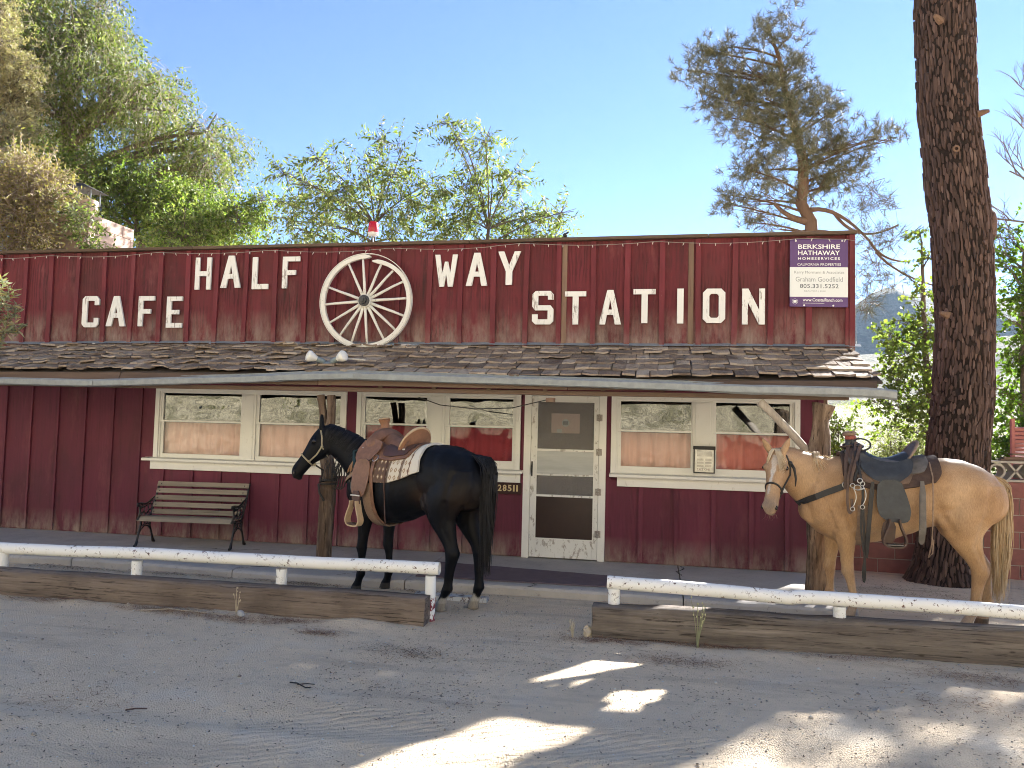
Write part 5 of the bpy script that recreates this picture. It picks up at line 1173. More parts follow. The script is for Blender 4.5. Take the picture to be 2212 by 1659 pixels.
s_ = MB(); s_.tube([Vector((1.20, .20, 1.42)), Vector((1.25, .235, 1.40)), Vector((1.23, .245, 1.30)), Vector((1.20, .27, 1.22))], [.012, .016, .02, .012], 7); s_.build('rope_strap', simple('teal_strap', (.02, .05, .065), (.015, .035, .045), 30), SB, smooth=True)
s_ = MB()
for i in range(16):
    a = U(-1, 1); s_.tube([(1.235, .262, 1.30), (1.25+.02*a, .275, 1.25), (1.26+.05*a, .27, 1.19+U(-.02, .02))], [.005, .004, .002], 4)
s_.build('tassel', leather('tassel_tan', (.35, .20, .10), (.22, .12, .07)), SB)
BCB = thing('breast_collar', 'tan leather breast strap across the black horse', 'strap', BK_LOC, rotz=BK_ANG, world=False)
for sg in (1, -1):
    P = [Vector((1.15, sg*.262, 1.24)), Vector((1.24, sg*.262, 1.17)), Vector((1.35, sg*.23, 1.12)), Vector((1.44, sg*.155, 1.09)), Vector((1.505, sg*.07, 1.075)), Vector((1.515, 0, 1.07))]
    s_ = MB(); s_.strap([tuple(p) for p in smooth_tab([tuple(p) for p in P], 3)], [(.2+.9*k/15, sg*(1-k/16), .1) for k in range(16)], .018, .008); s_.build('strap', MAT_RAWHIDE if 0 else leather('collar_tan', (.30, .20, .12), (.2, .13, .08)), BCB)

# ================================================================ palomino
rnd.seed(43)
def palo_col(co, hc):
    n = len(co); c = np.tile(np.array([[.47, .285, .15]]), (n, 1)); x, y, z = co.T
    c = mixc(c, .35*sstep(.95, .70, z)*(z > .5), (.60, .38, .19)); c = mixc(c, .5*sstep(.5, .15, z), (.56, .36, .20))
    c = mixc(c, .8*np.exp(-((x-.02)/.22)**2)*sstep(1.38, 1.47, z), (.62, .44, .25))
    t, u, w = hc.T; head = (t > -.05)&(t < 1.1)&(np.abs(w) < .13)&(u > -.26)&(u < .12)
    c = mixc(c, head*.75*sstep(.66, .88, t), (.235, .195, .17)); c = mixc(c, head*.35*(1.-sstep(.6, .8, t)), (.50, .32, .19))
    bl = .021*(1-sstep(.1, .55, t))+.010+.004*np.sin(t*40); cen = -.004+.012*np.sin(t*7)
    c = mixc(c, head*(u > -.02)*(t > .08)*(t < .74)*sstep(.004, -.004, np.abs(w-cen)-bl), (.72, .68, .62))
    ey = np.exp(-((t-.27)/.07)**2-((np.abs(w)-.10)/.03)**2-((u-.0)/.05)**2); c = mixc(c, head*.75*ey, (.13, .09, .07))
    c = mixc(c, (z < .075)*1., (.16, .12, .09)); c = mixc(c, ((z < .075)&(x < .02)&(y < 0))*1., (.05, .045, .042)); c = mixc(c, ((z < .15)&(z > .075))*.4, (.62, .50, .38))
    nn = .5+.5*np.sin(x*31+2*np.sin(z*23))*np.sin(z*27+y*19); c = c*(.93+.10*nn)[:, None]; q1 = np.array([mnoise.fractal(Vector((float(a)*3.2, float(b_)*3.2, float(d_)*3.2)), 1, 2, 3) for a, b_, d_ in co], np.float32); q2 = np.array([mnoise.noise(Vector((float(a)*9, float(b_)*9, float(d_)*9))) for a, b_, d_ in co], np.float32); c = mixc(c, np.clip(q1*.9, 0, .5), (.62, .42, .25)); c = mixc(c, np.clip(-q1*.8, 0, .42), (.36, .19, .08)); c = c*(1+.07*q2)[:, None]
    return c
PL_LOC, PL_ANG = (2.82, -1.75, 0), R(177)
PL_NECK = [(1.06, 0, 1.14, .30, .17), (1.22, .0, 1.18, .285, .16), (1.36, .02, 1.25, .255, .138), (1.48, .06, 1.325, .215, .115), (1.575, .11, 1.39, .175, .098), (1.645, .155, 1.43, .14, .085), (1.68, .19, 1.455, .115, .075)]
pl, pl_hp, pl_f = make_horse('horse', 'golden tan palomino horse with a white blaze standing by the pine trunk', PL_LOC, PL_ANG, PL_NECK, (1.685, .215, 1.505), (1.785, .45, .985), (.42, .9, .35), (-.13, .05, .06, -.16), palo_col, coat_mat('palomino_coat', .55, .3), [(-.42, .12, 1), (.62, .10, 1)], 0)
MAT_PHAIR = hair_mat('cream_hair', (.62, .48, .31), (.74, .62, .46)); MAT_PTAIL = hair_mat('tail_hair', (.36, .22, .10), (.66, .52, .35))
paths = []
for i in range(150):                             # forelock parted over the face
    a = U(-1, 1); ln = U(.12, .34) if a > -.2 else U(.1, .2); p = []
    for j in range(7):
        k = j/6; tt = -.02+ln*1.25*k; w = a*.03+(.075*k if a > -.3 else -.04*k)+.006*math.sin(k*7+i)
        p.append(pl_hp(tt, .062+.016*math.sin(k*3)-.02*max(0, k-.6)-.2*abs(w)*abs(w)*6, w))
    paths.append(p)
for i in range(160):                             # roach of mane along the crest
    f = 1.5+U(0, 4.3); i0 = int(f); k = f-i0; a = [x+(y-x)*k for x, y in zip(PL_NECK[i0], PL_NECK[i0+1])]; tan = Vector(PL_NECK[i0+1][:3])-Vector(PL_NECK[i0][:3]); lat = Vector((-tan.y, tan.x, 0)).normalized(); dv = tan.normalized().cross(lat); dv = -dv if dv.z < 0 else dv
    c = Vector(a[:3]); sd_ = -1; ln = U(.35, .8); paths.append([c+dv*(a[3]*1.03*math.cos(j/5*ln*2-.1*sd_))+lat*(sd_*a[4]*1.1*math.sin(j/5*ln*2-.1))+Vector((U(-.01, .01), 0, 0)) for j in range(6)])
for i in range(36):                              # one lock fallen to the near side
    s0 = 1.33+U(-.03, .03); p0 = torso_pt(1.26, 0)[0]; b0 = Vector((s0, U(-.02, .02), 1.515+U(-.01, .012))); e = Vector((s0+U(-.05, .02), .17, U(1.34, 1.44))); q = hug(pl_f, b0.lerp(e, .5)+Vector((0, .05, .03)), .012)[0]; q2 = hug(pl_f, e, .01)[0]
    paths.append([b0, b0.lerp(q, .5)+Vector((0, .01, .02)), q, q2])
strands('mane', MAT_PHAIR, pl, paths, .0042)
paths = []
for i in range(700):
    a = U(-1, 1); b_ = U(-1, 1); ln = U(.6, 1.2); p = []; w = U(.6, 1)
    for j in range(9):
        k = j/8; sp = (.03+.10*math.sin(min(1, k*1.15)*1.8)*w)*(1-.4*k*k)
        p.append((-.13-.105*math.sin(min(1, k*3.4)*1.57)+.05*k*k+sp*b_*.7+.008*math.sin(k*9+i), sp*a*.75+.01*math.sin(k*6+i), 1.36-ln*k+.075*math.sin(min(1, k*3.4)*1.57)))
    paths.append(p)
strands('tail', MAT_PTAIL, pl, paths, .0055)
paths = []
for i in range(9): a = U(-.05, .05); paths.append([pl_hp(.98, -.07, a), pl_hp(1.02+U(0, .03), -.08+U(-.02, .01), a*1.3), pl_hp(1.06+U(0, .05), -.07+U(-.04, .02), a*1.6)])
strands('whisker', MAT_PTAIL, pl, paths, .0009)
# ---- black halter
BLK = leather('black_strap', (.018, .017, .018), (.03, .028, .028), .5, 40)
HB = thing('rope_halter', 'thin black halter on the face of the palomino horse', 'halter', PL_LOC, rotz=PL_ANG, world=False)
s_ = MB(); s_.tube(head_ring(pl_hp, .60, slope=-.05, k=1.02), .0095, 7); s_.build('noseband', BLK, HB, smooth=True)
for sg in (1, -1):
    s_ = MB(); s_.tube([hsurf(pl_hp, .64, sg*1.75), hsurf(pl_hp, .48, sg*1.75), hsurf(pl_hp, .30, sg*1.75), hsurf(pl_hp, .16, sg*1.5), hsurf(pl_hp, .05, sg*1.1), hsurf(pl_hp, .0, sg*.5, 1.1)], .009, 7); s_.build('cheek_rope', BLK, HB, smooth=True)
    s_ = MB(); s_.tube([hsurf(pl_hp, .64, sg*1.75), hsurf(pl_hp, .70, sg*2.4, 1.06), hsurf(pl_hp, .72, sg*3.0, 1.08)], .008, 7); s_.build('chin_rope', BLK, HB, smooth=True)
s_ = MB(); s_.sphere(hsurf(pl_hp, .14, 1.45, 1.1), .022, 8, 6); s_.sphere(hsurf(pl_hp, .64, 1.75, 1.08), .016, 8, 6); s_.build('knot', BLK, HB, smooth=True)
q = hsurf(pl_hp, .13, 1.5, 1.12); s_ = MB(); s_.tube([q, q+Vector((-.03, .01, -.05)), q+Vector((-.045, .015, -.14)), q+Vector((-.04, .015, -.21))], [.014, .013, .010, .005], 6); s_.build('tie_end', BLK, HB, smooth=True)
# ---------------------------------------------------------------- dark saddle
PB = thing('saddle_pad', 'dark brown felt pad under the blue black saddle', 'saddle pad', PL_LOC, rotz=PL_ANG, world=False)
patch(MB(), .33, 1.13, R(-70), R(70), .010, .028, 22, 34, lambda u, v, s, ph: (s+.05*max(0, (abs(v*2-1)-.75)/.25)**2*(1 if u < .5 else -1)*(abs(u-.5)*2)**4, ph)).build('pad', simple('felt_brown', (.085, .055, .045), (.06, .04, .034), 40, .95, bump=.4, bs=120), PB, smooth=True, auto=50)
SP = thing('western_saddle', 'old blue black leather saddle on the palomino horse', 'saddle', PL_LOC, rotz=PL_ANG, world=False)
D1 = leather('saddle_leather_blueblack', (.048, .052, .06), (.026, .029, .034), .42); D2 = leather('saddle_leather_grey', (.17, .15, .135), (.10, .09, .08), .7); D3 = leather('saddle_leather_umber', (.11, .068, .05), (.065, .042, .034), .6); D4 = leather('saddle_rim_tan', (.30, .21, .14), (.17, .11, .08), .65)
patch(MB(), .42, 1.09, R(-50), R(50), .040, .014, 22, 30, skirt_fn).build('skirt', D2, SP, smooth=True, auto=50)
patch(MB(), .55, 1.05, R(-64), R(64), .040, .010, 18, 30, skirt_fn).build('under_skirt', leather('skirt_tan', (.20, .13, .09), (.11, .075, .055), .7), SP, smooth=True, auto=50)
saddle_seat(SP, D1, D4, D3, 1.545, .74, .185, .075, .115, .75)
saddle_fork(SP, D3, 1.015, 1.57, .15, .10, 1.0)
turned('horn', [(.055, 0), (.05, .04), (.047, .075), (.05, .08)], (1.02, 0, 1.565), D1, SP, axis=(.05, 0, 1))
turned('horn_wrap', [(.047, .078), (.05, .09), (.05, .108), (.045, .115)], (1.02, 0, 1.565), leather('wrap_red', (.30, .07, .045), (.2, .05, .04)), SP, axis=(.05, 0, 1))
turned('horn_cap', [(.045, .113), (.06, .12), (.062, .14), (.05, .15), (.05, .155), (.01, .158)], (1.02, 0, 1.565), D4, SP, axis=(.12, 0, 1))
for sg in (1, -1):
    hang_panel(SP, 'side_jockey', D1, [(.57, 1.50), (.66, 1.455), (.80, 1.455), (.92, 1.50), (.98, 1.54), (1.0, 1.42), (.92, 1.31), (.80, 1.265), (.70, 1.27), (.58, 1.36), (.55, 1.45)], lambda s, z, sg=sg: sg*(.195+.115*sm(1.53, 1.27, z)), .012*sg)
    hang_panel(SP, 'fender', D1, [(.68, 1.30), (.86, 1.30), (.88, 1.1), (.855, .99), (.80, .95), (.68, .93), (.615, .95), (.60, 1.05), (.64, 1.2)], lambda s, z, sg=sg: sg*(.325+.03*sm(1.3, 1.0, z)), .009*sg)
    stirrup(SP, D3, D2, D3, .74, sg*.385, .965, .735, .085)
    hang_panel(SP, 'stirrup_flap', D3, [(.72, .94), (.82, .96), (.85, .80), (.81, .755), (.735, .76)], lambda s, z, sg=sg: sg*.355, .006*sg)
    hang_panel(SP, 'flank_strap', D2, [(.475, 1.30), (.525, 1.30), (.535, .78), (.50, .74), (.475, .78)], lambda s, z, sg=sg: sg*(.30+.035*sm(1.3, 1.1, z)-.06*sm(.95, .72, z)), .008*sg)
    if sg < 0: continue
    s_ = MB(); s_.tube([torso_pt(.42, R(38)*sg, .07)[0], torso_pt(.41, R(62)*sg, .05)[0], torso_pt(.415, R(90)*sg, .045)[0], Vector((.42, sg*.31, .92)), Vector((.425, sg*.30, .76)), Vector((.45, sg*.29, .64)), Vector((.42, sg*.3, .68)), Vector((.41, sg*.3, .8))], .006, 5); s_.build('saddle_string', D4, SP)
    hang_panel(SP, 'latigo', BLK, [(.885, 1.28), (.925, 1.28), (.955, .9), (.965, .62), (.935, .60), (.92, .9)], lambda s, z, sg=sg: sg*(.335-.03*sm(.9, .6, z)), .008*sg)
P = [torso_pt(.97, R(a), .012)[0] for a in range(92, 272, 9)]; N_ = [torso_pt(.97, R(a))[1] for a in range(92, 272, 9)]
s_ = MB(); s_.strap(P, N_, .05, .008); s_.build('cinch', D4, SP)
for dx, mt_ in ((.0, BLK), (.02, D3), (-.03, BLK)):   # straps wound round the fork
    s_ = MB(); s_.torus((1.02+dx, 0, 1.585+dx*.6), (.25, .1, 1), .075, .010, 20, 6); s_.build('wound_strap', mt_, SP, smooth=True)
# ---- spare bridle hung from the horn
BD = thing('hanging_bridle', 'dark bridle with steel curb bits hung from the horn of the palomino saddle', 'bridle', PL_LOC, rotz=PL_ANG, world=False)
s_ = MB(); s_.torus((.95, .06, 1.60), (.1, 1, .5), .06, .008, 18, 6, sx=1.4); s_.build('loop', BLK, BD, smooth=True)
for pts, w in (([(1.0, .10, 1.62), (1.04, .20, 1.48), (1.09, .285, 1.34), (1.105, .31, 1.22), (1.11, .32, 1.10), (1.095, .325, 1.0), (1.07, .325, 1.03), (1.075, .325, 1.12)], .011), ([(1.02, .10, 1.6), (1.02, .22, 1.47), (1.0, .30, 1.34), (.985, .325, 1.2), (.98, .33, .95), (.965, .31, .75), (.965, .30, .55)], .010), ([(.96, .12, 1.6), (1.02, .23, 1.46), (1.07, .30, 1.32), (1.075, .31, 1.24)], .014), ([(1.06, .08, 1.58), (1.1, .2, 1.46), (1.115, .27, 1.33), (1.12, .29, 1.2)], .014), ([(.93, .15, 1.55), (1.0, .25, 1.42), (1.05, .30, 1.28)], .010), ([(1.0, .13, 1.5), (.92, .24, 1.42), (.86, .30, 1.32)], .012), ([(.98, .325, 1.2), (1.0, .325, .9), (.972, .305, .66)], .008)):
    s_ = MB(); P2 = [Vector(q[:3]) for q in smooth_tab(pts, 4)]; s_.strap(P2, (0, 1, .25), w, .006); s_.build('rein', D3 if w > .0105 else BLK, BD)
s_ = MB(); hang_panel(BD, 'rein_popper', BLK, [(.95, .56), (.985, .56), (.985, .40), (.955, .39)], lambda s, z: .30, .006)
def bit(cx_, cz_, y=.335):
    P = [(cx_, y, cz_), (cx_-.02, y, cz_-.05), (cx_-.022, y, cz_-.10), (cx_-.005, y, cz_-.15), (cx_+.005, y, cz_-.165)]
    s_ = MB(); s_.tube([q for q in smooth_tab(P, 3)], .0042, 6); s_.torus((cx_+.005, y, cz_+.02), (0, 1, 0), .018, .0038, 14, 5); s_.torus((cx_+.006, y, cz_-.185), (0, 1, 0), .017, .0038, 14, 5); s_.build('curb_bit', MAT_STEEL, BD, smooth=True)
bit(1.065, 1.22, .345); bit(.985, 1.24, .348)
s_ = MB(); s_.torus((1.03, .345, 1.225), (0, 1, 0), .022, .0045, 14, 5, sx=1.3); s_.torus((1.01, .345, 1.285), (.2, 1, 0), .02, .005, 14, 5); s_.tube([(1.03, .345, 1.20), (.98, .348, 1.22)], .007, 6); s_.build('mouthpiece', MAT_STEEL, BD, smooth=True)
# ---- black breast strap
BP = thing('breast_collar', 'wide black breast strap across the palomino horse', 'strap', PL_LOC, rotz=PL_ANG, world=False)
for sg in (1, -1):
    P = [hug(pl_f, q, .006) for q in [(1.10, sg*.30, 1.245), (1.18, sg*.30, 1.215), (1.27, sg*.28, 1.17), (1.36, sg*.23, 1.12), (1.43, sg*.16, 1.08), (1.49, sg*.07, 1.05), (1.51, 0, 1.045)]]
    P = [(p, n) for p, n in P]; s_ = MB(); s_.strap([p for p, n in P], [n for p, n in P], .027, .009); s_.build('strap', BLK, BP)
    MB().torus(hug(pl_f, (1.105, sg*.3, 1.245), .014)[0], hug(pl_f, (1.105, sg*.3, 1.245))[1], .028, .006, 16, 6).build('ring', MAT_STEEL, BP, smooth=True)
# ================================================================ trees
BL_A = [(-16.16,6.65,11.97,1.32), (-14.91,7.24,11.63,1.31), (-14.01,7.43,11.20,0.82), (-13.72,7.16,11.91,0.47), (-15.10,5.86,10.42,1.42), (-13.74,6.92,10.10,1.29), (-12.67,7.67,9.68,0.93), (-11.87,6.49,9.17,0.92), (-11.21,8.33,8.55,0.85), (-10.64,7.10,8.53,0.45), (-15.98,5.96,9.37,1.31), (-14.47,6.71,9.06,1.18), (-12.86,8.47,8.51,0.92), (-11.41,8.30,7.75,0.68), (-10.80,7.36,7.84,0.51), (-12.18,7.99,7.89,0.57), (-15.50,7.83,8.38,1.07)]
BL_B = [(-13.79,4.19,10.17,0.45), (-13.63,4.16,9.44,0.50), (-13.36,4.60,8.92,0.35), (-13.68,4.78,8.53,0.44), (-13.40,4.63,7.81,0.39), (-13.65,4.09,7.42,0.39)]
BL_C = [(-13.26,4.81,6.93,0.67), (-12.32,5.61,7.01,0.67), (-11.51,5.89,6.87,0.61), (-10.81,6.10,6.54,0.61), (-11.12,6.32,6.04,0.81), (-10.13,6.14,6.32,0.55), (-9.99,5.49,5.81,0.65), (-9.23,5.89,5.89,0.54), (-8.58,5.18,5.78,0.39), (-8.34,5.64,6.37,0.22), (-8.49,5.73,6.12,0.27), (-11.93,5.25,6.27,0.71), (-9.53,4.84,5.40,0.59)]
BL_D = [(-9.89,0.97,5.40,0.43), (-9.48,1.0,5.24,0.40), (-9.85,0.84,4.88,0.48), (-9.50,1.0,4.9,0.30), (-9.72,1.0,4.37,0.43), (-9.5,0.9,4.45,0.25)]
BL_E1 = [(-7.00,4.95,6.46,0.21), (-7.36,4.79,6.62,0.19), (-6.73,5.00,6.98,0.23), (-6.31,5.55,6.44,0.46), (-5.73,4.90,6.80,0.32), (-5.36,4.82,7.25,0.23), (-5.15,4.89,6.68,0.46), (-4.87,4.70,7.04,0.37), (-6.59,4.97,5.98,0.56), (-5.80,4.30,6.05,0.65), (-5.03,4.98,6.03,0.64), (-4.47,5.03,6.38,0.36), (-7.06,4.68,5.51,0.47), (-6.17,4.59,5.50,0.65), (-5.10,5.24,5.38,0.64), (-7.60,5.17,6.19,0.19), (-7.48,5.28,5.81,0.24)]
BL_E2 = [(-4.15,5.52,7.83,0.15), (-4.00,5.42,7.44,0.19), (-3.75,5.78,7.05,0.37), (-3.37,5.28,7.32,0.26), (-3.26,5.56,6.75,0.41), (-2.79,5.35,6.54,0.35), (-3.82,5.23,6.30,0.46), (-4.19,5.86,6.03,0.51), (-3.43,5.81,5.91,0.55), (-2.78,5.85,5.99,0.41), (-4.37,5.90,5.46,0.56), (-3.51,5.68,5.35,0.55), (-2.67,5.75,5.43,0.46), (-2.13,5.62,5.88,0.25), (-1.81,5.22,5.82,0.18), (-2.30,5.18,5.33,0.36), (-1.94,5.45,5.41,0.27)]
BL_F = [(1.92,6.11,9.72,0.25), (2.44,5.84,9.78,0.24), (2.05,5.81,9.30,0.29), (2.49,5.77,9.31,0.27), (1.35,5.85,9.20,0.29), (0.82,5.91,9.19,0.23), (0.56,6.06,8.88,0.26), (1.14,5.96,8.84,0.41), (1.67,6.03,8.71,0.45), (2.19,6.49,8.78,0.41), (2.57,6.06,8.84,0.27), (0.97,5.73,8.19,0.37), (1.50,5.96,8.17,0.45), (2.02,5.84,8.14,0.50), (2.53,5.97,8.29,0.40), (2.92,6.15,8.50,0.20), (3.05,5.99,8.13,0.25), (1.37,5.54,7.66,0.41), (1.94,6.14,7.50,0.50), (2.45,5.71,7.66,0.45), (2.96,5.65,7.72,0.36), (3.30,5.72,7.80,0.27), (3.38,6.29,7.34,0.35), (3.80,6.21,7.32,0.35), (4.13,5.88,7.31,0.31), (4.41,6.12,7.38,0.16), (3.72,6.38,6.88,0.35), (3.22,6.21,6.99,0.40), (2.71,5.62,7.01,0.45), (2.11,6.46,6.94,0.40), (1.68,5.92,6.77,0.32), (1.51,5.85,6.23,0.29), (1.30,5.84,6.09,0.20), (1.95,6.42,6.30,0.36), (2.37,5.63,6.20,0.31), (2.97,6.30,6.54,0.36), (3.38,6.05,6.44,0.31), (1.78,6.02,5.76,0.27), (2.29,6.16,5.66,0.22)]
BL_Fs = [(3.96,5.85,6.24,0.26), (4.21,5.91,6.06,0.22), (3.88,5.72,5.36,0.31), (4.13,6.32,5.00,0.35), (3.88,6.06,4.65,0.30), (4.29,5.70,5.35,0.26), (3.72,5.88,5.89,0.26), (4.37,5.85,4.56,0.22), (3.96,6.12,4.21,0.30)]
BL_H = [(4.65,5.43,5.39,0.15), (4.77,5.26,4.88,0.21), (4.46,5.65,4.63,0.13), (4.65,5.33,4.21,0.23), (4.30,5.69,3.79,0.25), (4.69,5.36,3.62,0.33), (4.11,5.35,3.46,0.25), (4.45,5.77,3.12,0.37), (4.76,5.29,2.96,0.33), (4.22,5.46,2.70,0.21), (3.91,5.47,2.28,0.18), (4.22,5.26,2.20,0.25), (4.57,5.23,2.38,0.37), (4.14,5.56,1.87,0.21), (4.64,5.46,1.88,0.33)]
BL_H2 = [(6.67,6.84,5.60,0.35), (6.54,6.67,4.99,0.35), (6.70,6.33,4.37,0.39), (6.53,6.22,3.85,0.35), (6.68,6.49,3.24,0.39), (6.52,6.75,2.63,0.35), (6.67,6.47,2.11,0.39), (6.51,6.78,1.68,0.30)]
rng = np.random.default_rng(5)
def leaf_mat(name, cs, trans=.45, rough=.55):
    m = NT(name); c = m.ramp(m.island(), [(i/(len(cs)-1), q) for i, q in enumerate(cs)]); c = m.mix(m.ramp(m.noise(.8, 3), [(.35, 0), (.7, .45)]), c, tuple(x*.6 for x in cs[0]))
    m.fin(c, rough, .3); tl = m.n('ShaderNodeBsdfTranslucent'); g = m.n('ShaderNodeMix'); g.data_type = 'RGBA'; g.blend_type = 'MULTIPLY'; g.inputs[0].default_value = 1; m.l(c, g.inputs[6]); g.inputs[7].default_value = (1.35, 1.65, .7, 1)
    m.l(g.outputs[2], tl.inputs[0]); mx = m.n('ShaderNodeMixShader'); mx.inputs[0].default_value = trans; m.l(m.b.outputs[0], mx.inputs[1]); m.l(tl.outputs[0], mx.inputs[2]); m.l(mx.outputs[0], m.out.inputs[0]); return m.mat
MAT_BARKG = wood('grey_bark', (.15, .12, .095), (.08, .062, .05), 'Z', 12, .95, .8)
MAT_TWIG = simple('twig_bark', (.14, .105, .08), (.09, .07, .055), 20, .9, bump=0)
def unit(v): return v/np.maximum(np.linalg.norm(v, axis=-1, keepdims=True), 1e-9)
def blob_points(bl, n, shell=.55):
    """points spread through the crown, denser towards the outside of each blob"""
    B = np.array(bl); vol = B[:, 3]**2.2; k = rng.choice(len(B), n, p=vol/vol.sum()); d = unit(rng.normal(size=(n, 3)))
    r = B[k, 3]*(shell+(1.08-shell)*rng.random(n)**.7)*(1+.18*rng.normal(size=n)); d[:, 2] *= .9
    return B[k, :3]+d*r[:, None], d, k
def sprays(P, D, ln, nl, L, W, droop, mat, name, parent, pinn=False, jit=.5, tw=.004, twig_mat=None, flatness=.3):
    """twigs from points P along D with nl leaves each; leaves are folded diamonds"""
    n = len(P); ls = ln*(.6+.8*rng.random(n))[:, None]; D = unit(D+jit*rng.normal(size=D.shape)+np.array([0, 0, -droop]))
    side = unit(np.cross(D, rng.normal(size=D.shape))); upv = np.cross(side, D)
    t = (np.arange(nl)+.5)/nl; curve = np.array([0, 0, -1.])*droop*.5
    C = P[:, None, :]+D[:, None, :]*(ls*t)[:, :, None]+curve[None, None, :]*((ls*t)**2)[:, :, None]*2
    sg = np.where(np.arange(nl) % 2 == 0, 1., -1.)[None, :, None]
    if pinn: ld = unit(D[:, None, :]*.6+side[:, None, :]*sg*1.0+np.array([0, 0, -.35])+.25*rng.normal(size=C.shape))
    else: ld = unit(D[:, None, :]*.5+side[:, None, :]*sg*.7+np.array([0, 0, -droop*.6])+.55*rng.normal(size=C.shape))
    nr = unit(upv[:, None, :]+np.array([0, 0, flatness])+.7*rng.normal(size=C.shape)); wd = unit(np.cross(ld, nr)); nr = np.cross(wd, ld)
    sz = (.65+.6*rng.random((n, nl)))[:, :, None]; l = L*sz; w = W*sz
    C = C.reshape(-1, 3); ld = ld.reshape(-1, 3); wd = wd.reshape(-1, 3); nr = nr.reshape(-1, 3); l = l.reshape(-1, 1); w = w.reshape(-1, 1)
    V = np.stack([C, C+ld*l*.45+wd*w*.5+nr*w*.12, C+ld*l, C+ld*l*.45-wd*w*.5+nr*w*.12], 1).reshape(-1, 3); m_ = len(C)
    F = (np.arange(m_)*4)[:, None]+np.array([0, 1, 2, 3])[None]
    o = fast_mesh(name, V, F, mat, parent); tag(o, kind='stuff')
    if tw:
        E = P[:, None, :]+D[:, None, :]*(ls*np.array([-.5, 0, .5, 1.]))[:, :, None]+curve*((ls*np.array([0, 0, .5, 1.]))**2)[:, :, None]*2
        rr = tw*np.array([1.3, 1, .7, .25])[None, :, None, None]; a = np.array([0, 2.094, 4.189]); ring_ = side[:, None, None, :]*np.cos(a)[None, None, :, None]+upv[:, None, None, :]*np.sin(a)[None, None, :, None]
        TV = (E[:, :, None, :]+ring_*rr).reshape(-1, 3); base = np.arange(n)*12; q = []
        for i in range(3):
            for k in range(3): q.append(np.stack([base+i*3+k, base+i*3+(k+1) % 3, base+i*3+3+(k+1) % 3, base+i*3+3+k], 1))
        tag(fast_mesh('twig', TV, np.concatenate(q), twig_mat or MAT_TWIG, parent), kind='stuff')
    return o
def bez(a, b, c, n=9):
    a, b, c = Vector(a), Vector(b), Vector(c); return [a*(1-t)**2+b*2*t*(1-t)+c*t*t for t in [i/(n-1) for i in range(n)]]
def limbs(parent, trunk, trad, bl, mat, sub=5, r0=.05, name_t='trunk', sag=0, wob=.1):
    """trunk polyline plus a limb to each blob and shoots inside it"""
    s_ = MB(); T = [Vector(p) for p in trunk]; P = []; rr = []
    for i in range(len(T)-1):
        for k in range(4): P.append(T[i].lerp(T[i+1], k/4)); rr.append(trad[i]+(trad[i+1]-trad[i])*k/4)
    P.append(T[-1]); rr.append(trad[-1]); s_.tube(P, rr, 12, wob=.05); s_.build(name_t, mat, parent, smooth=True)
    s_ = MB()
    for b in bl:
        c = Vector(b[:3]); cand = [(p, r) for p, r in zip(P, rr) if p.z < c.z-.2*abs(c.x-p.x)] or [(P[0], rr[0])]
        p, r = min(cand, key=lambda q: (q[0]-c).length+.3*max(0, q[0].z-c.z+.8)); d = (c-p).length
        mid = p.lerp(c, .5)+Vector((U(-wob, wob)*d, U(-wob, wob)*d, .12*d-sag*d)); rb = min(r*.6, r0*(.5+b[3]))
        L_ = bez(p, mid, c); s_.tube(L_, [rb+(rb*.35-rb)*i/8 for i in range(9)], 7)
        for k in range(sub):
            q = L_[rnd.randint(3, 8)]; e = c+Vector((U(-1, 1), U(-1, 1), U(-.7, 1)))*b[3]*.95; s_.tube(bez(q, q.lerp(e, .5)+Vector((U(-.1, .1), U(-.1, .1), .1*b[3]-sag*.2)), e, 6), [rb*.35*(1-.7*i/5) for i in range(6)], 5)
    tag(s_.build('limb', mat, parent, smooth=True), kind='stuff')
G1 = leaf_mat('leaf_elm', [(.06, .085, .02), (.105, .13, .035), (.175, .185, .065), (.27, .25, .14)], .42)
G2 = leaf_mat('leaf_bright', [(.07, .105, .025), (.12, .16, .04), (.19, .22, .07), (.27, .26, .12)], .45)
G3 = leaf_mat('leaf_pinnate', [(.065, .085, .028), (.11, .13, .045), (.18, .185, .08), (.27, .255, .17)], .45)
G4 = leaf_mat('leaf_dry', [(.22, .15, .075), (.30, .22, .12), (.22, .20, .07), (.36, .29, .19)], .35)
G5 = leaf_mat('leaf_maple', [(.08, .11, .03), (.14, .165, .045), (.22, .23, .08)], .5)
G6 = leaf_mat('leaf_maple_shade', [(.05, .09, .015), (.09, .14, .02), (.14, .19, .03)], .5)
G7 = leaf_mat('cypress_grey', [(.26, .20, .12), (.36, .28, .18), (.24, .23, .14), (.40, .34, .25)], .3)
# ---- big drooping tree, left
rnd.seed(51); rng = np.random.default_rng(51)
t = thing('elm_tree', 'tall drooping green tree at the upper left behind the cafe', 'tree', (-14.5, 7.5, 0))
limbs(t, [(-14.5, 7.5, 0), (-14.4, 7.4, 3.5), (-14.2, 7.4, 6.5), (-14.5, 7.2, 9), (-14.8, 7.2, 11.5)], [.38, .32, .26, .17, .07], BL_A, MAT_BARKG, 7, .09)
P, D, k = blob_points(BL_A, 7200, .45); D[:, 2] -= .3; sprays(P, D, .42, 10, .105, .036, .75, G1, 'crown', t, tw=.004, twig_mat=simple('pale_twig', (.30, .25, .18), (.22, .18, .13), bump=0))
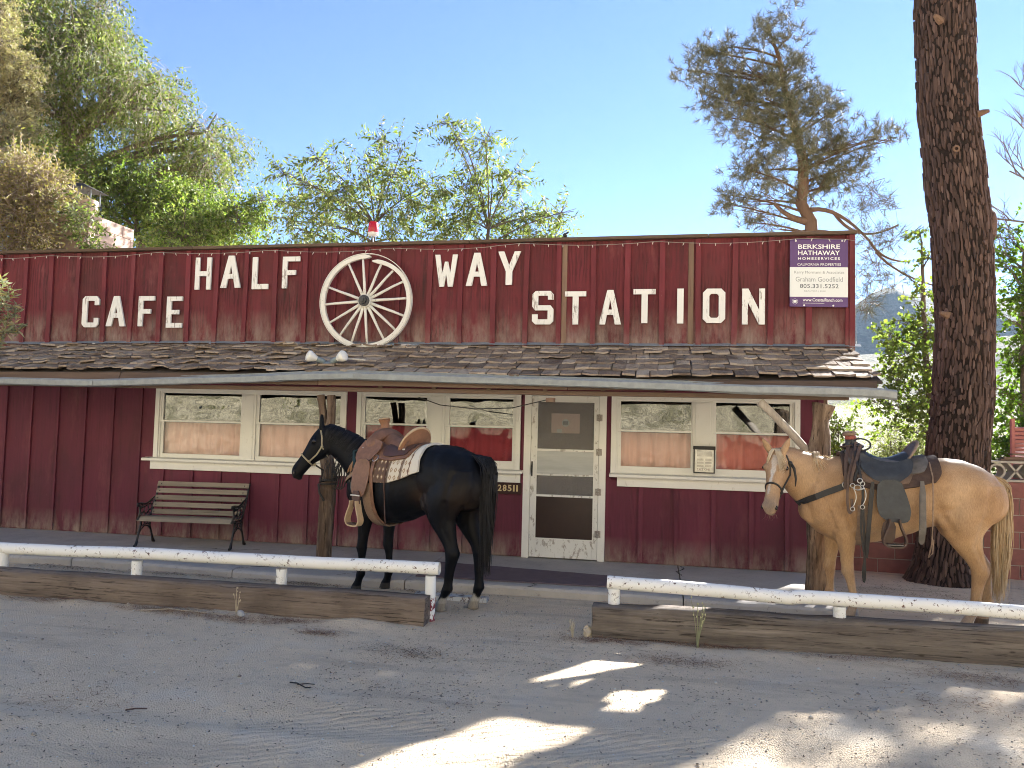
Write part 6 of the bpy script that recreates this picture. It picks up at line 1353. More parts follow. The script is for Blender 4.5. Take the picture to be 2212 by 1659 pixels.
# ---- brown cypress at the edge
t = thing('cypress_tree', 'dying tan cypress at the top left edge', 'tree', (-14.4, 4.5, 0))
limbs(t, [(-14.3, 4.5, 0), (-14.2, 4.5, 5), (-14.0, 4.5, 9), (-13.9, 4.4, 10.8)], [.22, .17, .1, .04], BL_B, MAT_BARKG, 4, .04)
P, D, k = blob_points(BL_B, 1500, .2); sprays(P, D, .24, 16, .06, .020, .1, G7, 'crown', t, tw=.003, jit=.6)
# ---- bright green tree in front of it
rnd.seed(52); rng = np.random.default_rng(52)
t = thing('young_elm_tree', 'bright green leafy tree right of the chimney', 'tree', (-11, 5.8, 0))
limbs(t, [(-11, 5.8, 0), (-11, 5.8, 2.5), (-11.1, 5.8, 4.6), (-11.4, 5.7, 6.3)], [.16, .13, .09, .04], BL_C, MAT_BARKG, 6, .05)
P, D, k = blob_points(BL_C, 4000, .25); sprays(P, D, .32, 10, .085, .04, .3, G2, 'crown', t, tw=.003)
# ---- dry shrub by the chimney
t = thing('dry_shrub', 'dry brown twiggy shrub in front of the chimney', 'shrub', (-9.6, .9, 2.6))
limbs(t, [(-9.7, .9, 2.5), (-9.6, .9, 3.2), (-9.5, .9, 4.1)], [.08, .07, .04], BL_D, simple('dry_bark', (.28, .22, .17), (.2, .16, .12), bump=0), 18, .03)
P, D, k = blob_points(BL_D, 2300, .15); sprays(P, D, .28, 7, .06, .022, .15, G4, 'crown', t, tw=.004, jit=.8, twig_mat=simple('dry_twig', (.36, .28, .22), (.26, .2, .16), bump=0))
P, D, k = blob_points([(-8.75, 1.1, 4.75, .22), (-8.7, 1.1, 4.45, .2), (-8.6, 1.2, 4.2, .18), (-9.0, 1.1, 4.95, .25)], 150, .2); sprays(P, D, .2, 7, .075, .034, .4, G3, 'leafy_shoot', t, tw=.004)
# ---- two feathery trees behind the wheel
rnd.seed(53); rng = np.random.default_rng(53)
for nm, bl, base, lab in (('pinnate_tree', BL_E1, (-5.6, 5.0), 'open feathery green tree behind the red beacon'), ('pinnate_tree', BL_E2, (-3.4, 5.5), 'open feathery green tree with tall arching shoots behind the word WAY')):
    t = thing(nm, lab, 'tree', (*base, 0), 'feathery trees behind the false front')
    limbs(t, [(*base, 0), (base[0]-.1, base[1], 2.5), (base[0], base[1], 4.2), (base[0]+.1, base[1], 5.6)], [.13, .11, .08, .03], bl, MAT_BARKG, 3, .03)
    n = 500; P, D, k = blob_points(bl, n, .25); sprays(P, D, .36, 13, .12, .038, .35, G3, 'crown', t, pinn=True, tw=.003, jit=.45)
    P = np.array([b[:3] for b in bl if b[3] < .3 for _ in range(9)]); D = unit(rng.normal(size=P.shape)); D[:, 2] = np.abs(D[:, 2]); sprays(P, D, .5, 13, .115, .036, .5, G3, 'shoot', t, pinn=True, tw=.005)
# ---- pine behind the right end
rnd.seed(54); rng = np.random.default_rng(54)
m = NT('pine_needle'); m.fin(m.ramp(m.island(), [(0, (.08, .09, .045)), (.4, (.145, .145, .08)), (.75, (.22, .205, .125)), (1, (.32, .29, .2))]), .6, .12); MAT_NEEDLE = m.mat
MAT_PBARK = wood('pine_bark', (.20, .125, .085), (.10, .065, .048), 'Z', 14, .95, .8)
def needles(P, D, nn, L, w, name, parent, spread=.75):
    n = len(P); d = unit(D[:, None, :]*spread+rng.normal(size=(n, nn, 3))*.62); L_ = L*(.7+.5*rng.random((n, nn, 1))); s = unit(np.cross(d, rng.normal(size=d.shape)))*w
    st = P[:, None, :]+D[:, None, :]*(rng.random((n, nn, 1))-.5)*L*.9
    V = np.stack([st-s*.5, st+s*.5, st+d*L_], 2).reshape(-1, 3); F = np.arange(n*nn*3).reshape(-1, 3); return fast_mesh(name, V, F, MAT_NEEDLE, parent)
t = thing('pine_tree', 'leaning grey green pine rising behind the right end of the false front', 'tree', (2.95, 6, 0))
limbs(t, [(3.1, 6, 0), (3.0, 6, 3), (2.92, 6, 5.4), (2.9, 6, 5.74), (2.72, 6, 6.1), (2.76, 6, 6.5), (2.74, 6, 7.0), (2.6, 6, 7.6), (2.42, 6, 8.3), (2.3, 6, 9.0), (2.1, 6, 9.6)], [.22, .18, .125, .115, .105, .1, .09, .075, .06, .04, .015], BL_F, MAT_PBARK, 6, .034, sag=.05)
P, D, k = blob_points(BL_F, 820, .4); P = (P[:, None, :]+rng.normal(size=(820, 3, 3))*.085).reshape(-1, 3); D = (D[:, None, :]+.35*rng.normal(size=(820, 3, 3))).reshape(-1, 3); D[:, 2] += .45; D = unit(D); needles(P, D, 30, .155, .008, 'crown', t)
P, D, k = blob_points(BL_Fs, 210, .4); needles(P, unit(D), 22, .17, .006, 'sparse_tuft', t)
s_ = MB()
for i in range(150):
    b = BL_Fs[rnd.randrange(len(BL_Fs))]; c = Vector(b[:3]); a = c+Vector((U(-1, 1), U(-1, 1), U(-1, 1)))*b[3]; e = c+Vector((U(-1, 1), U(-1, 1), U(-1.2, .6)))*b[3]*1.3
    s_.tube(bez(a, a.lerp(e, .5)+Vector((0, 0, U(-.15, .1))), e, 6), [.007*(1-.7*j/5) for j in range(6)], 4)
s_.build('bare_twig', simple('bare_grey', (.21, .17, .14), (.15, .12, .1), bump=0), t)
s_ = MB()
for a, b, c, r in (((2.9, 6, 5.75), (2.5, 5.9, 5.75), (2.2, 5.8, 6.05), .07), ((2.8, 6, 5.95), (3.3, 5.9, 6.1), (3.9, 5.8, 5.3), .05), ((3.9, 5.8, 5.3), (4.1, 5.8, 4.9), (4.6, 5.8, 4.9), .03), ((3.3, 5.95, 5.9), (3.7, 5.9, 5.2), (4.4, 5.8, 5.6), .035), ((4.0, 5.8, 5.1), (4.4, 5.8, 4.6), (5.2, 5.8, 4.4), .025), ((2.55, 6, 5.45), (2.8, 6, 5.62), (3.4, 6, 5.5), .07)):
    s_.tube(bez(a, b, c, 10), [r*(1-.55*j/9) for j in range(10)], 8, wob=.08)
s_.build('low_branch', MAT_PBARK, t, smooth=True)
# ---- foreground pine trunk with bark plates
rnd.seed(55)
TK = [(-.1, 3.36, .50), (.06, 3.37, .385), (.2, 3.38, .335), (.45, 3.40, .315), (1.0, 3.47, .322), (1.4, 3.525, .335), (2.2, 3.59, .328), (3.0, 3.62, .312), (3.78, 3.605, .328), (4.27, 3.58, .33), (4.66, 3.535, .335), (5.78, 3.44, .326), (6.9, 3.415, .33), (9, 3.33, .29), (12, 3.25, .22), (15, 3.2, .12), (17, 3.2, .03)]
def trunk_at(z):
    x, r = lerp_list(TK, z); return x, .62, r
t = thing('tall_pine_tree', 'thick dark pine trunk with plated bark behind the palomino horse', 'tree', (3.37, .62, 0))
s_ = MB(); rs = []
for i in range(150):
    z = -.1+17.1*(i/149)**1.15; x, y, r = trunk_at(z); rs.append([(x+r*.955*math.cos(w)*(1+.02*fbm(math.cos(w)*3, math.sin(w)*3, z*4)), y+r*.955*math.sin(w)*(1+.02*fbm(math.cos(w)*3, math.sin(w)*3, z*4)), z) for w in [2*math.pi*k/28 for k in range(28)]])
s_.rings(rs); s_.build('trunk', simple('bark_furrow', (.035, .026, .024), (.02, .016, .015), 25, 1, .1, bump=.6, bs=40), t, smooth=True)
m = NT('bark_plate'); c = m.mix(m.noise(30, 5, .7), (.12, .076, .064), (.06, .043, .039)); rr_ = m.rand()
c = m.mix(.6, c, m.ramp(m.math('FRACT', m.math('ADD', m.island(), rr_)), [(0, (.045, .033, .031)), (.5, (.085, .057, .05)), (.85, (.135, .085, .072)), (1, (.20, .14, .12))])); m.bump(m.noise(70, 5, .7), .7, .01); MAT_PLATE = m.fin(c, .95, .1)
plates = []
z = 0.0
while z < 7.3:
    h = U(.08, .12); x, y, r = trunk_at(z); n = int(2*math.pi*r/.043); off = U(0, 1)
    for k in range(n):
        a = 2*math.pi*(k+off+U(-.3, .3))/n; zc = z+U(-.05, .05)
        front = -math.sin(a)
        if front < -.35: continue
        plates.append((front, a, zc, U(.011, .027), h*U(.45, 1.15)*(1+.5*fbm(a*1.3, zc*.8, 2, 1)), U(.004, .028)))
    z += h*.92
def plate_mesh(mb, a, zc, hw, hh, th):
    pts = [(math.cos(u)*hw*U(.75, 1.1), math.sin(u)*hh*U(.75, 1.1)+U(-.008, .008)) for u in [2*math.pi*j/7+U(-.2, .2) for j in range(7)]]
    def q(u, v, o):
        x, y, r = trunk_at(max(-.05, zc+v)); w = a+u/r; return (x+(r*.95+o)*math.cos(w), y+(r*.95+o)*math.sin(w), zc+v)
    vs = [q(u, v, -.01) for u, v in pts]+[q(u*.86, v*.9, th) for u, v in pts]; n = 7
    mb.add(vs, [(j, (j+1) % n, n+(j+1) % n, n+j) for j in range(n)]+[tuple(range(n, 2*n))])
view = [p for p in plates if 1.45 < p[2] < 7.1 or p[2] < .4]
view.sort(key=lambda p: -p[0]*p[3]*p[4]); big = set(id(p) for p in view[:300]); rest = MB()
for p in plates:
    if id(p) in big: s_ = MB(); plate_mesh(s_, *p[1:]); s_.build('bark_plate', MAT_PLATE, t)
    else: plate_mesh(rest, *p[1:])
tag(rest.build('small_bark', MAT_PLATE, t), kind='stuff')
s_ = MB(); s_.sphere((3.86, .58, 4.22), (.10, .14, .22), 14, 10)
for v in range(len(s_.v)): q = Vector(s_.v[v]); s_.v[v] = tuple(q+(q-Vector((3.86, .58, 4.22)))*.22*fbm(q.x*9, q.y*9, q.z*9))
s_.build('burl', MAT_PLATE, t)
for q_, d_ in (((3.28, .30, 6.6), (-.8, -.5, .35)), ((3.70, .42, 5.5), (.9, -.3, .2)), ((3.33, .33, 3.1), (-.8, -.6, .15))):
    s_ = MB(); s_.tube([q_, Vector(q_)+Vector(d_)*.07, Vector(q_)+Vector(d_)*.13], [.045, .035, .018], 8, wob=.15); s_.build('limb_stub', MAT_PBARK, t)
MB().torus((3.42, .275, 5.05), (-.1, -1, 0), .03, .012, 12, 6).build('branch_scar', MAT_PBARK, t)
crown = [(3.2+U(-2.6, 2.6), .6+U(-2.6, 2.6), U(9.5, 16), U(.5, .9)) for _ in range(26)]
rng = np.random.default_rng(55); limbs(t, [(3.33, .62, 9), (3.25, .62, 12), (3.2, .62, 15.5)], [.05, .05, .03], crown, MAT_PBARK, 3, .06, name_t='leader'); P, D, k = blob_points(crown, 1500, .3); needles(P, D, 22, .2, .010, 'crown', t)
# ---- maples at the right
rnd.seed(56); rng = np.random.default_rng(56)
t = thing('maple_tree', 'sunlit yellow green tree between the porch roof and the pine trunk', 'tree', (4.9, 5.5, 0))
limbs(t, [(5.0, 5.5, 0), (4.9, 5.5, 1.6), (4.75, 5.5, 3.2), (4.7, 5.5, 5.2)], [.10, .08, .05, .02], BL_H, MAT_BARKG, 6, .03)
P, D, k = blob_points([b for b in BL_H if b[2] < 3.5 or b[0] > 4.5], 520, .25); sprays(P, D, .2, 8, .075, .07, .15, G5, 'crown', t, tw=.004, flatness=.8)
t = thing('maple_tree', 'shaded dark green tree at the right edge beyond the pine trunk', 'tree', (6.8, 6.5, 0))
limbs(t, [(6.9, 6.5, 0), (6.8, 6.5, 2.2), (6.8, 6.5, 5.2)], [.13, .1, .03], BL_H2, MAT_BARKG, 5, .04)
P, D, k = blob_points(BL_H2+[(7.3, 6.6, z, .6) for z in (1.5, 2.6, 3.6, 4.6)]+[(8.4, 7, 5.2, .7), (9.2, 7, 6.2, .8), (8.7, 7.2, 7.4, .7), (9.8, 7, 7.4, .8), (10.3, 7, 5.8, .8), (9.3, 7, 4.6, .8), (8.3, 7, 6.4, .5)], 2600, .2); sprays(P, D, .24, 8, .08, .07, .15, G6, 'crown', t, tw=.004, flatness=.8)
# ---- bare tree at the right edge
t = thing('bare_tree', 'leafless grey tree at the right edge of the sky', 'tree', (7.6, 7, 0)); rnd.seed(57)
s_ = MB(); s_.tube([(7.9, 7, 0), (7.8, 7, 3), (7.7, 7, 5.5), (7.4, 7, 8.0)], [.14, .11, .08, .03], 8); s_.build('trunk', MAT_BARKG, t, smooth=True)
s_ = MB()
def bare(p, d, ln, r, lv):
    e = p+d*ln; s_.tube(bez(p, p.lerp(e, .5)+Vector((U(-.1, .1), U(-.1, .1), U(-.02, .12)))*ln, e, 5), [r*(1-.5*j/4) for j in range(5)], 5 if lv > 1 else 4)
    if lv:
        for k in range(4 if lv > 1 else 5): q = p.lerp(e, U(.35, 1)); bare(q, (d+Vector((U(-.8, .8), U(-.5, .5), U(-.35, .75)))).normalized(), ln*U(.45, .7), r*.5, lv-1)
for z, dx in ((4.6, -.9), (5.2, -.8), (5.8, -.9), (6.3, -.6), (6.9, -.4), (7.6, -.1)): bare(Vector((7.65, 7, z)), Vector((dx, U(-.2, .2), U(.2, .6))).normalized(), U(.9, 1.2), .03, 3)
s_.build('branch', simple('bare_bark', (.20, .155, .13), (.14, .11, .095), bump=0), t)
# ---- broad-leaved shrub entering at the left edge
rnd.seed(58); rng = np.random.default_rng(58)
t = thing('oleander_shrub', 'grey green shrub reaching in at the left edge in front of the false front', 'shrub', (-8.1, -1.75, 0))
KT = [(-7.50, -1.65, 3.25), (-7.42, -1.6, 3.12), (-7.60, -1.65, 3.0), (-7.52, -1.7, 2.86), (-7.36, -1.6, 2.84), (-7.28, -1.6, 2.72), (-7.45, -1.6, 2.66), (-7.60, -1.6, 2.75), (-7.55, -1.65, 2.52), (-7.66, -1.6, 2.42), (-7.70, -1.7, 3.2), (-7.4, -1.7, 2.95), (-7.75, -1.6, 2.9), (-7.8, -1.65, 2.6), (-7.48, -1.62, 3.05), (-7.55, -1.6, 3.18), (-7.36, -1.58, 2.66), (-7.42, -1.62, 2.78), (-7.34, -1.6, 2.92), (-7.5, -1.6, 2.58), (-7.62, -1.6, 2.62)]
s_ = MB(); s_.tube([(-8.15, -1.75, 0), (-8.1, -1.75, 1.2), (-8.05, -1.7, 2.3), (-7.95, -1.7, 2.8)], [.05, .04, .03, .018], 8)
for k in KT: s_.tube(bez((-8.0, -1.7, 2.4+U(0, .3)), (-7.8, -1.68, k[2]-.05), k, 6), [.012, .011, .010, .008, .007, .006], 5)
s_.build('stem', simple('shrub_stem', (.20, .15, .12), bump=0), t, smooth=True)
K1 = leaf_mat('leaf_oleander', [(.16, .18, .10), (.24, .25, .16), (.34, .32, .23), (.40, .30, .10)], .25); Pk = []; Dk = []
for k in KT:
    for j in range(30): d = Vector((U(-1, 1), U(-1, 1), U(-.5, 1))).normalized(); Pk.append(Vector(k)+Vector((U(-.04, .04), U(-.04, .04), U(-.07, .03)))); Dk.append(d)
Pk = np.array(Pk); Dk = np.array(Dk); n = len(Pk); sd_ = unit(np.cross(Dk, rng.normal(size=Dk.shape))); nr = np.cross(sd_, Dk); L_ = (.07+.05*rng.random(n))[:, None]; w_ = .011
V = np.stack([Pk, Pk+Dk*L_*.5+sd_*w_+nr*.003, Pk+Dk*L_, Pk+Dk*L_*.5-sd_*w_+nr*.003], 1).reshape(-1, 3); fast_mesh('foliage', V, (np.arange(n)*4)[:, None]+np.arange(4)[None], K1, t)
# ================================================================ chimney
rnd.seed(61)
MAT_BLOCKP = simple('pink_block', (.58, .42, .35), (.48, .34, .28), 12, .95, .1, bump=.4, bs=70); MAT_MORT = simple('mortar', (.42, .38, .34), (.34, .31, .28), 40, 1, .1, bump=.3)
CH = thing('chimney', 'pink block chimney with a bent black cap behind the left of the false front', 'chimney', (-9.6, 2, 2.6))
cx0, cx1, cy0, cy1, ctop = -10.35, -9.0, 1.49, 2.57, 4.96
MB().box(cx0+.012, cx1-.012, cy0+.012, cy1-.012, 2.0, ctop-.01).build('core', MAT_MORT, CH)
z = ctop-.2; r_ = 0
while z > 2.9:
    for face in ('x', 'y'):
        a0, a1 = (cy0, cy1) if face == 'x' else (cx0, cx1); p = a0-(.2 if r_ % 2 else 0)
        while p < a1-.02:
            a, b = max(p, a0)+.005, min(p+.4, a1)-.005
            if b-a > .05:
                s_ = MB(); dz = U(-.002, .002)
                if face == 'x': s_.box(cx1-.1, cx1+U(-.003, .004), a, b, z+.005, z+.195)
                else: s_.box(a, b, cy0-U(-.003, .004), cy0+.1, z+.005, z+.195)
                s_.build('block', MAT_BLOCKP, CH)
            p += .4
    z -= .2; r_ += 1
s_ = MB(); s_.tube([(-9.34, 1.86, 4.9), (-9.34, 1.86, 5.27)], .15, 14); s_.build('flue', MAT_BLOCKP, CH, smooth=True, auto=40)
s_ = MB(); s_.hexa([(-9.72, 1.62, 5.49), (-9.14, 1.62, 5.43), (-9.14, 2.1, 5.42), (-9.74, 2.1, 5.48), (-9.58, 1.72, 5.555), (-9.36, 1.72, 5.54), (-9.36, 2.0, 5.53), (-9.58, 2.0, 5.545)]); s_.build('cap', MAT_IRON, CH)
for q in ((-9.46, 1.75), (-9.22, 1.75), (-9.22, 1.97), (-9.46, 1.97)): MB().tube([(q[0], q[1], 5.2), (q[0]+.01, q[1], 5.46)], .012, 6).build('cap_stay', MAT_GALV, CH)
# ================================================================ block wall at the right
rnd.seed(62)
BW = thing('block_wall', 'low red concrete block wall with screen blocks on top behind the palomino horse', 'wall', (3.6, 1.05, 0))
MAT_BLOCKR = simple('red_block', (.27, .115, .105), (.19, .085, .08), 8, .95, .1, bump=.4, bs=80)
wx0, wx1, wy = 1.95, 6.4, 1.0
MB().box(wx0, wx1, wy+.012, wy+.178, -.1, 1.165).build('core', MAT_MORT, BW)
for r_ in range(6):
    x = wx0-(.2 if r_ % 2 else 0)
    while x < wx1-.05:
        a, b = max(x, wx0)+.006, min(x+.4, wx1)-.006
        if b-a > .05: MB().box(a, b, wy+U(-.003, .003), wy+.17, -.03+r_*.2+.006, -.03+r_*.2+.194).build('block', MAT_BLOCKR, BW)
        x += .4
MB().box(3.6, wx1, wy-.01, wy+.2, 1.17, 1.195).build('ledge', MAT_MORT, BW); MB().box(3.6, wx1, wy-.01, wy+.2, 1.395, 1.42).build('coping', MAT_MORT, BW)
for k in range(7):
    x = 3.6+k*.4+.2; s_ = MB(); s_.rings([[(x-.09+r*math.cos(w), y, 1.295+r*math.sin(w)) for w in [2*math.pi*j/20 for j in range(20)]] for r, y in ((.07, wy), (.095, wy), (.095, wy+.19), (.07, wy+.19), (.07, wy))], cap=False)
    for sg in (1, -1): s_.hexa([(x+.02, wy+.005, 1.295+sg*.10), (x+.05, wy+.005, 1.295+sg*.10), (x+.05, wy+.185, 1.295+sg*.10), (x+.02, wy+.185, 1.295+sg*.10), (x+.17, wy+.005, 1.295-sg*.085), (x+.2, wy+.005, 1.295-sg*.085), (x+.2, wy+.185, 1.295-sg*.085), (x+.17, wy+.185, 1.295-sg*.085)])
    s_.build('screen_block', MAT_MORT, BW)
SH = thing('slatted_shed', 'pink red slatted screen at the right edge above the wall', 'screen', (4.9, 1.6, 0)); MAT_SLR = simple('slat_red', (.45, .17, .15), (.36, .13, .12), 20, .8)
MB().box(4.50, 4.54, 1.55, 1.6, 0, 1.95).build('post', MAT_SLR, SH)
for k in range(24): MB().hexa([(4.54, 1.55, .6+k*.052), (6.2, 1.55, .6+k*.052), (6.2, 1.59, .62+k*.052), (4.54, 1.59, .62+k*.052), (4.54, 1.545, .635+k*.052), (6.2, 1.545, .635+k*.052), (6.2, 1.585, .65+k*.052), (4.54, 1.585, .65+k*.052)]).build('slat', MAT_SLR, SH)
for k, (x, z) in enumerate(((4.30, 1.43), (4.33, 1.455), (4.42, 1.50))):
    o = MB().box(x-.14, x+.22, 1.02, 1.12, z-.009, z+.012).build('plank', MAT_FASC); tag(o, ['lowest of three short boards stacked on the screen block wall', 'middle of three short boards stacked on the screen block wall', 'topmost of three short boards stacked on the screen block wall'][k], 'board', 'boards on the wall')
o = None
# ================================================================ shrubs and scrub beyond
rnd.seed(63); rng = np.random.default_rng(63)
G8 = leaf_mat('leaf_bush', [(.13, .19, .03), (.22, .27, .06), (.30, .32, .10)], .5); G9 = leaf_mat('leaf_sage', [(.16, .165, .085), (.24, .23, .13), (.30, .29, .18)], .4)
def bush(name, label, bl, mat, n, L, W, grp=None):
    b0 = bl[0]; t = thing(name, label, 'shrub', (b0[0], b0[1], 0), grp)
    s_ = MB()
    for b in bl:
        for k in range(3): s_.tube(bez((b0[0]+U(-.1, .1), b0[1]+U(-.1, .1), -.05), (b[0], b[1], b[2]*.5), (b[0]+U(-.2, .2), b[1], b[2]+U(-.1, .2)), 6), [.018, .015, .012, .01, .008, .005], 5)
    s_.build('stem', MAT_TWIG, t); P, D, k = blob_points(bl, n, .2); D[:, 2] += .4; sprays(P, unit(D), .2, 9, L, W, .05, mat, 'foliage', t, tw=.003)
bush('green_bush', 'small bright green bush just right of the corner post', [(2.75, 3.2, .8, .35), (2.7, 3.2, 1.3, .28), (2.75, 3.2, 1.7, .22), (2.8, 3.3, .4, .4)], G8, 500, .06, .04)
bush('sage_bush', 'grey green bush beyond the palomino saddle', [(4.2, 6.2, .8, .6), (4.7, 6.4, 1.2, .6), (5.2, 6.4, 1.0, .6), (4.5, 6.2, 1.5, .45), (5.3, 6.5, 1.6, .4)], G9, 1300, .07, .02)
bush('dark_bush', 'dark green bush in the shade right of the pine trunk', [(5.6, 3.2, .8, .6), (6.1, 3.4, 1.3, .6), (5.5, 3.3, 1.5, .5), (6.4, 3.3, .8, .6)], G6, 1100, .08, .05)
MAT_SCRUB = hill_mat('scrub_slope', (.52, .46, .32), (.44, .40, .27), (.30, .30, .17), .6)
ground.data.materials.append(hill_mat('scrub_field', (.33, .30, .21), (.28, .26, .18), (.20, .20, .12), 1.2))
mi = np.zeros(len(ground.data.polygons), np.int32); cen = np.empty(len(mi)*3); ground.data.polygons.foreach_get('center', cen); cen = cen.reshape(-1, 3); mi[cen[:, 1] > 12] = 1; ground.data.polygons.foreach_set('material_index', mi)
sc = []
for i in range(420):
    y = 14+130*rnd.random()**1.3; x = .27*y+U(-.22, .25)*y+1; sc.append((x, y, gz(x, y)+.12, U(.25, .7)))
P, D, k = blob_points(sc, 6500, .2); P[:, 2] = np.maximum(P[:, 2], 0); o = sprays(P, D, .3, 4, .16, .07, 0, G9, 'scrub', None, tw=0); tag(o, 'pale sage scrub dotted over the field behind the cafe', 'scrub', kind='stuff')
sc = [(U(-60, 60), -U(23, 60), 0, U(.25, .9)) for _ in range(420)]; sc = [(x, y, hillz(x, y)+.2, r) for x, y, z, r in sc]
P, D, k = blob_points(sc, 9000, .2); o = sprays(P, D, .35, 4, .22, .09, 0, G9, 'hillside_scrub', None, tw=0); tag(o, 'dry brush on the slope across the road', 'scrub', kind='stuff')
MAT_HILL = hill_mat('chaparral_hill', (.17, .15, .10), (.12, .115, .075), (.07, .075, .045), .12)
def hz1(x, y): u = (y-170)/260; return 5+sm(0, 1, u)*(38+10*fbm(x, 0, 0, .012)+.10*(x-70))+2.5*fbm(x, y, 0, .03)
hill_obj('near_hill', -500, 700, 165, 440, 120, 40, hz1, MAT_HILL)
def hz2(x, y): u = (y-480)/230; return 6+sm(0, 1, u)*(118+20*fbm(x, 5, 0, .009)+9*fbm(x, 9, 0, .028))+4*fbm(x, y, 0, .02)
hill_obj('far_hill', -900, 1200, 475, 730, 160, 30, hz2, MAT_HILL)
# ================================================================ litter on the ground
rnd.seed(64); rng = np.random.default_rng(64)
n = 9000; X = rng.uniform(-7.5, 4.5, n); Y = -8.3+6.5*rng.random(n)**.9; cl = rng.random(n)
oct_v = np.array([(1, 0, 0), (0, 1, 0), (-1, 0, 0), (0, -1, 0), (0, 0, .7), (0, 0, -.7)]); oct_f = np.array([(0, 1, 4), (1, 2, 4), (2, 3, 4), (3, 0, 4), (1, 0, 5), (2, 1, 5), (3, 2, 5), (0, 3, 5)])
r = .0035+.007*rng.random(n)**3+.010*(rng.random(n) > .985); V = (oct_v[None]*(.7+.6*rng.random((n, 6, 1)))*r[:, None, None]); a = rng.random(n)*6.28; ca, sa = np.cos(a), np.sin(a)
V = np.stack([V[:, :, 0]*ca[:, None]-V[:, :, 1]*sa[:, None], V[:, :, 0]*sa[:, None]+V[:, :, 1]*ca[:, None], V[:, :, 2]], 2); V += np.stack([X, Y, np.array([gz(x, y) for x, y in zip(X, Y)])+r*.25], 1)[:, None, :]
m = NT('pebble'); MAT_PEB = m.fin(m.ramp(m.island(), [(0, (.16, .14, .125)), (.3, (.33, .29, .25)), (.8, (.45, .41, .36)), (1, (.62, .6, .56))]), .9, .2)
o = fast_mesh('gravel', V.reshape(-1, 3), (np.arange(n)*6)[:, None, None].repeat(8, 1).reshape(-1, 1)+np.tile(oct_f, (n, 1)), MAT_PEB); tag(o, 'loose gravel scattered over the dirt lot', 'gravel', kind='stuff')
def litter(name, label, patches, mat, L, w, up_=.3):
    V = []; 
    for (x, y, rx, ry, cnt) in patches:
        for i in range(int(cnt*1.7)):
            px, py = x+rnd.gauss(0, rx*.5), y+rnd.gauss(0, ry*.5)
            if rx > 1.5 and fbm(px, py, 7, 1.1)+.5*fbm(px, py, 2, 4) < U(-.25, .35): continue
            a = U(0, 6.28); l = L*U(.5, 1.3); z = gz(px, py)+U(.002, .018); dx, dy = math.cos(a)*l, math.sin(a)*l
            V += [(px-dy*w/l, py+dx*w/l, z), (px+dy*w/l, py-dx*w/l, z), (px+dx, py+dy, z+U(-.004, .02)*up_)]
    o = fast_mesh(name, np.array(V), np.arange(len(V)).reshape(-1, 3), mat); tag(o, label, 'litter', kind='stuff')
m = NT('needle_litter'); MAT_NL = m.fin(m.ramp(m.island(), [(0, (.13, .055, .035)), (.5, (.26, .115, .065)), (1, (.40, .26, .16))]), .9, .1)
litter('pine_litter', 'rust brown pine needles drifted along the timbers', [(-5.4, -3.12, .5, .08, 260), (-4.2, -3.15, .5, .1, 420), (-3.5, -3.25, .6, .1, 380), (-3.0, -3.16, .4, .07, 200), (-.35, -3.08, .4, .08, 260), (.45, -3.0, .5, .07, 320), (.22, -3.45, .4, .16, 230), (-1.75, -3.75, .35, .18, 110), (-2.6, -3.45, .2, .08, 160), (1.5, -3.1, .5, .1, 180), (2.3, -3.3, .5, .2, 320), (2.0, -3.9, .6, .3, 200), (-4.5, -1.78, 3.2, .06, 700), (.8, -1.86, .9, .07, 420), (-2.2, -3.9, 2.5, 1.2, 260), (3.0, -.6, 1.4, .7, 900), (-3.3, -5.2, .5, .2, 90)], MAT_NL, .075, .0016)
m = NT('leaf_crumbs'); MAT_LC = m.fin(m.ramp(m.island(), [(0, (.08, .06, .048)), (.5, (.19, .145, .11)), (1, (.34, .28, .21))]), .95, .1)
litter('leaf_litter', 'dark crumbs of leaf litter over the dirt lot', [(-2, -4.6, 5, 2.2, 3000), (-4.5, -1.8, 3.4, .1, 1500), (.9, -1.9, .9, .1, 700), (1.5, -5, 2, 1.2, 700), (3.2, -.5, 1.6, .9, 1800), (.25, -3.45, .4, .2, 60), (-1.7, -3.75, .4, .2, 110)], MAT_LC, .022, .006)
for k, (pts, lab) in enumerate(([[(-2.26, -4.62), (-2.2, -4.64), (-2.12, -4.69), (-2.08, -4.7)], 'black forked twig on the dirt left of the sunlit patch'], [[(-4.35, -3.22), (-4.1, -3.15), (-3.8, -3.17), (-3.55, -3.2)], 'pale thin stick lying along the railroad tie'], [[(-2.96, -5.25), (-2.91, -5.23), (-2.85, -5.21)], 'small brown twig on the dirt near the lower left'])):
    s_ = MB(); s_.tube([(x, y, gz(x, y)+.012+.006*i % .01) for i, (x, y) in enumerate(pts)], [.005, .0045, .004, .003][:len(pts)], 5)
    if k == 0: s_.tube([(-2.2, -4.64, gz(-2.2, -4.64)+.008), (-2.16, -4.61, gz(-2.16, -4.61)+.012), (-2.1, -4.6, gz(-2.1, -4.6)+.008)], .003, 5)
    o = s_.build('twig', simple('twig_%d' % k, [(.03, .025, .022), (.42, .36, .28), (.10, .06, .045)][k], bump=0)); tag(o, lab, 'twig', 'twigs on the dirt')
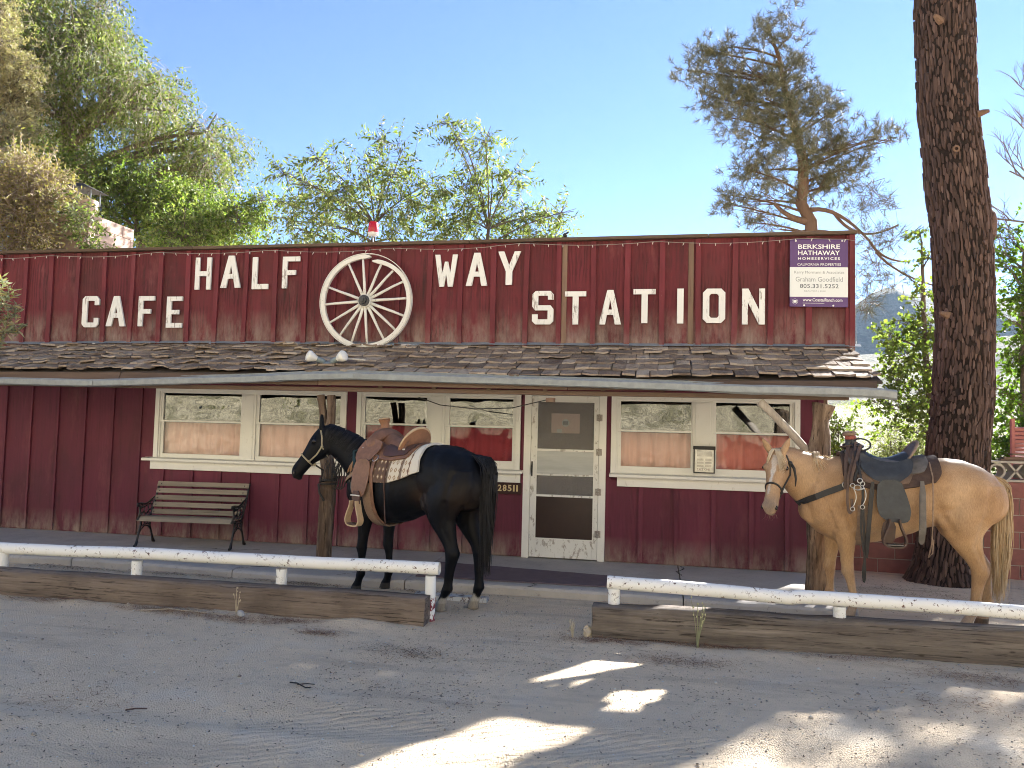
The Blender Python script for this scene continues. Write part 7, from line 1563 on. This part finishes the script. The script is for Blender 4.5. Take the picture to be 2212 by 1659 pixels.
def weed(label, x, y, h, stems, mat, heads):
    t = thing('dry_weed', label, 'weed', (x, y, 0)); s_ = MB(); hd = MB()
    for i in range(stems):
        dx, dy, hh = U(-.09, .09)*h*2, U(-.05, .05), h*U(.55, 1); z0 = gz(x, y); P = bez((x+U(-.01, .01), y, z0-.01), (x+dx*.3, y+dy*.4, z0+hh*.6), (x+dx, y+dy, z0+hh), 6); s_.tube(P, [.0035*(1-.5*j/5) for j in range(6)], 4)
        for j in range(heads): q = P[-1-j % 3]; hd.sphere(q+Vector((U(-.012, .012), U(-.01, .01), U(-.01, .02))), (.006, .006, .009), 5, 4)
    s_.build('stem', mat, t); tag(hd.build('seed_head', mat if heads < 3 else simple('weed_bud', (.58, .55, .30), bump=0), t), kind='stuff')
MAT_WEED = simple('straw', (.50, .42, .29), (.42, .35, .24), bump=0); MAT_WEED2 = simple('weed_green', (.30, .30, .17), (.24, .24, .13), bump=0)
weed('dry straw weed in front of the railroad tie', -3.50, -3.12, .22, 4, MAT_WEED, 2); weed('thin weed with pale buds in front of the squared timber', .36, -3.05, .36, 7, MAT_WEED2, 3); weed('wisp of dry grass at the left end of the squared timber', -.62, -3.02, .16, 9, MAT_WEED, 0)
o = MB(); o.sphere((-3.44, -3.16, .03), (.035, .03, .03), 7, 5)
for i in range(len(o.v)): o.v[i] = tuple(Vector(o.v[i])+Vector((U(-.006, .006), U(-.006, .006), U(-.006, .006))))
tag(o.build('stone', simple('stone_grey', (.40, .40, .41), (.32, .32, .33), 30)), 'grey stone beside the straw weed at the railroad tie', 'stone')
o = MB(); o.sphere((-.505, -2.95, .04), (.035, .035, .05), 8, 6)
for i in range(len(o.v)): o.v[i] = tuple(Vector(o.v[i])+Vector((U(-.01, .01), U(-.01, .01), U(-.01, .01))))
tag(o.build('stone', simple('stone_pale', (.55, .47, .36), (.45, .38, .3), 30)), 'pale stone against the left end of the squared timber', 'stone')
o = MB(); o.box(-2.28, -1.55, -2.02, -1.86, .0, .035, .01); tag(o.build('ramp_board', white_mat('ramp_peeling', (.60, .59, .56), 1.0, (.13, .09, .08))), 'flat board with peeling white paint at the edge of the porch slab', 'board')
# roof litter
o = []
V = []
for i in range(1500):
    x = rnd.choice([U(-7.5, 2.1), rnd.gauss(-3.2, .9), rnd.gauss(-6.2, .7)]); tt = U(.05, .98)
    if not -8 < x < 2.15: continue
    p = roofp(x, tt, .055+U(0, .012)); a = U(0, 6.28); d = Vector((math.cos(a), math.sin(a)*.9, -math.sin(a)*.0+math.sin(a)*.33)); l = U(.04, .12); s2 = Vector((-d.y, d.x, 0))*.0022
    V += [p-s2, p+s2, p+d*l+Vector((0, 0, U(0, .02)))]
ob = fast_mesh('roof_litter', np.array(V), np.arange(len(V)).reshape(-1, 3), MAT_NL); tag(ob, 'dead pine needles caught on the porch shingles', 'litter', kind='stuff')
# ================================================================ haze
m = NT('haze_air'); m.t.nodes.remove(m.b); pv = m.n('ShaderNodeVolumePrincipled'); pv.inputs['Color'].default_value = (.55, .74, 1, 1); pv.inputs['Density'].default_value = 1.05e-4; pv.inputs['Anisotropy'].default_value = .2
m.l(pv.outputs[0], m.out.inputs['Volume'])
tag(MB().box(-3100, 3100, -3100, 3100, -2, 165).build('haze', m.mat), 'thin blue air haze over the whole valley', 'haze', kind='stuff')
